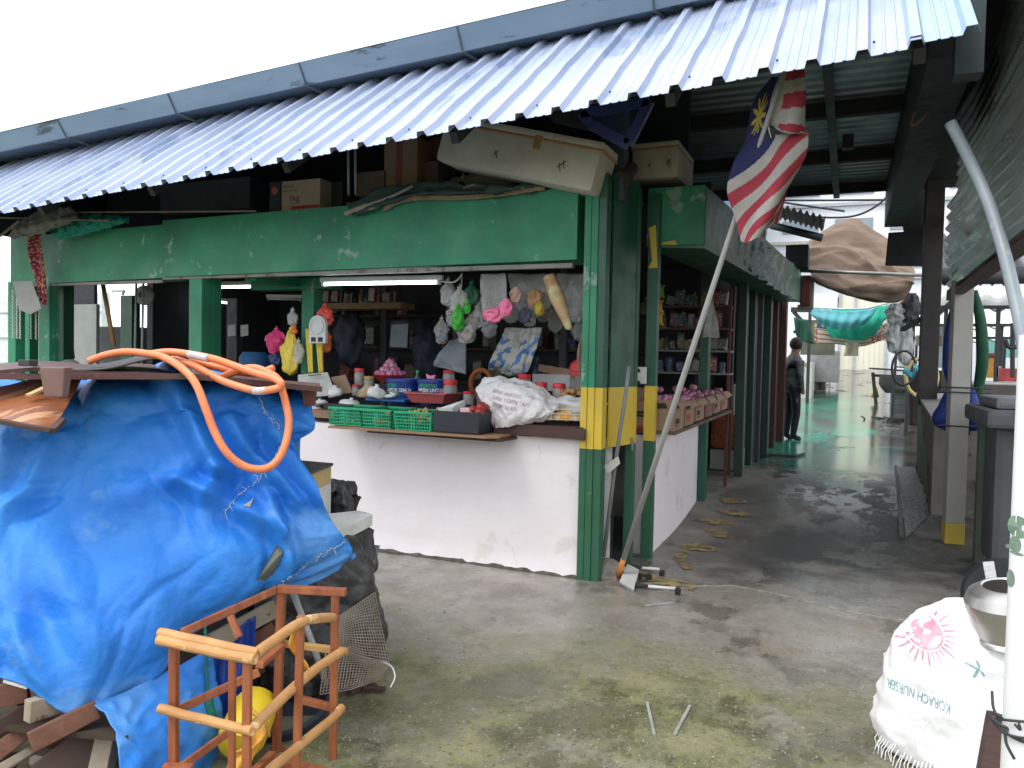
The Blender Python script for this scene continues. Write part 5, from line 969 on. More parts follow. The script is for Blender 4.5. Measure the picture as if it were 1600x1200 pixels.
# shelves inside the alley side
SHM = pm('grey_shelf', (.26, .27, .27), None, 6, .5); mb = MB()
t = thing('goods_rack', 'grey metal rack of packets inside the alley side of the stall', 'rack', V(-1.9, 8.6, 0))
SZ = []
for yp, yr in ((546, 545), (580, 580), (512, 513), (478, 480)):
    a, b_ = OY(1012, yp, 8.6), OY(1140, yr, 8.6); mb = MB(); mb.box((a.x, 8.55, a.z-.02), (b_.x, 8.9, a.z)); part('shelf_board', mb, SHM if yp > 540 else LED, t); SZ.append((a.x, b_.x, a.z))
for x in (1012, 1138): mb = MB(); p = OY(x, 600, 8.6); mb.box((p.x-.015, 8.56, 0), (p.x+.015, 8.6, 2.3)); part('upright', mb, DARKM if x < 1100 else pm('red_brown_post', (.12, .03, .025)), t)
rr = random.Random(31)
for (xa, xb, z), wh in zip(SZ, ('on the middle shelf of the alley rack', 'on the low shelf of the alley rack', 'on the third shelf of the alley rack', 'on the top shelf of the alley rack')):
    x = xa+.06
    while x < xb-.05:
        w_ = rr.uniform(.06, .1); goods(V(x, 8.62, z), w_, rr.uniform(.12, .2), rr.randrange(8), wh); x += w_+.015
for x, y, m_, l in ((1026, 478, pm('yellow_snack', (.7, .42, .03), (.5, .05, .02), 9, .3), 'yellow and red snack bag hanging at the top beside the right post'), (1026, 498, pm('orange_snack', (.6, .2, .03), (.6, .45, .05), 12, .3), 'orange snack bag hanging just below the yellow and red one'), (1028, 455, pm('green_snack', (.12, .25, .05)), 'small green packet hanging above the yellow snack bag')):
    c = OY(x, y, 6.3); mb = MB(); w2, h2 = .055, .055
    PT = [[c+V(-w2, 0, h2), c+V(w2, 0, h2)], [c+V(-w2*.9, -.02, 0), c+V(w2*.9, -.02, 0)], [c+V(-w2, 0, -h2), c+V(w2, 0, -h2)]]; sheet(mb, PT, 10, 10, lambda u, v, p: .02*sin(pi*u)*sin(pi*v), .02); single('snack_packet', mb, m_, l, 'packet', smooth=True)
flatbag([[(1108, 470, 0), (1114, 468, 0)], [(1100, 510, -.05), (1122, 508, -.05)], [(1098, 528, 0), (1124, 528, 0)]], 7.2, 'pale translucent plastic bag hanging before the alley rack', CLRW)
# things under and beyond the counter end
t = thing('crate_stack', 'orange netted sack on a white crate under the far counter end', 'sack', G(1125, 742)); 
mb = MB(); c = G(1126, 742)+V(0, .5, 0); mb.obox(c+V(0, 0, .48), (.36, .4, .42), Matrix.Rotation(0, 3, 'Z'), .05); part('sack_body', mb, pm('orange_net', (.38, .10, .03), (.2, .05, .02), 22, .6, bump=.5, wear=(.5, .35, .2), wsc=18, wth=.6), t)
mb = MB(); mb.obox(c+V(0, 0, .14), (.36, .4, .24), None, .01); part('crate_box', mb, pm('dull_white_plastic', (.36, .36, .35), (.3, .3, .28), 8, .6), t)
DG = pm('deep_green_post', (.008, .040, .025), (.006, .03, .02), 4, .4, wear=(.2, .2, .18), wsc=9, wth=.72); RBR = pm('red_brown_door', (.075, .02, .016), (.05, .015, .012), 4, .5)
def apost(px, wpx, ytop, ybot, m, label, name='post', cat='post', dep=.1, g=None):
    p = G(px, ybot); s_ = wpx*p.y/1310; top = OY(px, ytop, p.y).z; mb = MB(); mb.box((p.x-s_/2, p.y, p.z-.02), (p.x+s_/2, p.y+dep, top), .005); return single(name, mb, m, label, cat, g)
apost(1094, 13, 470, 783, GREEND, 'dark green post at the far end of the pink counter', dep=.14)
apost(1152, 14, 430, 745, DG, 'tall dark green post beyond the orange sack', dep=.14)
apost(1136, 7, 440, 742, RBR, 'slim red brown post just left of the tall dark green post')
apost(1168, 10, 440, 727, DG, 'green shutter edge right of the tall dark green post'); apost(1181, 8, 440, 722, DARKM, 'dark shutter edge in the middle of the alley row')
apost(1192, 12, 440, 716, DG, 'green shutter panel edge left of the red brown doors'); apost(1205, 8, 440, 700, RBR, 'left red brown door leaf along the alley'); apost(1216, 13, 440, 690, RBR, 'wide right red brown door leaf behind the standing person', dep=.3)
apost(1174, 3, 470, 700, pm('pale_pipe', (.4, .38, .3)), 'thin pale pipe on the dark shutters', 'pipe', 'pipe', .03); apost(1143, 3, 600, 735, pm('pale_pipe'), 'short pale pipe beside the tall dark green post', 'pipe', 'pipe', .03); apost(1197, 3, 560, 640, pm('pale_pipe'), 'short pale pipe on the green shutter edge', 'pipe', 'pipe', .03)
mb = MB(); a, b_ = G(1160, 735), G(1226, 690); mb.poly([a+V(-.12, .2, 0), b_+V(-.15, .3, 0), b_+V(-.15, .3, 2.4), a+V(-.12, .2, 2.3)], .06, (1, -.1, 0)); single('shutter', mb, pm('black_green_shutter', (.018, .03, .024), None, 3, .5), 'very dark folding shutter along the left of the alley', 'shutter')
mb = MB(); c = G(1205, 715)+V(0, .1, .02); mb.bar(c+V(-.5, 0, 0), c+V(.3, .1, 0), .03); mb.bar(c+V(.3, .1, 0), c+V(.4, .5, 0), .03); single('floor_bar', mb, DARKM, 'dark bent bar lying on the floor before the shutters', 'bar')
# transparent sheet on the header, small roof, boxes
mb = MB(); PT = [[OX(1132, 362, -.99), OX(1180, 372, -.9), OX(1215, 398, -.83), OX(1252, 418, -.74)], [OX(1140, 392, -.98), OX(1180, 410, -.89), OX(1216, 432, -.81), OX(1252, 446, -.73)], [OX(1150, 405, -.98), OX(1182, 430, -.88), OX(1218, 456, -.8), OX(1250, 474, -.73)]]
sheet(mb, PT, 60, 20, lambda u, v, p: .02*sin(u*60+v*6)+.03*fbm(p, 5), .004); single('plastic_sheet', mb, pm('grimy_clear_sheet', (.13, .20, .17), (.07, .12, .10), 8, .22, alpha=.7, bump=.6), 'grimy clear plastic sheet hung along the alley side header', 'plastic sheet', smooth=True)
t = thing('small_awning', 'small dark corrugated awning above the plastic sheet at the alley header', 'awning', OY(1240, 360, 12.5)); mb = MB(); vs = []; n = 40
for i in range(n+1): u = i/n; a = OY(1205+82*u, 338+22*u, 12.6); vs += [a+V(0, 0, .03*sin(i*1.6)), a+V(.1, -2.5, -.25+.03*sin(i*1.6))]
mb.add(vs, [(2*i, 2*i+1, 2*i+3, 2*i+2) for i in range(n)]); mb.bar(OY(1205, 352, 12.4), OY(1285, 372, 12.4), .12, .1); part('sheeting', mb, pm('dull_dark_sheet', (.06, .075, .08), None, 5, .5, metal=.4), t, smooth=True)
mb = MB(); mb.box(OY(1228, 383, 12), OY(1262, 416, 12)+V(0, .4, 0)); single('black_box', mb, pm('black_navy', (.008, .01, .016)), 'black box hanging under the small corrugated awning', 'box')
mb = MB(); a = OY(1251, 432, 12.7); mb.box(OY(1251, 430, 12.7), OY(1267, 478, 12.7)+V(0, .3, 0), .03); single('brown_signbox', mb, pm('maroon', (.13, .035, .03)), 'maroon box at the far end of the header', 'box')
mb = MB(); mb.box(OY(1266, 434, 12.8), OY(1270, 480, 12.8)+V(0, .3, 0)); mb.box(OY(1246, 476, 12.75), OY(1270, 482, 12.75)+V(0, .3, 0)); single('box_frame', mb, pm('dull_grey_frame', (.3, .28, .26)), 'pale frame edging the maroon box', 'frame')
# brown canvas slung across the alley
CANV = pm('brown_canvas', (.24, .175, .13), (.15, .105, .075), 2, .85, bump=.15, bsc=12, stretch=(.6, 1, 3), wear=(.11, .08, .06), wsc=4, wth=.62)
mb = MB(); PT = [[(1254, 384, 13.2), (1282, 366, 13.6), (1318, 350, 13.9), (1334, 347, 14), (1362, 364, 14), (1394, 388, 13.9), (1430, 424, 13.4)],
    [(1258, 396, 12.9), (1288, 386, 13.3), (1320, 380, 13.5), (1342, 386, 13.6), (1368, 398, 13.6), (1398, 412, 13.5), (1430, 430, 13.3)],
    [(1264, 414, 12.7), (1292, 412, 13.0), (1322, 414, 13.2), (1346, 420, 13.3), (1370, 428, 13.3), (1400, 434, 13.3), (1428, 437, 13.2)],
    [(1268, 430, 12.6), (1296, 438, 12.8), (1324, 446, 12.9), (1348, 452, 13.0), (1372, 455, 13.1), (1402, 452, 13.1), (1426, 444, 13.2)],
    [(1271, 438, 12.8), (1298, 450, 12.9), (1326, 462, 13.0), (1350, 468, 13.1), (1374, 472, 13.2), (1404, 470, 13.2), (1424, 450, 13.2)]]
def cdisp(u, v, p):
    n1 = noise.noise(V(u*2.2, v*3, 0)); n2 = noise.noise(V(u*4, v*6, 5)); k = sin(pi*min(1, max(0, u)))**.5
    return .10*(1-abs((v*5.5+u*1.3+n1*.8) % 2-1)**.8)*k+.045*(1-abs((v*11-u*1.5+n2*.9) % 2-1))*k+.006*noise.noise(V(u*14, v*14, 1))+.06*(1-min(1, abs(v-.25-.45*u)*14))
sheet(mb, [[OY(*q) for q in row] for row in PT], 130, 90, cdisp, .01); single('canvas', mb, CANV, 'brown canvas slung across the alley in heavy folds', 'canvas', smooth=60)
mb = MB(); mb.tube([OY(1250, 423, 12.2), OY(1442, 430, 12.0)], .025, 8); single('cross_pipe', mb, pm('galv_pipe', (.4, .41, .4), None, 4, .35, metal=.4), 'grey pipe crossing the alley in front of the brown canvas', 'pipe', smooth=True)
mb = MB(); mb.poly([OY(1388, 364, 10.9), OY(1447, 360, 10.9), OY(1447, 416, 10.9), OY(1383, 415, 10.9)], .05, (0, -1, 0)); single('black_sheet', mb, INT, 'black square sheet hanging at the right end of the canvas', 'sheet')
mb = MB(); mb.poly([OY(1393, 300, 10.95), OY(1447, 290, 10.95), OY(1447, 362, 10.95), OY(1412, 362, 10.95), OY(1408, 340, 10.95), OY(1394, 335, 10.95)], .06, (0, -1, 0)); single('end_boarding', mb, INT, 'black boarding closing the end of the box gutter above the square sheet', 'boarding')
for pts, l in (([(1215, 313), (1300, 313), (1398, 312)], 'straight cable crossing high under the alley roof end'), ([(1230, 336), (1300, 340), (1340, 336), (1372, 320), (1392, 300)], 'sagging cable in front of the white building'), ([(1222, 316), (1270, 323), (1320, 330)], 'short sloping cable left in front of the white building')):
    mb = MB(); mb.tube(spline([OY(x, y, 12.5) for x, y in pts], 8), .016, 5); single('overhead_cable', mb, DARKM, l, 'cable', smooth=True)
mb = MB(); mb.tube(spline([OY(1438, 118, 6), OY(1440, 150, 6), OY(1430, 175, 6), OY(1424, 195, 6), OY(1436, 190, 6), OY(1450, 175, 6), OY(1444, 172, 6)], 5), .012, 6); single('looped_rope', mb, pm('tan_cord', (.32, .2, .15)), 'tan cord looped from the box gutter', 'cord', smooth=True)
# black post on the right of the alley
mb = MB(); a = OY(1451, 660, 10.3); mb.box((a.x-.12, 10.3, 1.05), (a.x+.08, 10.48, 3.8), .01); single('black_post', mb, pm('sooty_post', (.05, .045, .04), (.035, .03, .03), 5, .6), 'tall sooty square post at the right side of the alley', 'post')
mb = MB(); mb.bar(OY(1462, 495, 10.4), OY(1490, 468, 10.4), .05); mb.bar(OY(1440, 498, 10.4), OY(1410, 515, 11.4), .05); single('brace', mb, DARKM, 'slanting braces at the middle of the sooty post', 'brace')

# ------------------------------------------------------------------ far end of the alley
t = thing('white_block', 'large white apartment building seen above the canvas at the end of the alley', 'building', V(5, 66, 1))
mb = MB(); mb.box((-14, 66, 0), (45, 80, 26)); part('wall', mb, pm('white_render', (.78, .80, .82), (.72, .74, .76), .3, .8), t)
GLS = pm('dim_window', (.28, .33, .38), (.2, .25, .3), .8, .3)
for k in range(6):
    z = 8.2+2.9*k; mb = MB(); mb.box((-14, 65.7, z), (45, 66, z+.25)); part('ledge', mb, pm('cream_band', (.62, .60, .50)) if k % 2 else pm('grey_band', (.5, .52, .55)), t)
    for i in range(14): mb = MB(); x = -13+i*3.9; mb.box((x, 65.9, z+.9), (x+2.7, 66.0, z+1.9)); part('window', mb, GLS, t)
t = thing('blue_tower', 'blue glazed building edge left of the white apartment building', 'building', V(-9.5, 60, 1)); mb = MB(); mb.box((-16, 60, 0), (-6.6, 64, 30)); part('wall', mb, pm('blue_glass', (.10, .18, .32), (.07, .13, .25), .6, .3), t)
mb = MB()
for z in range(4, 28, 2): mb.box((-16, 59.9, z), (-6.6, 60, z+.15))
part('mullions', mb, pm('grey_band'), t)
t = thing('gabled_shed', 'low shed with a dull red gable roof behind the green net', 'shed', V(-.5, 44, 1.3))
a, b_, c_ = OY(1268, 486, 44), OY(1334, 454, 44), OY(1408, 486, 44); mb = MB(); mb.poly([a, c_, b_], .3, (0, -1, 0)); part('gable', mb, pm('dusty_red_gable', (.26, .17, .16), (.2, .14, .13), 1, .7, stretch=(1, 1, 6)), t)
mb = MB(); mb.bar(a+V(0, -.3, 0), b_+V(0, -.3, .1), .5, .12); mb.bar(c_+V(0, -.3, 0), b_+V(0, -.3, .1), .5, .12); part('roof', mb, pm('pale_grey'), t)
mb = MB(); mb.box((a.x, 44, 1), (c_.x, 48, a.z)); part('wall', mb, pm('white_render'), t)
t = thing('gate', 'cream sheet metal double gate closing the end of the alley', 'gate', V(.2, 45, 1.32))
GC_ = pm('cream_gate', (.80, .78, .62), (.74, .72, .58), .8, .6)
for xa, xb in ((1311, 1333), (1334, 1381)):
    a, b_ = OY(xa, 575, 36), OY(xb, 575, 36); mb = MB(); x = a.x
    while x < b_.x-.05: mb.box((x, 36, 1.36), (min(x+.16, b_.x), 36.04, 5.0)); mb.box((x+.16, 36.02, 1.36), (min(x+.2, b_.x), 36.05, 5.0)); x += .2
    part('gate_leaf', mb, GC_, t)
for xp in (1309, 1333, 1383): mb = MB(); a = OY(xp, 575, 35.95); mb.box((a.x-.05, 35.9, 1.3), (a.x+.05, 36.1, 5.1)); part('gate_post', mb, pm('pale_grey'), t)
mb = MB(); a = OY(1309, 575, 36); mb.box((a.x-12, 36, 1.2), (a.x-.1, 36.3, 4.6)); mb.box((OY(1385, 575, 36).x, 36, 1.2), (OY(1385, 575, 36).x+30, 36.3, 4.0)); single('boundary_wall', mb, pm('white_render'), 'white boundary wall beside the cream gate', 'wall')
# green net and striped banner
NETG = pm('green_shade_net', (.02, .44, .30), (.02, .34, .23), 3, .7, bump=.3, alpha=.96); NETB = pm('blue_green_net', (.10, .45, .50), (.12, .36, .42), 3, .6, alpha=.8, wear=(.6, .66, .7), wsc=3, wth=.6)
mb = MB(); PT = [[(1300, 482, 19), (1345, 482, 19), (1392, 476, 19)], [(1290, 505, 19), (1345, 508, 18.8), (1390, 492, 19)], [(1300, 525, 19), (1345, 528, 18.9), (1380, 505, 19)], [(1332, 529, 19), (1350, 529, 19), (1368, 522, 19)]]
sheet(mb, [[OY(*q) for q in r_] for r_ in PT], 50, 30, lambda u, v, p: .015*sin(u*34+v*3), .01); single('shade_net', mb, NETG, 'bright green shade net hanging across the alley', 'net', smooth=True)
mb = MB(); PT = [[(1262, 481, 18.6), (1290, 483, 18.6), (1325, 486, 18.6), (1372, 480, 18.6)], [(1268, 492, 18.5), (1292, 498, 18.4), (1325, 502, 18.4), (1362, 496, 18.5)], [(1276, 502, 18.6), (1296, 512, 18.5), (1325, 517, 18.5), (1350, 508, 18.6)]]
sheet(mb, [[OY(*q) for q in r_] for r_ in PT], 50, 24, lambda u, v, p: .015*sin(u*40+v*5), .01); single('pale_net', mb, NETB, 'blue green torn net hanging in front of the bright green net', 'net', smooth=True)
mb = MB(); mb.tube(spline([OY(1262, 480, 18.5), OY(1300, 482, 18.5), OY(1350, 482, 18.5), OY(1385, 474, 18.5)], 6), .02, 5); single('net_rope', mb, pm('white_wire'), 'white rope carrying the shade nets', 'rope')
def ban(u, v):
    if u < .33 and v < .22: return (.03, .06, .22) if noise.noise(V(u*20, v*9, 0)) < .2 else (.6, .5, .1)
    if u > .72: return (.60, .56, .48) if noise.noise(V(u*30, v*9, 0)) < .15 else (.55, .06, .05)
    if u < .05: return (.4, .06, .05) if noise.noise(V(u*50, v*9, 0)) < .1 else (.3, .4, .3)
    return (.42, .12, .09) if (v*4.2) % 1 < .34 else (.52, .50, .42)
mb = MB(); PT = [[(1272, 505, 19.2), (1310, 510, 19.2), (1350, 514, 19.2), (1396, 500, 19.2)], [(1272, 520, 19.2), (1310, 526, 19.2), (1350, 530, 19.2), (1396, 514, 19.2)], [(1272, 536, 19.2), (1310, 538, 19.2), (1350, 541, 19.2), (1396, 524, 19.2)]]
sheet(mb, [[OY(*q) for q in r_] for r_ in PT], 110, 36, lambda u, v, p: .06*sin(u*11), .01, ban); single('banner', mb, pm('banner_cloth', (1, 1, 1), None, 4, .7, vcol=True), 'faded striped banner with red lettering strip below the green net', 'banner', smooth=True)
part_txt = text_mb('PESTA', OY(1362, 535, 19.12), (1, 0, .18), (-.18, 0, 1), .16); single('banner_lettering', part_txt, REDP, 'red letters on the right of the striped banner', 'lettering')
mb = MB(); PT = [[OY(1320, 535, 19), OY(1342, 535, 19)], [OY(1321, 545, 19), OY(1341, 547, 19)], [OY(1318, 556, 19), OY(1341, 556, 19)]]; sheet(mb, PT, 12, 12, lambda u, v, p: .03*sin(u*9), .01); single('hanging_cloth', mb, pm('tan_cloth', (.42, .38, .28)), 'tan cloth hanging below the middle of the banner', 'cloth', smooth=True)
# rags on the right of the net
RAG = pm('grey_rag', (.55, .56, .56), (.32, .33, .34), 5, .8, bump=.5)
for x, y, w_, h, l in ((1400, 474, .28, .35, 'pale grey rag bundle at the right end of the nets'), (1398, 502, .22, .5, 'grey white rag hanging below the rag bundle'), (1416, 500, .2, .7, 'narrow rag hanging beside the ladder pole'), (1424, 458, .25, .5, 'dark rag hanging next to the sooty post')):
    single('rag', bagmesh(OY(x, y, 13.5), w_, h, seed=x, jit=.5, neck=.5), RAG if x != 1424 else DARKM, l, 'rag', smooth=True)
for i in range(6):
    mb = MB(); a = OY(1384+i, 484+i*5, 18.8); b_ = OY(1402, 478+i*6, 18.5); mb.tube([a, b_], .014, 4); single('net_string', mb, pm('white_wire'), 'white string pulling the right edge of the nets', 'string', 'strings at the right edge of the nets')
# left side beyond the header
apost(1261, 5, 484, 630, DARKM, 'black thin pole right of the standing person', 'pole', 'pole', .04)
apost(1281, 3, 545, 607, DARKM, 'thin pole standing on a flat grey base in the alley', 'pole', 'pole', .03)
mb = MB(); p = G(1279, 615); mb.box((p.x-.18, p.y-.05, p.z), (p.x+.18, p.y+.2, p.z+.1), .01); single('flat_base', mb, pm('grey_block_mat', (.12, .13, .125)), 'flat grey block under the thin pole', 'block')
for xa, xb, yt, yb, m_, l in ((1250, 1268, 566, 622, pm('whitewash', (.62, .62, .58), (.5, .5, .46), 2, .7, wear=(.2, .2, .12), wsc=3, wth=.6), 'white masonry counter behind the black thin pole'), (1268, 1289, 566, 606, pm('mossy_white', (.46, .46, .36), (.24, .24, .15), 2.5, .8), 'mossy stained masonry counter farther up the alley'), (1296, 1310, 548, 592, pm('grey_wallend', (.3, .3, .3)), 'grey wall end near the cream gate')):
    p, q = G(xa, yb), G(xb, yb); z = OY(xa, yt, p.y).z; mb = MB(); mb.box((p.x-.6, p.y, p.z-.1), (q.x, p.y+2.2, z), .02); single('masonry_counter', mb, m_, l, 'counter')
for x, yt, yb, l in ((1296, 530, 598, 'pale post beside the mossy counter'), (1272, 510, 566, 'yellowish post above the mossy counter')): apost(x, 3, yt, yb, pm('pale_post', (.42, .41, .36)), l, dep=.06)
mb = MB(); a, b_ = OY(1252, 500, 22), OY(1304, 555, 22); mb.box((a.x, 22, b_.z), (b_.x, 22.2, a.z)); single('dim_stall', mb, pm('dim_olive', (.14, .14, .1), (.08, .08, .06), 2, .8), 'dim olive stall front at the left beyond the banner', 'stall')
mb = MB(); mb.bar(OY(1240, 487, 17), OY(1262, 512, 17), .08); mb.bar(OY(1240, 520, 17), OY(1262, 500, 17), .05); mb.bar(OY(1236, 484, 17), OY(1268, 484, 17), .1); single('stall_bracket', mb, DARKM, 'dark bracket frame behind the person at the left', 'bracket')
mb = MB(); PT = [[OY(1240, 496, 16.8), OY(1262, 500, 16.8)], [OY(1244, 520, 16.8), OY(1268, 520, 16.8)], [OY(1250, 532, 16.8), OY(1272, 538, 16.8)]]; sheet(mb, PT, 12, 12, lambda u, v, p: .05*sin(u*9+v*4), .02); single('green_cloth', mb, pm('dark_green_cloth', (.02, .10, .06)), 'dark green cloth hanging behind the person', 'cloth', smooth=True)
mb = MB(); mb.box((-14, 12.6, 0), (-1.25, 12.7, 3.6)); mb.box((-14, 24, 1), (-3, 24.3, 5.2)); single('rear_stalls', mb, INT, 'dark rear wall of the stalls on the left of the alley', 'wall')
# dark table, rack and cabinet on the right
t = thing('market_table', 'dark cluttered table standing halfway up the alley', 'table', G(1395, 632))
p, q = G(1362, 632), G(1428, 632); z = OY(1362, 585, p.y).z; dk = pm('black_table', (.03, .033, .036), None, 4, .5)
mb = MB(); mb.box((p.x, p.y, z-.06), (q.x+.3, p.y+1.2, z), .01); part('table_top', mb, dk, t)
mb = MB(); mb.bar(V(p.x, p.y+.05, z+.05), V(p.x+.1, p.y+.05, p.z), .08); part('leg', mb, dk, t)
mb = MB(); mb.bar(V(q.x, p.y+.05, z), V(q.x, p.y+.05, p.z), .06); part('leg', mb, dk, t)
mb = MB(); PT = [[V(p.x+.15, p.y-.02, z-.02), V(q.x+.2, p.y-.02, z-.02)], [V(p.x+.15, p.y-.05, z-.25), V(q.x+.2, p.y-.05, z-.3)], [V(p.x+.3, p.y-.02, z-.45), V(q.x, p.y-.02, z-.4)]]; sheet(mb, PT, 14, 14, lambda u, v, p_: .02*sin(u*14), .01); part('black_cloth', mb, INT, t, smooth=True)
mb = MB(); mb.box((p.x+.45, p.y+.3, p.z), (q.x-.1, p.y+.9, z-.35), .03); single('pale_tub', mb, pm('pale_green_tub', (.26, .33, .3)), 'pale green tub under the dark cluttered table', 'tub')
mb = MB(); mb.bar(V(p.x-.05, p.y, z+.15), V(p.x+.9, p.y+.3, z+.1), .25, .04); single('tray', mb, DARKM, 'dark flat tray lying on the cluttered table', 'tray')
mb = MB(); mb.lathe([(.09, -.0), (.06, .15), (.02, .28)], G(1367, 628)+V(.0, -.1, .12), 10, None, .02); single('orange_bag', mb, pm('orange_bagm', (.6, .3, .04)), 'orange yellow bag hanging at the left leg of the dark table', 'bag', smooth=True)
t = thing('ladder_rack', 'dark leaning ladder like rack in front of the table', 'rack', G(1400, 662)); a, b_ = G(1393, 660), G(1420, 664)
for (p_, tp) in ((a, OY(1406, 470, a.y)), (b_, OY(1417, 470, b_.y))): mb = MB(); mb.bar(p_, tp, .05); part('upright', mb, DARKM, t)
for k in range(5): u = .12+.17*k; mb = MB(); mb.bar(a.lerp(OY(1406, 470, a.y), u), b_.lerp(OY(1417, 470, b_.y), u), .03); part('rung', mb, DARKM, t)
mb = MB(); mb.tube([OY(1412, 575, 13)+V(.16*cos(k*pi/9+.3), 0, .26*sin(k*pi/9+.3)) for k in range(18)], .018, 6, closed=True); single('hoop', mb, INT, 'black hoop leaning on the ladder rack', 'hoop', smooth=True)
mb = MB(); a = G(1428, 664); mb.box((a.x-.12, a.y, a.z), (a.x+.5, a.y+.9, OY(1428, 578, a.y).z), .02); single('dark_cabinet', mb, pm('brown_black', (.045, .035, .03)), 'brown black cabinet at the right before the sooty post', 'cabinet')
mb = MB(); PT = [[OY(1412, 578, 12.7), OY(1440, 572, 12.7)], [OY(1410, 584, 12.4), OY(1440, 580, 12.4)]]; sheet(mb, PT, 14, 6, lambda u, v, p: .06*sin(u*11), .03); single('teal_cloth', mb, pm('teal_cloth', (.03, .25, .3)), 'teal cloth lying on the brown black cabinet', 'cloth', smooth=True)
mb = MB(); a = G(1385, 658)
for i in range(14): p_ = a+V(rr.uniform(-.5, .6), rr.uniform(-.3, .6), .02); mb.bar(p_, p_+V(rr.uniform(-.3, .3), rr.uniform(-.2, .2), .02), .03)
s_ = single('debris', mb, INT, 'dark scraps scattered on the floor before the ladder rack', 'debris', kind='stuff')
# ------------------------------------------------------------------ the person at the shutters
def person(p, h, face):
    """one skinned figure; p = ground point, face = heading angle (0 looks along +Y)"""
    k = h/1.7; J = [(0, 0, .92), (0, .0, 1.05), (0, .01, 1.22), (0, .0, 1.38), (0, .02, 1.47), (0, .035, 1.56), (0, .05, 1.66),
                    (.09, 0, .88), (.10, .03, .48), (.10, -.02, .09), (.11, .12, .035), (-.09, 0, .88), (-.11, .0, .48), (-.11, -.04, .09), (-.12, .10, .035),
                    (.17, 0, 1.36), (.22, .02, 1.10), (.20, .06, .88), (.19, .10, .80), (-.17, 0, 1.36), (-.23, .0, 1.10), (-.21, .05, .88), (-.20, .09, .80)]
    E_ = [(0, 1), (1, 2), (2, 3), (3, 4), (4, 5), (5, 6), (0, 7), (7, 8), (8, 9), (9, 10), (0, 11), (11, 12), (12, 13), (13, 14), (3, 15), (15, 16), (16, 17), (17, 18), (3, 19), (19, 20), (20, 21), (21, 22)]
    Rr = [(.175, .14), (.175, .14), (.19, .15), (.14, .11), (.055, .055), (.075, .09), (.07, .085), (.1, .1), (.07, .07), (.055, .055), (.045, .035), (.1, .1), (.07, .07), (.055, .055), (.045, .035), (.075, .07), (.055, .055), (.042, .042), (.03, .03), (.075, .07), (.055, .055), (.042, .042), (.03, .03)]
    me = bpy.data.meshes.new('person'); rz = Matrix.Rotation(face, 3, 'Z'); me.from_pydata([tuple(rz @ (Vector(j)*k)) for j in J], E_, []); o = bpy.data.objects.new('person_tmp', me); COL.objects.link(o)
    md = o.modifiers.new('s', 'SKIN'); md.use_smooth_shade = True
    for i, r_ in enumerate(Rr): me.skin_vertices[0].data[i].radius = (r_[0]*k, r_[1]*k)
    me.skin_vertices[0].data[0].use_root = True; o.modifiers.new('ss', 'SUBSURF').levels = 2; o.modifiers['ss'].render_levels = 2
    dg = bpy.context.evaluated_depsgraph_get(); m2 = bpy.data.meshes.new_from_object(o.evaluated_get(dg)); bpy.data.objects.remove(o)
    SKN = pm('skin', (.32, .18, .12), None, 6, .6); JK = pm('dark_jacket', (.03, .033, .037), (.15, .155, .16), 4, .7, stretch=(1, 1, 2.5)); PT_ = pm('black_trousers', (.012, .013, .016), None, 5, .8); SH = pm('dark_shoe', (.03, .025, .025))
    m2.materials.clear(); [m2.materials.append(x) for x in (SKN, JK, PT_, SH)]
    for q in m2.polygons:
        z = q.center.z/k; loc = rz.inverted() @ q.center; q.material_index = 3 if z < .07 else 2 if (z < .93 and abs(loc.x)/k < .17) else 0 if (z > 1.475 or (.76 < z < .86 and abs(loc.x)/k > .18)) else 1; q.use_smooth = True
    o = bpy.data.objects.new('person', m2); COL.objects.link(o); o.location = p; ROOT['person'] = Vector(p)
    tag(o, 'person in dark grey jacket and black trousers standing by the red brown doors', 'person')
    mb = MB(); c = Vector(p)+rz @ (V(0, .03, 1.64)*k); mb.ball(c, .105*k, 14, (1, 1.05, 1.1), .006); part('hair', mb, pm('black_hair', (.012, .011, .011)), o, smooth=True)
    mb = MB(); mb.ball(Vector(p)+rz @ (V(0, .125, 1.58)*k), .035, 8, (.6, .7, 1)); part('face_profile', mb, SKN, o, smooth=True); return o
pp = G(1236, 687)-V(0, 0, .025); person(pp, 1.74, R(-60))
# ------------------------------------------------------------------ blue tarp heap in the foreground
TARP = pm('blue_tarp', (.010, .155, .60), (.03, .24, .68), 1.8, .50, .66, .25, 26, wear=(.07, .25, .60), wsc=1.3, wth=.55, wear2=(.22, .33, .45), w2sc=16, w2th=.70, stretch=(1, 1, 1.3))
def WP(rows): return [[W(*q) for q in row] for row in rows]
tp = thing('tarpaulin', 'large creased blue tarpaulin draped over a heap of junk', 'tarpaulin', W(250, 1050, 2.7))
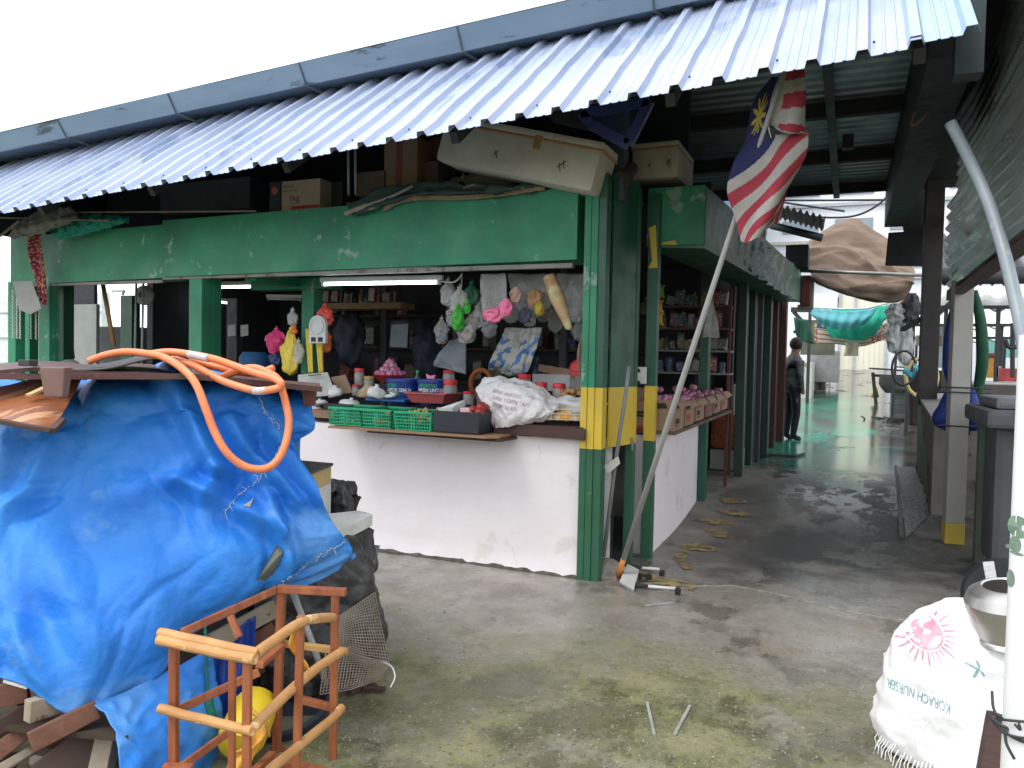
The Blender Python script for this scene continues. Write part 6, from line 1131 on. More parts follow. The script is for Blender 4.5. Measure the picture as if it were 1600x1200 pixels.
# folds run from the top edge outwards; each: (u0,v0)->(u1,v1), width, height
FOLDS = [((.50, .03), (.68, .55), .028, .075), ((.24, .28), (.07, .66), .03, .06), ((.66, .5), (.60, .62), .03, .05), ((.70, .30), (.90, .62), .03, .045), ((.20, .10), (.02, .55), .05, .05), ((.20, .60), (.40, .95), .05, .045), ((.55, .52), (.80, .70), .03, .07), ((.40, .55), (.62, .48), .06, .05), ((.80, .62), (.80, .90), .022, .06), ((.02, .72), (.28, .98), .05, .04),
         ((.34, .06), (.34, .5), .07, .03), ((.58, .62), (.72, .95), .05, .05), ((.93, .1), (.97, .3), .03, .03), ((.88, .35), (.99, .6), .03, .04), ((.45, .75), (.52, .98), .05, .04), ((.12, .5), (.2, .95), .04, .04), ((.7, .1), (.95, .45), .05, .03)]
def seg(u, v, a, b):
    dx, dy = b[0]-a[0], b[1]-a[1]; t_ = max(0, min(1, ((u-a[0])*dx+(v-a[1])*dy)/(dx*dx+dy*dy))); return sqrt((u-a[0]-t_*dx)**2+(v-a[1]-t_*dy)**2), t_
def tdisp(u, v, p):
    h = 0
    for a, b, w_, k in FOLDS:
        d, t_ = seg(u, v, a, b); h += k*math.exp(-(d/w_)**2)*(.35+.65*sin(pi*min(1, t_*.85+.12)))-k*.35*math.exp(-((d-1.9*w_)/w_)**2)
    q = V(u*3, v*2.4, 0); w1 = noise.noise(V(u*4, v*4, 9))*.35; vd = noise.voronoi(V(u*3.4+v*1.6+w1, v*3.0-u*.9, 1))[0]; v2 = noise.voronoi(V(u*9+v*3+w1*2, v*7-u*2, 4))[0]; v3 = noise.voronoi(V(u*24+w1*4, v*20, 7))[0]
    h += .03*noise.noise(q*1.3)+.085*min(.55, vd[1]-vd[0])+.018*min(.6, v2[1]-v2[0])+.006*min(.6, v3[1]-v3[0])+.02*(1-abs(noise.noise(V(u*2.6+v*3.2, v*.6, 2))*2.4))
    return h*.8
R0 = [(-40, 610, 3.5), (60, 600, 3.45), (150, 596, 3.4), (250, 590, 3.4), (350, 592, 3.4), (430, 602, 3.4), (476, 612, 3.4)]
R1 = [(-40, 640, 3.0), (60, 640, 3.0), (150, 622, 3.0), (250, 612, 3.0), (350, 615, 3.02), (430, 618, 3.06), (484, 645, 3.1)]
R2 = [(-40, 700, 2.87), (50, 695, 2.88), (150, 672, 2.9), (250, 660, 2.92), (345, 655, 2.96), (425, 656, 2.99), (491, 671, 3.02)]
R2b = [(-40, 765, 2.8), (48, 760, 2.81), (150, 738, 2.83), (252, 725, 2.86), (345, 715, 2.9), (410, 704, 2.96), (459, 697, 3.06)]
R3 = [(-40, 820, 2.75), (45, 815, 2.76), (150, 795, 2.78), (255, 780, 2.82), (350, 765, 2.87), (430, 755, 2.93), (492, 765, 3.0)]
R4 = [(-40, 920, 2.62), (40, 915, 2.65), (145, 900, 2.68), (260, 880, 2.75), (370, 850, 2.84), (450, 825, 2.95), (522, 820, 3.03)]
R5 = [(-40, 1000, 2.5), (35, 1005, 2.55), (140, 1008, 2.58), (250, 975, 2.7), (360, 930, 2.83), (460, 882, 2.98), (548, 856, 3.08)]
R6 = [(-40, 1046, 2.5), (35, 1070, 2.5), (125, 1118, 2.53), (225, 1068, 2.68), (320, 980, 2.85), (420, 925, 3.0), (525, 882, 3.1)]
mb = MB(); sheet(mb, WP([R0, R1, R2, R2b, R3, R4, R5, R6]), 240, 200, tdisp, .004); part('main_sheet', mb, TARP, tp, smooth=True); TB = BVHTree.FromPolygons([Vector(v) for v in mb.v], mb.f)
mb = MB(); PT = WP([[(130, 1095, 2.56), (190, 1085, 2.62), (262, 1050, 2.75), (330, 1010, 2.85)], [(175, 1130, 2.5), (210, 1125, 2.56), (275, 1100, 2.7), (335, 1070, 2.85)], [(186, 1170, 2.45), (225, 1175, 2.5), (280, 1160, 2.65), (340, 1140, 2.85)], [(190, 1240, 2.4), (235, 1240, 2.45), (285, 1240, 2.6), (330, 1230, 2.85)]])
sheet(mb, PT, 50, 60, lambda u, v, p: .03*fbm(p, 3)+.012*(1-abs(noise.noise(p*14)*2)), .004); part('lower_flap', mb, TARP, tp, smooth=True)
mb = MB(); PT = WP([[(318, 1010, 2.95), (360, 990, 2.98), (400, 960, 3.0)], [(320, 1090, 2.95), (355, 1080, 2.98), (392, 1060, 3.0)], [(330, 1160, 2.9), (352, 1160, 2.95), (385, 1150, 3.0)], [(320, 1230, 2.9), (350, 1230, 2.9), (372, 1230, 2.95)]])
sheet(mb, PT, 24, 40, lambda u, v, p: .03*fbm(p, 6)+.01*sin(u*20), .004); part('inner_flap', mb, pm('deep_blue_tarp', (.008, .05, .35), (.006, .04, .26), 3, .4, bump=.3), tp, smooth=True)
mb = MB(); PT = WP([[(500, 872, 3.14), (525, 862, 3.14), (550, 862, 3.12)], [(508, 882, 3.12), (530, 876, 3.1), (556, 866, 3.12)], [(514, 892, 3.12), (532, 884, 3.12), (552, 872, 3.12)]])
sheet(mb, PT, 24, 16, lambda u, v, p: .02*fbm(p, 20), .004); part('torn_strip', mb, TARP, tp, smooth=True)
mb = MB(); PT = WP([[(-40, 610, 3.5), (150, 596, 3.4), (300, 590, 3.4), (476, 612, 3.4)], [(-60, 640, 4.1), (140, 610, 4.1), (300, 604, 4.1), (470, 620, 4.05)], [(-60, 760, 4.3), (140, 740, 4.3), (300, 720, 4.25), (468, 700, 4.2)], [(-60, 900, 4.2), (140, 880, 4.2), (300, 860, 4.15), (470, 820, 4.1)]])
sheet(mb, PT, 40, 30, lambda u, v, p: .03*fbm(p, 3), .004); part('back_sheet', mb, TARP, tp, smooth=True)
# frayed white line and knots on the tarp, grey patch
FR_ = pm('frayed_white', (.5, .55, .6), None, 20, .8)
def on_tarp(x, y, off=.006):
    o = V(0, 0, H); d = ray(x, y).normalized(); h_ = TB.ray_cast(o, d); return (h_[0]-d*off) if h_[0] is not None else W(x, y, 2.9)
rr = random.Random(4)
for seg_, l in (([(455, 665), (430, 715), (400, 750), (372, 775), (352, 800)], 'seam'), ([(540, 845), (500, 868), (455, 900), (420, 925), (370, 950)], 'seam'), ([(400, 612), (420, 650), (440, 668)], 'seam')):
    mb = MB(); P_ = spline([V(x, y, 0) for x, y in seg_], 14); last = None
    for q in P_:
        c = on_tarp(q.x+rr.uniform(-2, 2), q.y+rr.uniform(-2, 2)); 
        if last and rr.random() < .7: mb.tube([last, c], .0016, 4)
        if rr.random() < .5: mb.tube([c, c+V(rr.uniform(-.02, .02), -.004, rr.uniform(-.03, .01))], .0012, 3)
        last = c
    part('frayed_seam', mb, FR_, tp)
mb = MB(); q = [on_tarp(402, 905, .01), on_tarp(433, 852, .01), on_tarp(442, 862, .01), on_tarp(436, 880, .01), on_tarp(412, 925, .012)]; mb.poly(q, .006, fw*-1); single('grey_patch', mb, pm('olive_grey_patch', (.13, .15, .13), None, 9, .5, wear=(.35, .38, .34), wsc=9, wth=.6), 'olive grey plastic strip folded onto the right of the tarp', 'patch')
mb = MB(); mb.poly([on_tarp(380, 790), on_tarp(392, 782), on_tarp(397, 776), on_tarp(390, 792)], .004, fw*-1); single('paper_scrap', mb, pm('tan_scrap', (.45, .42, .33)), 'small tan scrap stuck on the right seam of the tarp', 'scrap')
mb = MB(); q = [W(320, 975, 2.8), W(322, 1010, 2.8), W(324, 1080, 2.8), W(330, 1120, 2.8), W(345, 1150, 2.85), W(360, 1140, 2.85)]; mb.tube(spline(q, 6), [.006]*13+[.018]*18, 8); single('green_rope', mb, pm('teal_rope', (.02, .25, .2), None, 30, .8, bump=.9), 'teal rope dangling under the tarp behind the wooden frame', 'rope', smooth=True)
# ------------------------------------------------------------------ board, seat and hose on top
DB = pm('dark_red_plank', (.10, .035, .03), (.06, .025, .022), 5, .45, .6, .15, stretch=(.6, 5, 5), wear=(.25, .2, .18), wsc=9, wth=.66)
t = thing('top_board', 'long dark brown board lying on the tarp under the orange hose', 'board', W(250, 600, 3)); mb = MB()
mb.bar(W(-60, 588, 2.66), W(300, 588, 2.78), .05, .020); mb.bar(W(300, 588, 2.78), W(502, 608, 2.95), .05, .020); part('front_edge', mb, DB, t)
mb = MB(); PT = WP([[(-60, 584, 2.67), (60, 574, 2.7), (140, 580, 2.74), (220, 582, 2.76), (300, 586, 2.8), (400, 596, 2.88), (500, 604, 2.96)], [(-60, 574, 3.3), (60, 564, 3.3), (140, 569, 3.3), (220, 568, 3.3), (300, 578, 3.35), (400, 590, 3.4), (500, 599, 3.4)]]); sheet(mb, PT, 60, 8, None, .014); part('panel', mb, DB, t, smooth=30)
mb = MB(); PT = WP([[(52, 572, 2.72), (110, 577, 2.74), (170, 574, 2.76), (230, 560, 2.78), (262, 562, 2.8), (292, 588, 2.82)], [(52, 568, 3.1), (110, 572, 3.1), (170, 566, 3.1), (230, 553, 3.1), (262, 554, 3.15), (300, 578, 3.2)]]); sheet(mb, PT, 50, 8, None, .008); single('rubber_mat', mb, pm('black_rubber', (.02, .02, .022), (.04, .035, .035), 5, .4), 'black rubber mat bulging between the board and the hose', 'mat', smooth=True)
SEAT = pm('varnished_ply', (.34, .125, .05), (.17, .05, .022), 2.2, .3, .45, .05, stretch=(7, 1.5, 2), wear=(.48, .24, .11), wsc=2, wth=.55)
t = thing('chair_seat', 'curved varnished plywood seat turned over on the left of the tarp', 'seat', W(40, 650, 2.6)); mb = MB()
PT = WP([[(-60, 606, 2.9), (0, 604, 2.9), (60, 590, 2.9), (128, 584, 2.92)], [(-60, 625, 2.72), (0, 622, 2.7), (60, 618, 2.68), (112, 620, 2.75)], [(-60, 645, 2.58), (0, 640, 2.56), (50, 642, 2.54), (98, 645, 2.6)], [(-60, 650, 2.5), (0, 654, 2.48), (45, 662, 2.46), (84, 669, 2.48)]]); sheet(mb, PT, 40, 30, None, .012); part('seat_shell', mb, SEAT, t, smooth=35)
mb = MB(); mb.bar(W(-40, 652, 2.47), W(84, 673, 2.45), .018, .016, .003); mb.bar(W(82, 673, 2.44), W(98, 656, 2.52), .022, .018, .003); part('rim', mb, WOODB, t)
mb = MB(); mb.bar(W(44, 618, 2.6), W(70, 606, 2.66), .026, .008); part('pale_cleat', mb, pm('pale_wood', (.55, .36, .17)), t)
mb = MB(); mb.obox(W(88, 597, 2.58), (.085, .05, .10), Matrix.Rotation(YAW, 3, 'Z') @ Matrix.Rotation(pi, 3, 'Y'), .004, .72); single('tapered_block', mb, pm('grey_brown_block', (.22, .13, .11), (.17, .1, .085), 7, .6), 'tapered grey brown block hanging under the dark board', 'block')
mb = MB(); mb.obox(W(44, 567, 2.68), (.04, .05, .022), Matrix.Rotation(YAW, 3, 'Z'), .003); single('metal_clamp', mb, DARKM, 'small grey clamp on the left of the dark board', 'clamp')
mb = MB(); mb.obox(W(484, 618, 3.0), (.038, .045, .08), Matrix.Rotation(YAW, 3, 'Z'), .004, 1.25); single('board_foot', mb, pm('red_brown_foot', (.14, .05, .04)), 'tapered red brown foot under the right end of the board', 'foot')
HOSE = pm('orange_hose', (.74, .19, .06), (.80, .27, .12), 6, .35, .5, .05, wear=(.55, .3, .2), wsc=14, wth=.66)
t = thing('hose', 'thick orange hose coiled loosely over the board and tarp', 'hose', W(400, 600, 2.8)); hr = .0138
def hose(pts, nm='hose_run', label=None):
    mb = MB(); mb.tube(spline([W(*q) for q in pts], 9), hr, 12); return part(nm, mb, HOSE, t, smooth=True)
hose([(140, 564, 2.86), (165, 555, 2.84), (195, 550, 2.82), (225, 552, 2.80), (255, 558, 2.78), (285, 576, 2.72), (306, 600, 2.68), (322, 640, 2.66), (335, 674, 2.66), (352, 704, 2.66), (375, 725, 2.68), (400, 733, 2.7), (422, 729, 2.72), (438, 712, 2.74), (448, 685, 2.77), (451, 655, 2.8), (446, 628, 2.83), (440, 606, 2.86)])
hose([(235, 553, 2.88), (265, 550, 2.86), (300, 554, 2.84), (335, 561, 2.82), (370, 573, 2.8), (400, 583, 2.78), (425, 590, 2.76), (438, 597, 2.74), (438, 604, 2.74), (428, 608, 2.74), (405, 611, 2.74), (380, 606, 2.75), (350, 596, 2.77), (325, 583, 2.8), (300, 570, 2.84), (270, 560, 2.9)])
hose([(300, 562, 2.92), (340, 574, 2.9), (375, 581, 2.9), (405, 583, 2.88), (427, 575, 2.86)]); hose([(345, 590, 2.86), (375, 578, 2.84), (398, 575, 2.82), (420, 583, 2.8), (434, 592, 2.78), (440, 606, 2.86)])
for pts in ([(295, 553.5, 2.84), (312, 557, 2.83), (326, 560, 2.82)], [(396, 610.5, 2.74), (406, 611, 2.74), (416, 610, 2.74)]): mb = MB(); mb.tube(spline([W(*q) for q in pts], 3), hr*1.06, 12); part('pale_sleeve', mb, pm('pale_tape', (.66, .58, .56)), t, smooth=True)
# ------------------------------------------------------------------ wooden frame in front
ORW = pm('red_orange_wood', (.39, .13, .045), (.22, .06, .027), 4, .5, .65, .2, 18, stretch=(6, 6, .8), wear=(.16, .05, .03), wsc=5, wth=.64)
LOG = pm('peeled_log', (.56, .31, .12), (.40, .19, .065), 5, .6, .75, .25, 20, wear=(.22, .09, .04), wsc=8, wth=.66, wear2=(.7, .48, .26), w2sc=12, w2th=.62)
t = thing('wooden_frame', 'reddish wooden frame of logs and laths standing in front of the tarp', 'frame', W(400, 1250, 2.5))
def lath(p, q, w_=.030, th=.018, m=ORW, nm='lath'): mb = MB(); mb.bar(W(*p), W(*q), w_*.86, th, .003, side=fw); return part(nm, mb, m, t)
def log(pts, r, nm='log'): mb = MB(); r *= .88; P_ = spline([W(*q) for q in pts], 6); mb.tube([p+V(0, 0, .002*noise.noise(V(i*.3, 1, 0))) for i, p in enumerate(P_)], [r*(1+.05*noise.noise(V(i*.4, r*90, 0))) for i in range(len(P_))], 12); return part(nm, mb, LOG, t, smooth=30)
lath((272, 1000, 2.38), (271, 1330, 2.40), .028, .03); lath((440, 915, 2.88), (431, 1205, 2.90), .034, .03); lath((524, 925, 2.84), (520, 1200, 2.86), .030, .03); lath((470, 962, 2.50), (460, 1330, 2.50), .028, .024); lath((387, 1020, 2.24), (384, 1330, 2.26), .028, .024)
lath((363, 1020, 2.42), (362, 1330, 2.44), .024, .02); lath((435, 920, 2.88), (285, 988, 2.5), .03, .02); lath((360, 962, 2.62), (374, 996, 2.60), .026, .018); lath((436, 920, 2.87), (540, 925, 2.83), .032, .03)
log([(250, 989, 2.36), (300, 999, 2.32), (350, 1010, 2.28), (404, 1021, 2.24)], .018); log([(248, 1000, 2.33), (300, 1011, 2.29), (350, 1022, 2.25), (399, 1030, 2.21)], .018)
log([(400, 1022, 2.24), (440, 992, 2.38), (474, 971, 2.5), (500, 966, 2.62), (520, 965, 2.78)], .019); log([(250, 1107, 2.35), (300, 1120, 2.31), (350, 1132, 2.27), (394, 1142, 2.23)], .017)
log([(394, 1138, 2.24), (440, 1092, 2.42), (490, 1048, 2.65), (535, 1017, 2.85)], .019); log([(420, 1205, 2.28), (470, 1163, 2.5), (520, 1122, 2.75), (533, 1106, 2.84)], .018)
lath((405, 1050, 2.5), (280, 1108, 2.42), .03, .018); lath((405, 1040, 2.5), (440, 1010, 2.75), .03, .02); lath((278, 1202, 2.42), (356, 1145, 2.62), .028, .018); lath((466, 1092, 2.9), (538, 1110, 2.86), .03, .024); lath((440, 1005, 2.92), (543, 1018, 2.88), .028, .024, pm('yellow_pine', (.52, .31, .11), (.4, .22, .07), 5, .6, stretch=(1, 5, 5))); lath((390, 1215, 2.5), (425, 1180, 2.75), .03, .03); lath((425, 1172, 2.92), (538, 1196, 2.86), .036, .03); lath((255, 1200, 2.36), (300, 1203, 2.36), .03, .03); lath((440, 1190, 2.8), (520, 1210, 2.75), .03, .03)
# yellow ribbon of cloth on the frame, yellow container, black basin, pipe
YC = pm('yellow_plastic', (.75, .55, .02), (.66, .46, .02), 5, .35, .5); YRB = pm('orange_yellow_cloth', (.75, .40, .06), (.62, .3, .04), 8, .6, bump=.4)
mb = MB(); PT = WP([[(458, 985, 2.52), (472, 975, 2.5)], [(455, 1010, 2.52), (468, 1010, 2.5)], [(458, 1030, 2.53), (476, 1040, 2.5)], [(470, 1042, 2.54), (478, 1055, 2.5)]]); sheet(mb, PT, 10, 30, lambda u, v, p: .012*sin(u*6+v*7), .003); single('yellow_ribbon', mb, YRB, 'yellow orange cloth ribbon caught on the wooden frame', 'ribbon', smooth=True)
t = thing('yellow_container', 'bright yellow plastic container lying behind the wooden frame', 'container', W(400, 1160, 2.8)); c0, c1 = W(372, 1165, 2.75), W(408, 1085, 2.95); ax = (c1-c0)
mb = MB(); mb.lathe([(.02, -.02), (.07, -.01), (.085, .03), (.085, ax.length*.7), (.07, ax.length*.9), (.03, ax.length)], c0, 20, ax); part('container_body', mb, YC, t, smooth=35)
mb = MB(); mb.tube(spline([W(386, 1092, 2.72), W(393, 1110, 2.7), W(414, 1128, 2.7), W(420, 1150, 2.72)], 5), .008, 6); part('handle', mb, YRB, t, smooth=True)
mb = MB(); PT = WP([[(378, 1150, 2.6), (412, 1130, 2.64)], [(384, 1165, 2.6), (416, 1150, 2.64)], [(360, 1185, 2.58), (398, 1180, 2.6)], [(350, 1230, 2.55), (375, 1230, 2.58)]]); sheet(mb, PT, 12, 30, lambda u, v, p: .012*sin(u*8+v*5), .004); single('orange_cloth', mb, YRB, 'crumpled orange yellow cloth hanging below the yellow container', 'cloth', smooth=True)
mb = MB(); c = W(440, 1095, 3.15); mb.lathe([(.12, -.16), (.19, -.10), (.21, .02), (.21, .05), (.19, .05), (.17, -.08)], c, 28, (.25, -.4, 1)); single('black_basin', mb, pm('blue_black_plastic', (.022, .028, .04), None, 6, .45), 'large blue black basin on the ground behind the wooden frame', 'basin', smooth=35)
mb = MB(); mb.tube([W(455, 918, 3.1), W(490, 1010, 3.1), W(510, 1070, 3.12)], .013, 10); single('grey_pipe', mb, pm('pale_grey_pipe', (.36, .37, .37), None, 6, .5, wear=(.2, .14, .1), wsc=10, wth=.62), 'pale grey pipe leaning behind the wooden frame', 'pipe', smooth=True)
# ------------------------------------------------------------------ black sheeting, cabinet, foam board, wire mesh
BS = pm('black_sheeting', (.02, .022, .022), (.05, .05, .045), 5, .28, .55, .5, 16, wear=(.12, .11, .09), wsc=5, wth=.62)
t = thing('black_drape', 'crumpled black plastic sheeting over junk right of the tarp', 'plastic sheet', W(520, 1040, 3.5))
mb = MB(); PT = WP([[(400, 860, 3.3), (450, 842, 3.4), (500, 832, 3.5), (552, 822, 3.7), (582, 850, 3.9)], [(400, 920, 3.25), (450, 905, 3.3), (500, 892, 3.36), (556, 880, 3.5), (584, 905, 3.8)], [(400, 980, 3.2), (450, 965, 3.25), (505, 955, 3.3), (566, 940, 3.45), (588, 950, 3.75)], [(405, 1040, 3.25), (450, 1035, 3.28), (510, 1030, 3.3), (580, 1000, 3.42), (600, 1012, 3.6)], [(410, 1085, 3.3), (455, 1082, 3.3), (515, 1068, 3.36), (584, 1040, 3.5), (604, 1032, 3.65)]])
sheet(mb, PT, 70, 70, lambda u, v, p: .07*fbm(p, 4)+.03*(1-abs(noise.noise(p*8)*2)), .01); part('drape', mb, BS, t, smooth=True)
mb = MB(); mb.obox(W(470, 960, 3.8), (.45, .4, .8), Matrix.Rotation(YAW, 3, 'Z'), .05); part('hidden_box', mb, INT, t)
mb = MB(); PT = WP([[(516, 752, 4.2), (540, 748, 4.15), (556, 756, 4.2)], [(514, 785, 4.1), (540, 785, 4.0), (562, 790, 4.15)], [(512, 830, 4.1), (540, 830, 4.05), (560, 820, 4.2)]]); sheet(mb, PT, 30, 30, lambda u, v, p: .05*fbm(p, 7), .12); single('black_bag', mb, BS, 'bulky black bag standing behind the white cabinet', 'bag', smooth=True)
t = thing('white_cabinet', 'white cabinet with a black top poking out right of the tarp', 'cabinet', W(490, 830, 3.6)); rz = Matrix.Rotation(YAW*.2, 3, 'Z')
ca, cb = W(470, 732, 3.45), W(517, 722, 3.75); mb = MB(); nn = (cb-ca); nn.z = 0
vs = [W(455, 712, 3.9), W(521, 715, 3.8), W(480, 742, 3.45), W(430, 735, 3.45)]; zt_ = vs[2].z; vs = [V(v.x, v.y, zt_) for v in vs]; mb.poly(vs, .012, (0, 0, 1)); part('black_top', mb, pm('black_laminate', (.022, .022, .022), None, 9, .4), t)
mb = MB(); cc = (vs[0]+vs[1]+vs[2]+vs[3])/4; sh = [cc+(v-cc)*.93 for v in vs]; mb.add([v+V(0, 0, -.09) for v in sh]+[v+V(0, 0, -.60) for v in sh], [(0, 1, 2, 3), (7, 6, 5, 4)]+[(i, (i+1) % 4, 4+(i+1) % 4, 4+i) for i in range(4)]); part('cabinet_body', mb, pm('white_side', (.62, .63, .60), None, 4, .5), t)
mb = MB(); mb.add([v+V(0, 0, -.007) for v in sh]+[v+V(0, 0, -.088) for v in sh], [(0, 1, 2, 3), (7, 6, 5, 4)]+[(i, (i+1) % 4, 4+(i+1) % 4, 4+i) for i in range(4)]); part('pine_strip', mb, pm('yellow_pine_strip', (.5, .38, .16)), t)
for k in range(5): mb = MB(); p_ = cc+V(-.16+.05*k, -.12+.03*(k % 2), .02); mb.obox(p_, (.05, .03, .012), Matrix.Rotation(k*.8, 3, 'Z'), .003); single('red_wrapper', mb, pm('red_wrap', (.6, .07, .04), (.7, .4, .35), 25, .35), 'crumpled red wrapper on the black cabinet top', 'wrapper', 'red wrappers on the cabinet top')
mb = MB(); q = [W(508, 812, 3.7), W(560, 806, 3.9), W(582, 812, 3.75), W(518, 846, 3.4)]; mb.poly(q, .055, (0, 0, 1)); single('foam_board', mb, pm('wet_white_foam', (.70, .70, .68), (.55, .54, .5), 9, .4, bump=.5, wear=(.12, .1, .08), wsc=9, wth=.64), 'chipped white foam board jutting out over the black sheeting', 'foam board')
mb = MB(); PT = WP([[(572, 850, 4.0), (594, 852, 4.1)], [(574, 872, 3.95), (588, 875, 4.05)], [(578, 885, 3.95), (582, 888, 4.0)]]); sheet(mb, PT, 6, 6, None, .01); single('grey_flap', mb, pm('grey_sheet', (.16, .17, .17)), 'small grey flap sticking out behind the black sheeting', 'flap')
MW = pm('rusty_wire', (.36, .33, .28), (.22, .16, .11), 9, .5, metal=.3)
t = thing('wire_mesh', 'square wire mesh bent in two leaning on the black sheeting', 'wire mesh', W(570, 1050, 3.3))
def mesh_panel(q, n1, n2, rad=.0021):
    mb = MB()
    for i in range(n1+1): u = i/n1; mb.tube([q[0].lerp(q[1], u), ((q[0].lerp(q[1], u)+q[3].lerp(q[2], u))/2)+V(0, 0, .012*sin(u*5)), q[3].lerp(q[2], u)], rad, 4, False)
    for i in range(n2+1): u = i/n2; mb.tube([q[0].lerp(q[3], u), ((q[0].lerp(q[3], u)+q[1].lerp(q[2], u))/2)+V(0, 0, .012*sin(u*5)), q[1].lerp(q[2], u)], rad, 4, False)
    return mb
q = [W(525, 966, 3.1), W(586, 926, 3.25), W(608, 1034, 3.3), W(528, 1010, 3.1)]; part('upper_panel', mesh_panel(q, 17, 20), MW, t)
q = [W(510, 1010, 3.15), W(608, 1036, 3.3), W(596, 1060, 3.15), W(500, 1085, 2.95)]; part('lower_panel', mesh_panel(q, 21, 16), MW, t)
mb = MB(); mb.tube(spline([W(598, 1034, 3.25), W(612, 1042, 3.2), W(617, 1058, 3.15), W(610, 1074, 3.1)], 5), .0035, 6); single('white_wire', mb, pm('white_wire'), 'short white wire curling on the ground beside the mesh', 'wire', smooth=True)
for i in range(6): mb = MB(); p_ = OZ(540+i*9, 1062+(i % 3)*8, .012); mb.obox(p_+V(0, 0, .005), (.10, .03, .015), Matrix.Rotation(i*.7, 3, 'Z'), .002); single('wood_scrap', mb, WOODB, 'wet brown wood scrap on the ground under the mesh', 'wood scrap', 'wood scraps under the mesh')
# ------------------------------------------------------------------ timber under the tarp, lower left
TIM = [pm('red_brown_timber', (.19, .085, .05), (.12, .05, .03), 4, .7, bump=.2, stretch=(1, 5, 5)), pm('grey_beige_timber', (.38, .33, .25), (.25, .2, .14), 5, .7, bump=.25, wear=(.1, .05, .03), wsc=7, wth=.62), pm('dark_timber', (.07, .04, .03), None, 4, .7)]
TL = [((-60, 1100, 2.5), (45, 1078, 2.56), .07, 0, 'short red brown timber at the far left'), ((-30, 1150, 2.45), (70, 1098, 2.6), .05, 2, 'thick dark timber below the far left one'), ((42, 1112, 2.45), (125, 1085, 2.6), .07, 1, 'split grey beige timber end under the tarp corner'), ((48, 1160, 2.4), (150, 1108, 2.55), .062, 0, 'thick red brown beam lying below the grey beige timber'),
      ((-40, 1225, 2.2), (55, 1170, 2.55), .03, 1, 'narrow pale lath at the bottom left'), ((-10, 1180, 2.45), (45, 1138, 2.55), .055, 0, 'red brown timber crossing at the bottom left'), ((140, 1250, 2.5), (165, 1130, 2.62), .10, 1, 'wide pale board standing behind the lower tarp flap'), ((20, 1270, 2.4), (150, 1165, 2.6), .16, 2, 'wide dark board at the bottom left'), ((330, 1005, 2.95), (430, 950, 3.15), .07, 1, 'grey beige board behind the wooden frame'), ((300, 1080, 2.95), (430, 985, 3.2), .08, 0, 'round ended red brown timber behind the wooden frame'), ((290, 1110, 2.9), (410, 1040, 3.15), .05, 2, 'dark strip of timber behind the wooden frame')]
for a, b_, w_, k, l in TL: mb = MB(); mb.bar(W(*a), W(*b_), w_, w_*.55, .004, side=fw); single('timber', mb, TIM[k], l, 'timber')
mb = MB(); mb.obox(W(230, 900, 3.6)-V(.1, 0, .1), (1.3, .5, 1.1), Matrix.Rotation(YAW, 3, 'Z'), .08); single('junk_heap', mb, pm('heap_dark', (.03, .028, .025), (.06, .05, .04), 6, .9, bump=.8), 'dark mass of junk under the blue tarp', 'junk heap')
mb = MB(); q = [W(-80, 1130, 2.9), W(60, 1100, 3.0), W(200, 1150, 2.9), W(200, 1290, 2.5), W(-80, 1290, 2.5)]; q = [V(v.x, v.y, .12+.04*i) for i, v in enumerate(q)]; mb.poly(q, .02, (0, 0, 1)); single('rotten_sheet', mb, pm('rotten_ply', (.075, .05, .035), (.04, .028, .02), 3, .7, bump=.4), 'dark rotten plywood sheet lying under the timbers at the bottom left', 'plywood')
rr = random.Random(9)
for i, (x, y, d, l) in enumerate(((10, 1090, 2.75, 'mottled brown offcut near the left edge under the tarp'), (70, 1110, 2.8, 'dark offcut between the timbers'), (20, 1130, 2.7, 'small reddish offcut at the bottom left'), (110, 1150, 2.75, 'brown offcut beside the thick red brown beam'), (90, 1190, 2.6, 'dark offcut at the bottom edge'), (5, 1200, 2.6, 'pale offcut at the lower left corner'))):
    mb = MB(); mb.obox(W(x, y, d), (.18, .05, .04), Matrix.Rotation(rr.uniform(-1, 1.2), 3, 'Z') @ Matrix.Rotation(rr.uniform(-.5, .5), 3, 'Y'), .004); single('offcut', mb, TIM[i % 3], l, 'offcut')
mb = MB(); mb.bar(W(8, 1062, 2.5), W(45, 1073, 2.5), .02, .01); single('white_plastic_strip', mb, WPL, 'torn white plastic strip above the far left timber', 'plastic strip')
# ------------------------------------------------------------------ right side: low concrete walls and stalls
DCON = pm('stained_concrete', (.25, .235, .20), (.15, .14, .115), 2.5, .75, bump=.3, bsc=18, wear=(.06, .055, .05), wsc=2.2, wth=.58, wear2=(.3, .27, .2), w2sc=5, w2th=.66)
a0, a1 = G(1454, 804), G(1431, 727); t = thing('concrete_counter', 'stained low concrete counter at the right of the alley', 'counter', a0)
mb = MB(); d = a1-a0; mb.add([V(a0.x, a0.y, -.05), V(a1.x, a1.y, .1), V(a1.x+.9, a1.y, .1), V(a0.x+1.7, a0.y, -.05), V(a0.x, a0.y, 1.0), V(a1.x, a1.y, 1.12), V(a1.x+.9, a1.y, 1.12), V(a0.x+1.7, a0.y, 1.0)], [(3, 2, 1, 0), (4, 5, 6, 7), (0, 1, 5, 4), (1, 2, 6, 5), (2, 3, 7, 6), (3, 0, 4, 7)]); part('counter_wall', mb, DCON, t)
mb = MB(); q = [V(a0.x-.03, a0.y-.04, 1.003), V(a1.x-.03, a1.y, 1.123), V(a1.x+.9, a1.y, 1.123), V(a0.x+1.7, a0.y-.04, 1.003)]; mb.poly([v+V(0, 0, .02) for v in q], .04, (0, 0, 1)); part('counter_slab', mb, pm('grey_slab', (.26, .25, .23), (.17, .16, .15), 4, .6), t)
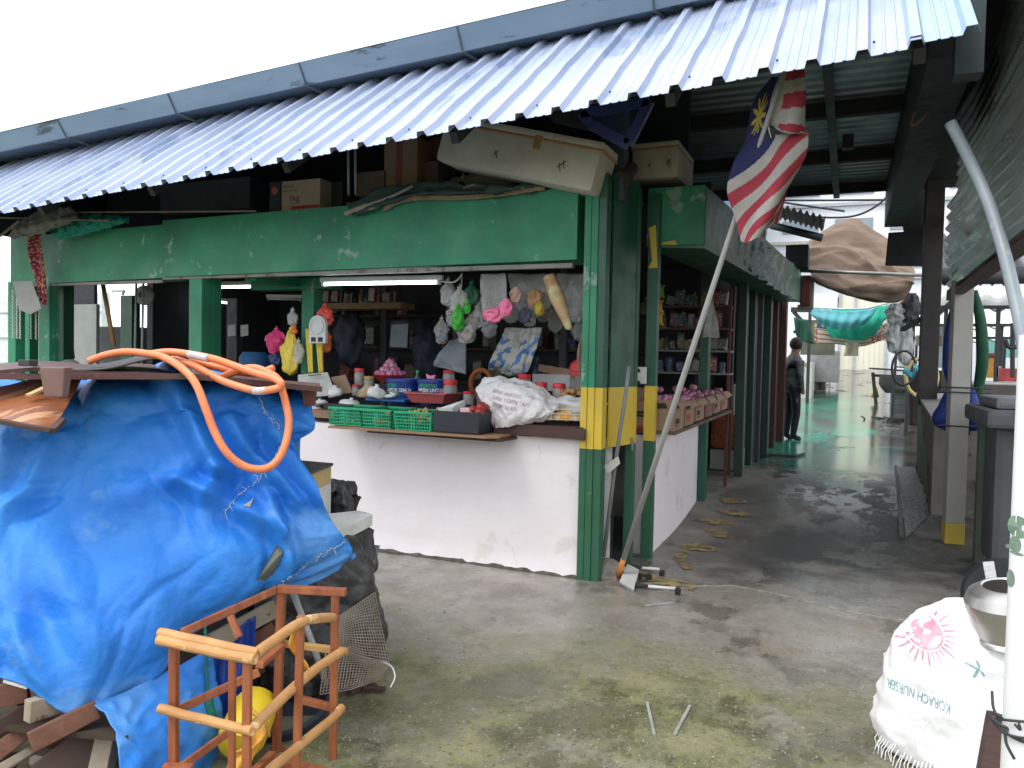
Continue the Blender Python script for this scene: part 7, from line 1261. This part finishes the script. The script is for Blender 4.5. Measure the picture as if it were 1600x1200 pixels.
mb = MB(); p = OY(1530, 752, 8.2); mb.box((p.x-.02, 8.1, p.z-.03), (p.x+.3, a0.y+.05, p.z+.03)); part('bracket', mb, INT, t)
mb = MB(); mb.box((1.1, 9.9, 1.05), (4.5, 10.4, 1.32)); single('plank_box', mb, pm('brown_grey_plank', (.14, .12, .1)), 'brown grey plank box on the concrete counter behind the post', 'plank')
# concrete post with yellow foot
pb = G(1490, 851); t = thing('concrete_post', 'grey concrete post with a yellow foot and rust marks on the right', 'post', pb); w2 = .085
GP = pm('grey_post_paint', (.42, .41, .38), (.34, .33, .30), 3, .6, bump=.15, wear=(.30, .17, .08), wsc=5, wth=.67); rot = Matrix.Rotation(.12, 3, 'Z')
mb = MB(); mb.obox(pb+V(0, .08, 1.22), (.142, .13, 2.1), rot, .006); part('shaft', mb, GP, t); mb = MB(); mb.obox(pb+V(0, .08, .085), (.148, .136, .17), rot, .006); part('yellow_foot', mb, pm('worn_yellow_foot', (.62, .46, .06), (.5, .38, .08), 6, .6, wear=(.38, .36, .33), wsc=9, wth=.58), t)
for z in (1.30, 1.26, .98):
    c = pb+V(0, .08, z); mb = MB(); mb.tube([c+V(-.16, -.08, 0), c+V(-.085, -.085, .006), c+V(.09, -.095, .004), c+V(.24, .0, .03*(z < 1)), c+V(.2, .12, 0), c+V(-.09, .1, 0)], .006, 6, closed=True); single('tie_wire', mb, INT, {1.30: 'upper of the two black wires close together round the concrete post', 1.26: 'lower of the two black wires close together round the concrete post', .98: 'lowest black wire round the concrete post'}[z], 'wire', smooth=True)
# folded umbrella tied behind the post
t = thing('folded_umbrella', 'folded blue and green market umbrella tied behind the concrete post', 'umbrella', pb+V(.05, .25, .7)); UB = pm('umbrella_blue', (.015, .04, .26), (.01, .03, .18), 5, .6, bump=.3); UG = pm('umbrella_green', (.01, .10, .05), (.006, .06, .03), 5, .6, bump=.3)
def fold(pts, w_, m, nm):
    mb = MB(); P_ = [OY(x, y, Y) for x, y, Y in pts]; mb.tube(spline(P_, 5), [w_*(.35+.65*sin(pi*min(1, .12+.8*i/(5*(len(P_)-1))))) for i in range(5*(len(P_)-1)+1)], 10); part(nm, mb, m, t, smooth=True)
fold([(1494, 470, 7.75), (1486, 520, 7.72), (1483, 570, 7.72), (1486, 600, 7.75)], .055, UB, 'blue_panel'); fold([(1522, 455, 7.8), (1532, 500, 7.75), (1535, 560, 7.75), (1530, 600, 7.8), (1526, 640, 7.8)], .05, UG, 'green_panel')
fold([(1484, 615, 7.75), (1478, 640, 7.72), (1470, 655, 7.72), (1482, 668, 7.75)], .075, UB, 'blue_panel'); fold([(1515, 610, 7.75), (1518, 640, 7.7), (1519, 660, 7.7), (1524, 668, 7.75)], .075, UB, 'blue_panel'); fold([(1528, 600, 7.85), (1532, 640, 7.85), (1531, 668, 7.85)], .045, pm('beige_panel', (.4, .37, .3)), 'beige_panel')
mb = MB(); mb.tube([OY(1518, 455, 7.85), OY(1512, 680, 7.85)], .02, 8); part('shaft', mb, WOODB, t, smooth=True)
mb = MB(); mb.ball(OY(1538, 664, 7.8), .05, 10, (1, 1, .8), .01); single('pale_pouch', mb, pm('pale_pink_pouch', (.48, .38, .36)), 'pale pink pouch hanging right of the umbrella foot', 'pouch', smooth=True)
# zinc cladding wall
ZN = pm('galvanised_zinc', (.66, .70, .70), (.42, .46, .46), 2.2, .26, .42, .08, 8, metal=.8, wear=(.20, .17, .13), wsc=2.1, wth=.62, stretch=(1.5, .5, 1.5))
zp = thing('zinc_cladding', 'weathered corrugated zinc sheets hanging along the right above the posts', 'cladding', V(1.0, 5, 2.2))
def clad(xb, yb0, yb1, z0, z1, lean, off, m, seed, nm='zinc_sheet'):
    mb = MB(); nz_, ny = 130, 26; vs = []
    for j in range(nz_+1):
        s_ = j/nz_; zz = z0+(z1-z0)*s_
        for i in range(ny+1):
            yy = yb0+(yb1-yb0)*i/ny; yy2 = yy+.05*noise.noise(V(s_*9, seed, i > ny-1))*(i == ny)
            vs.append(V(xb+lean*s_+off+.019*sin(s_*(z1-z0)*2*pi/.10)+.05*noise.noise(V(yy*.7, s_*2, seed)), yy2, zz))
    fs = [(j*(ny+1)+i, j*(ny+1)+i+1, (j+1)*(ny+1)+i+1, (j+1)*(ny+1)+i) for j in range(nz_) for i in range(ny)]; n0 = len(vs); vs += [v+V(.0025, 0, 0) for v in vs]; fs += [tuple(n0+q for q in f[::-1]) for f in fs]
    e = [(j*(ny+1)+ny) for j in range(nz_+1)]; fs += [(e[j], e[j+1], n0+e[j+1], n0+e[j]) for j in range(nz_)]; mb.add(vs, fs); part(nm, mb, m, zp, smooth=True)
xa = OY(1476, 455, 7.9).x; clad(xa, 1.0, 7.9, 2.17, 3.0, .03, 0, ZN, 1); clad(xa, 0.8, 7.75, 2.92, 4.3, .06, .035, ZN, 2)
mb = MB(); mb.bar(V(xa+.05, 7.95, 2.15), V(xa+.03, 1.5, 2.16), .06, .09); part('timber_rail', mb, WOODB, zp)
mb = MB(); mb.box((xa+.08, 1.2, 2.3), (xa+.12, 7.6, 4.2)); part('backing', mb, INT, zp)
mb = MB(); mb.tube(spline([W(1485, 192, 3.6), W(1510, 240, 3.55), W(1540, 305, 3.45), (W(1562, 370, 3.35)), W(1580, 440, 3.25), W(1597, 520, 3.15), W(1606, 600, 3.1)], 6), .026, 14); single('curved_pipe', mb, pm('blue_grey_pipe', (.30, .34, .37), (.22, .26, .29), 5, .35, .5, .08, wear=(.42, .45, .46), wsc=5, wth=.6), 'blue grey pipe curving up in front of the zinc cladding', 'pipe', smooth=True)
# roofs and canopies in the far right
mb = MB(); n = 60; vs = []
for i in range(n+1): u = i/n; a = OY(1462+160*u, 442, 14); vs += [a+V(0, 0, .05*sin(i*.9)), a+V(0, 3, 1.2+.05*sin(i*.9))]
mb.add(vs, [(2*i, 2*i+1, 2*i+3, 2*i+2) for i in range(n)]); mb.bar(OY(1455, 432, 14), OY(1620, 430, 14), .12, .25); single('side_roof', mb, DARKM, 'dark roof with a wavy edge behind the concrete post', 'roof', smooth=True)
CNV = pm('cream_canopy', (.66, .64, .54), (.55, .54, .46), 2, .8); 
for k, (yt, yb, Y, l) in enumerate(((462, 480, 16, 'pale grey stall canopy nearest behind the dark wavy roof'), (486, 508, 19, 'cream stall canopy in the middle row'), (506, 528, 22, 'cream stall canopy farthest back'))):
    t = thing('stall_canopy', l, 'canopy', OY(1530, yb, Y)); mb = MB(); PT = [[OY(1395+12*k, yb, Y), OY(1500, yb+4, Y), OY(1640, yb, Y)], [OY(1400+12*k, yt, Y+2.5), OY(1500, yt+2, Y+2.5), OY(1640, yt, Y+2.5)]]; sheet(mb, PT, 40, 8, lambda u, v, p: .05*sin(u*50), .02); part('canvas_roof', mb, pm('grey_canopy', (.35, .35, .33)) if k == 0 else CNV, t, smooth=True)
    mb = MB(); mb.bar(OY(1395, yb, Y), OY(1640, yb, Y), .06); part('front_rail', mb, DARKM, t)
    for x in (1422, 1478, 1560): mb = MB(); p = OY(x+k*5, yb, Y); mb.box((p.x-.02, Y, gz(Y)), (p.x+.04, Y+.08, p.z)); part('support', mb, DARKM, t)
mb = MB(); p = OY(1440, 540, 29); mb.box((p.x, 29, 1), (22, 29.3, OY(1500, 520, 29).z)); single('far_white_wall', mb, pm('white_render'), 'white wall behind the canopied stalls', 'wall')
mb = MB(); p = OY(1541, 545, 27); mb.box((p.x, 27, OY(1541, 558, 27).z), (12, 27.2, OY(1541, 528, 27).z)); single('teal_board', mb, pm('teal_board', (.16, .42, .36)), 'teal board along the white wall at the far right', 'board')
for x, w_, yt, yb, Y, c_, l in ((1548, 12, 560, 590, 16, (.65, .30, .05), 'orange box on the far right table'), (1560, 10, 572, 590, 16, (.55, .48, .35), 'tan box on the far right table'), (1583, 30, 576, 596, 15, (.55, .06, .06), 'red crate on the far right table'), (1545, 22, 552, 564, 18, (.4, .06, .05), 'dark red box behind the orange box'), (1415, 18, 560, 574, 17, (.62, .62, .6), 'white box right of the dark table'), (1458, 14, 588, 600, 15, (.33, .2, .14), 'brown carton near the concrete counter')):
    a, b_ = OY(x-w_/2, yb, Y), OY(x+w_/2, yt, Y); mb = MB(); mb.box((a.x, Y, a.z), (b_.x, Y+.5, b_.z), .02); single('goods_box', mb, pm('gbox_%d' % x, c_, None, 6, .5), l, 'box')
mb = MB(); a = OY(1525, 597, 15); mb.box((a.x, 14.8, a.z-.06), (6, 16.5, a.z), .01); mb.box((a.x+.1, 15, gz(15)), (a.x+.16, 15.1, a.z-.06)); single('far_table', mb, pm('white_table', (.6, .6, .56)), 'white topped table at the far right', 'table')
mb = MB(); mb.box((OY(1535, 600, 13).x, 12.6, .2), (5, 12.8, OY(1535, 602, 13).z)); single('dark_stall_front', mb, pm('dark_front', (.045, .045, .045)), 'dark stall front below the white table', 'stall front')
t = thing('hanging_fan', 'black hanging ornament of two curved arms near the teal board', 'fan', OY(1582, 520, 13)); mb = MB(); mb.tube([OY(1582, 505, 13), OY(1582, 590, 13)], .03, 6); part('stem', mb, INT, t)
for s_ in (-1, 1): mb = MB(); mb.tube(spline([OY(1582, 545, 13), OY(1582+s_*8, 540, 13), OY(1582+s_*12, 530, 13)], 4), .03, 6); part('arm', mb, INT, t, smooth=True)
mb = MB(); mb.tube([OY(1440, 590, 13.5)+V(.22*cos(k*pi/8), 0, .3*sin(k*pi/8)) for k in range(16)], .03, 6, closed=True); single('yellow_hoop', mb, pm('pale_yellow_hoop', (.6, .5, .2)), 'pale yellow ring near the sooty post', 'ring', smooth=True)
mb = MB(); mb.box(OY(1458, 510, 17), OY(1486, 575, 17)+V(0, .1, 0)); single('blue_white_panel', mb, pm('bluish_white', (.6, .66, .72)), 'bluish white panel between the sooty post and the concrete post', 'panel')
for xa_, xb_, l in ((1430, 1448, 'left tan sack cloth hanging under the canopies'), (1452, 1472, 'right tan sack cloth hanging under the canopies')):
    mb = MB(); PT = [[OY(xa_, 524, 16.5), OY(xb_, 524, 16.5)], [OY(xa_, 540, 16.5), OY(xb_, 541, 16.5)]]; sheet(mb, PT, 8, 6, lambda u, v, p: .04*sin(u*7), .01); single('sack_cloth', mb, pm('tan_cloth'), l, 'cloth', smooth=True)
# ------------------------------------------------------------------ near right: bin, tyre, pot, sack, pole
t = thing('wheelie_bin', 'large dark grey wheeled bin at the right edge', 'bin', V(1.35, 6.3, 0)); BN = pm('bin_plastic', (.085, .09, .095), (.06, .065, .07), 4, .5); p = OY(1535, 640, 6.2)
mb = MB(); mb.box((OY(1556, 650, 6.2).x, 6.2, .12), (2.3, 7.0, OY(1556, 662, 6.2).z), .05); part('bin_body', mb, BN, t)
mb = MB(); mb.box((p.x, 6.0, OY(1540, 668, 6.1).z), (2.4, 7.1, OY(1540, 640, 6.1).z), .03); part('lid', mb, BN, t); mb = MB(); mb.box((OY(1552, 630, 6.3).x, 6.2, OY(1540, 640, 6.1).z), (2.3, 7.0, OY(1540, 622, 6.1).z), .04); part('lid_top', mb, pm('bin_lid_grey', (.20, .205, .22)), t)
mb = MB(); q = OY(1548, 700, 6.3); mb.box((q.x-.03, 6.6, .05), (q.x+.03, 6.7, 1.1)); part('green_strut', mb, pm('dull_green_strut', (.08, .12, .09)), t)
t = thing('tyre', 'black tyre with a silver hub leaning behind the white sack', 'tyre', V(.9, 4.3, 0)); c = W(1572, 935, 4.2); TRB = pm('tyre_rubber', (.018, .022, .024), None, 9, .6)
mb = MB(); nrm = V(-.35, -1, .15).normalized(); mb.lathe([(.13, -.06), (.19, -.065), (.215, -.035), (.215, .035), (.19, .065), (.13, .06)], c, 36, nrm); part('rubber', mb, TRB, t, smooth=35)
mb = MB(); mb.lathe([(.13, .04), (.10, .02), (.06, .05), (.03, .07)], c, 24, nrm); part('hub', mb, pm('polished_metal', (.5, .5, .5), (.2, .2, .2), 8, .2, metal=.9), t, smooth=35)
mb = MB(); mb.bar(W(1544, 878, 4.0), W(1549, 905, 4.0), .05, .012); single('white_tag', mb, WPL, 'small white tag between the tyre and the pot', 'tag')
# white woven sack
SKW = pm('white_rice_sack', (.80, .80, .80), (.76, .76, .77), 3, .55, .65, .22, 60, stretch=(1, 1, .5)); c = V(*W(1520, 1180, 2.95)); c.z = 0; t = thing('woven_sack', 'full white woven sack with pink sun print standing at the right edge', 'sack', c)
hs = .70; prof = [(.02, 0), (.27, .003), (.335, .05), (.345, .13), (.33, .24), (.305, .34), (.27, .45), (.215, .53), (.12, .59), (.03, .60)]; mb = MB(); n = 90; m_ = 70; vs = []
PR = [np.array([a_, b_]) for a_, b_ in prof]
for i in range(m_+1):
    r_, z = cr(PR, (len(PR)-1)*i/m_)
    for k in range(n):
        a_ = 2*pi*k/n; q = V(cos(a_)*r_*1.0, sin(a_)*r_*.85, z); nrm = V(cos(a_), sin(a_), .3); f_ = .035*fbm(q+V(3, 1, 0), 3.2)+.010*(1-abs(noise.noise(q*9)*2))+.006*(1-abs(noise.noise(q*20)*2)); vs.append(c+q+nrm*f_*(1 if 0 < i < m_ else 0)+V(.04*z, 0, 0))
mb.add(vs, [(i*n+k, i*n+(k+1) % n, (i+1)*n+(k+1) % n, (i+1)*n+k) for i in range(m_) for k in range(n)]+[tuple(range(n))[::-1], tuple(m_*n+k for k in range(n))]); part('sack_body', mb, SKW, t, smooth=True)
SB = BVHTree.FromPolygons([Vector(v) for v in mb.v], mb.f)
def on_sack(mbt, off=.003): return drape(mbt, SB, V(-.12, .98, -.12).normalized(), off)
FPK = pm('pink_sun_print', (.62, .22, .30), (.68, .40, .46), 16, .6); TEAL = pm('teal_lettering', (.12, .30, .32), (.3, .45, .46), 40, .6)
sc0 = W(1475, 1015, 2.6); xr = V(cos(.0), 0, 0); mb = MB(); n = 40; rs = .062; mb.add([sc0]+[sc0+V(cos(2*pi*k/n)*rs*.9, 0, sin(2*pi*k/n)*rs) for k in range(n)]+[sc0+V(cos(2*pi*k/n)*rs*.5, 0, sin(2*pi*k/n)*rs*.5) for k in range(n)], [(0, n+1+k, n+1+(k+1) % n) for k in range(n)]+[(n+1+k, 1+k, 1+(k+1) % n, n+1+(k+1) % n) for k in range(n)]); part('sun_disc', on_sack(mb), FPK, t)
for k in range(30):
    a_ = 2*pi*k/30; L_ = .05 if k % 2 else .035; mb2 = MB(); w_ = .0035; d_ = V(cos(a_)*.9, 0, sin(a_)); e_ = V(-sin(a_), 0, cos(a_)); o_ = sc0+d_*(rs*1.1); st_ = 4; vs = []
    for j in range(st_+1): u = j/st_; vs += [o_+d_*L_*u-e_*w_*(1-u*.8), o_+d_*L_*u+e_*w_*(1-u*.8)]
    mb2.add(vs, [(2*j, 2*j+1, 2*j+3, 2*j+2) for j in range(st_)]); part('sun_ray', on_sack(mb2), FPK, t)
part('print', on_sack(text_mb('KORACH NURSERY', W(1505, 1122, 2.6), V(-1, 0, .10), V(-.10, 0, -1), .036, sx=.44)), TEAL, t)
part('print', on_sack(text_mb('K', W(1548, 1046, 2.6), V(-1, 0, -.45), V(.45, 0, -1), .055, sx=1.0)), TEAL, t)
part('print', on_sack(text_mb('SUPER', W(1530, 962, 2.6), V(-1, 0, .5), V(-.5, 0, -1), .022)), FPK, t)
mb = MB(); p = W(1500, 943, 2.6); mb.poly([p, p+V(.03, 0, -.006), p+V(.04, 0, -.02), p+V(.008, 0, -.012)], .0, (0, -1, 0)) if False else mb.add([p, p+V(.035, 0, -.01), p+V(.035, 0, -.024), p+V(.002, 0, -.012)], [(0, 1, 2, 3)]); part('green_mark', on_sack(mb), pm('green_mark', (.03, .4, .25)), t)
mb = MB(); rr = random.Random(2)
for k in range(46):
    a_ = pi+.25+k*.045; q = c+V(cos(a_)*.335, sin(a_)*.29, .045+.03*rr.random()); mb.tube([q, q+V(cos(a_)*.02, sin(a_)*.02, -.03), q+V(cos(a_)*.02+rr.uniform(-.01, .01), sin(a_)*.025, -.065)], .0022, 4)
part('fringe', mb, SKW, t)
# aluminium pot on the sack
t = thing('metal_pot', 'round aluminium pot resting on top of the white sack', 'pot', W(1575, 1000, 2.85)); AL = pm('aluminium', (.55, .54, .52), (.40, .39, .37), 5, .28, .42, .05, 20, metal=.85, wear=(.25, .23, .2), wsc=9, wth=.66); c2 = W(1580, 992, 2.74); ax = V(-.12, -.1, 1).normalized()
mb = MB(); PP = [(.03, -.0), (.112, .0), (.108, .012), (.104, .016), (.112, .06), (.134, .12), (.137, .145), (.122, .178), (.088, .2), (.078, .203), (.074, .198), (.085, .18), (.1, .14), (.09, .05)]; mb.lathe(PP, c2+V(0, 0, -.02), 48, ax); part('pot_body', mb, AL, t, smooth=30)
mb = MB(); mb.lathe([(.02, .03), (.098, .06), (.1, .1)], c2+V(0, 0, -.02), 30, ax); part('dark_inside', mb, pm('pot_inside', (.05, .04, .03)), t)
# white pole at the right edge
pa = W(1604, 1130, 1.95); t = thing('white_pole', 'thick white pole with flaking green paint at the right edge', 'pole', V(pa.x, pa.y, 0)); r_ = .058; px_ = W(1564, 1200, 1.95); cx_, cy_ = px_.x+r_*cos(-.2), px_.y+.0
PWH = pm('white_pole_paint', (.82, .82, .82), (.78, .78, .79), 4, .4, .5); mb = MB(); mb.cyl(V(cx_, cy_, 0), V(cx_, cy_, 1.585), r_, None, 40); part('pole_shaft', mb, PWH, t, smooth=30)
for (x, y, a_, b_) in ((1592, 824, .02, .028), (1588, 852, .010, .02), (1581, 858, .008, .006), (1582, 908, .007, .022), (1590, 866, .012, .004)):
    p = W(x, y, 1.95-r_); mb = MB(); n = 12; vs = [Vector(p)]+[p+V(cos(2*pi*k/n)*a_*(1+.5*noise.noise(V(k, x, 0))), 0, sin(2*pi*k/n)*b_*(1+.5*noise.noise(V(x, k, 1)))) for k in range(n)]
    vs = [V(v.x, cy_-sqrt(max(1e-6, (r_+.001)**2-(min(r_, abs(v.x-cx_)))**2)), v.z) for v in vs]; mb.add(vs, [(0, 1+k, 1+(k+1) % n) for k in range(n)]); part('paint_flake', mb, pm('grey_green_flake', (.12, .25, .17), (.2, .25, .2), 30, .7), t)
t = thing('binding_wire', 'black binding wire knotted round the white pole', 'wire', V(cx_, cy_, .35)); zb = W(1565, 1125, 1.95).z
for k in range(3):
    mb = MB(); n = 30; mb.tube([V(cx_+cos(2*pi*i/n)*(r_+.006+.004*k), cy_+sin(2*pi*i/n)*(r_+.006+.004*k), zb+.012*(k-1)+.02*sin(2*pi*i/n+k*1.4)*(.4+k*.5)) for i in range(n)], .0035, 6, closed=True); part('wire_loop', mb, INT, t, smooth=True)
for pts in ([(1566, 1122, 1.86), (1548, 1112, 1.85), (1546, 1118, 1.85), (1562, 1132, 1.84), (1574, 1138, 1.84), (1570, 1146, 1.84), (1558, 1136, 1.85), (1549, 1122, 1.86)], [(1572, 1138, 1.84), (1572, 1160, 1.84), (1585, 1186, 1.83)], [(1560, 1122, 1.87), (1552, 1105, 1.88), (1550, 1080, 1.9)], [(1586, 1132, 1.83), (1594, 1140, 1.83), (1592, 1130, 1.83)]): mb = MB(); mb.tube(spline([W(*q) for q in pts], 5), .0035, 6); part('wire_end', mb, INT, t, smooth=True)
mb = MB(); mb.bar(W(1560, 1115, 2.25), W(1540, 1230, 2.2), .05, .06); single('dark_stake', mb, WOODB, 'dark wet wooden stake between the sack and the white pole', 'stake')
# two thin glass like strips on the wet floor
for a, b_, l in (((1011, 1100), (1022, 1150), 'left thin grey strip lying on the mossy floor'), ((1078, 1105), (1054, 1150), 'right thin pale strip lying on the mossy floor'), ((1008, 948), (1052, 943), 'thin pale strip on the wet floor below the white stand')):
    mb = MB(); mb.bar(G(*a)+V(0, 0, .006), G(*b_)+V(0, 0, .006), .012, .008); single('floor_strip', mb, pm('wet_pale_strip', (.36, .38, .36), None, 8, .25), l, 'strip')
# loose grit and pale chips on the mossy ground
rr = random.Random(77); mb = MB()
for i in range(800):
    x, y = rr.uniform(480, 1400), 930+270*sqrt(rr.random()); p = OZ(x, y, 0); s_ = rr.uniform(.002, .0045)*(1.6 if rr.random() < .06 else 1); mb.obox(p+V(0, 0, s_*.3), (s_*2, s_*1.5, s_), Matrix.Rotation(rr.uniform(0, 3), 3, 'Z'))
struct('grit', mb, pm('pale_grit', (.30, .29, .25), (.18, .18, .15), 60, .6), kind='stuff')
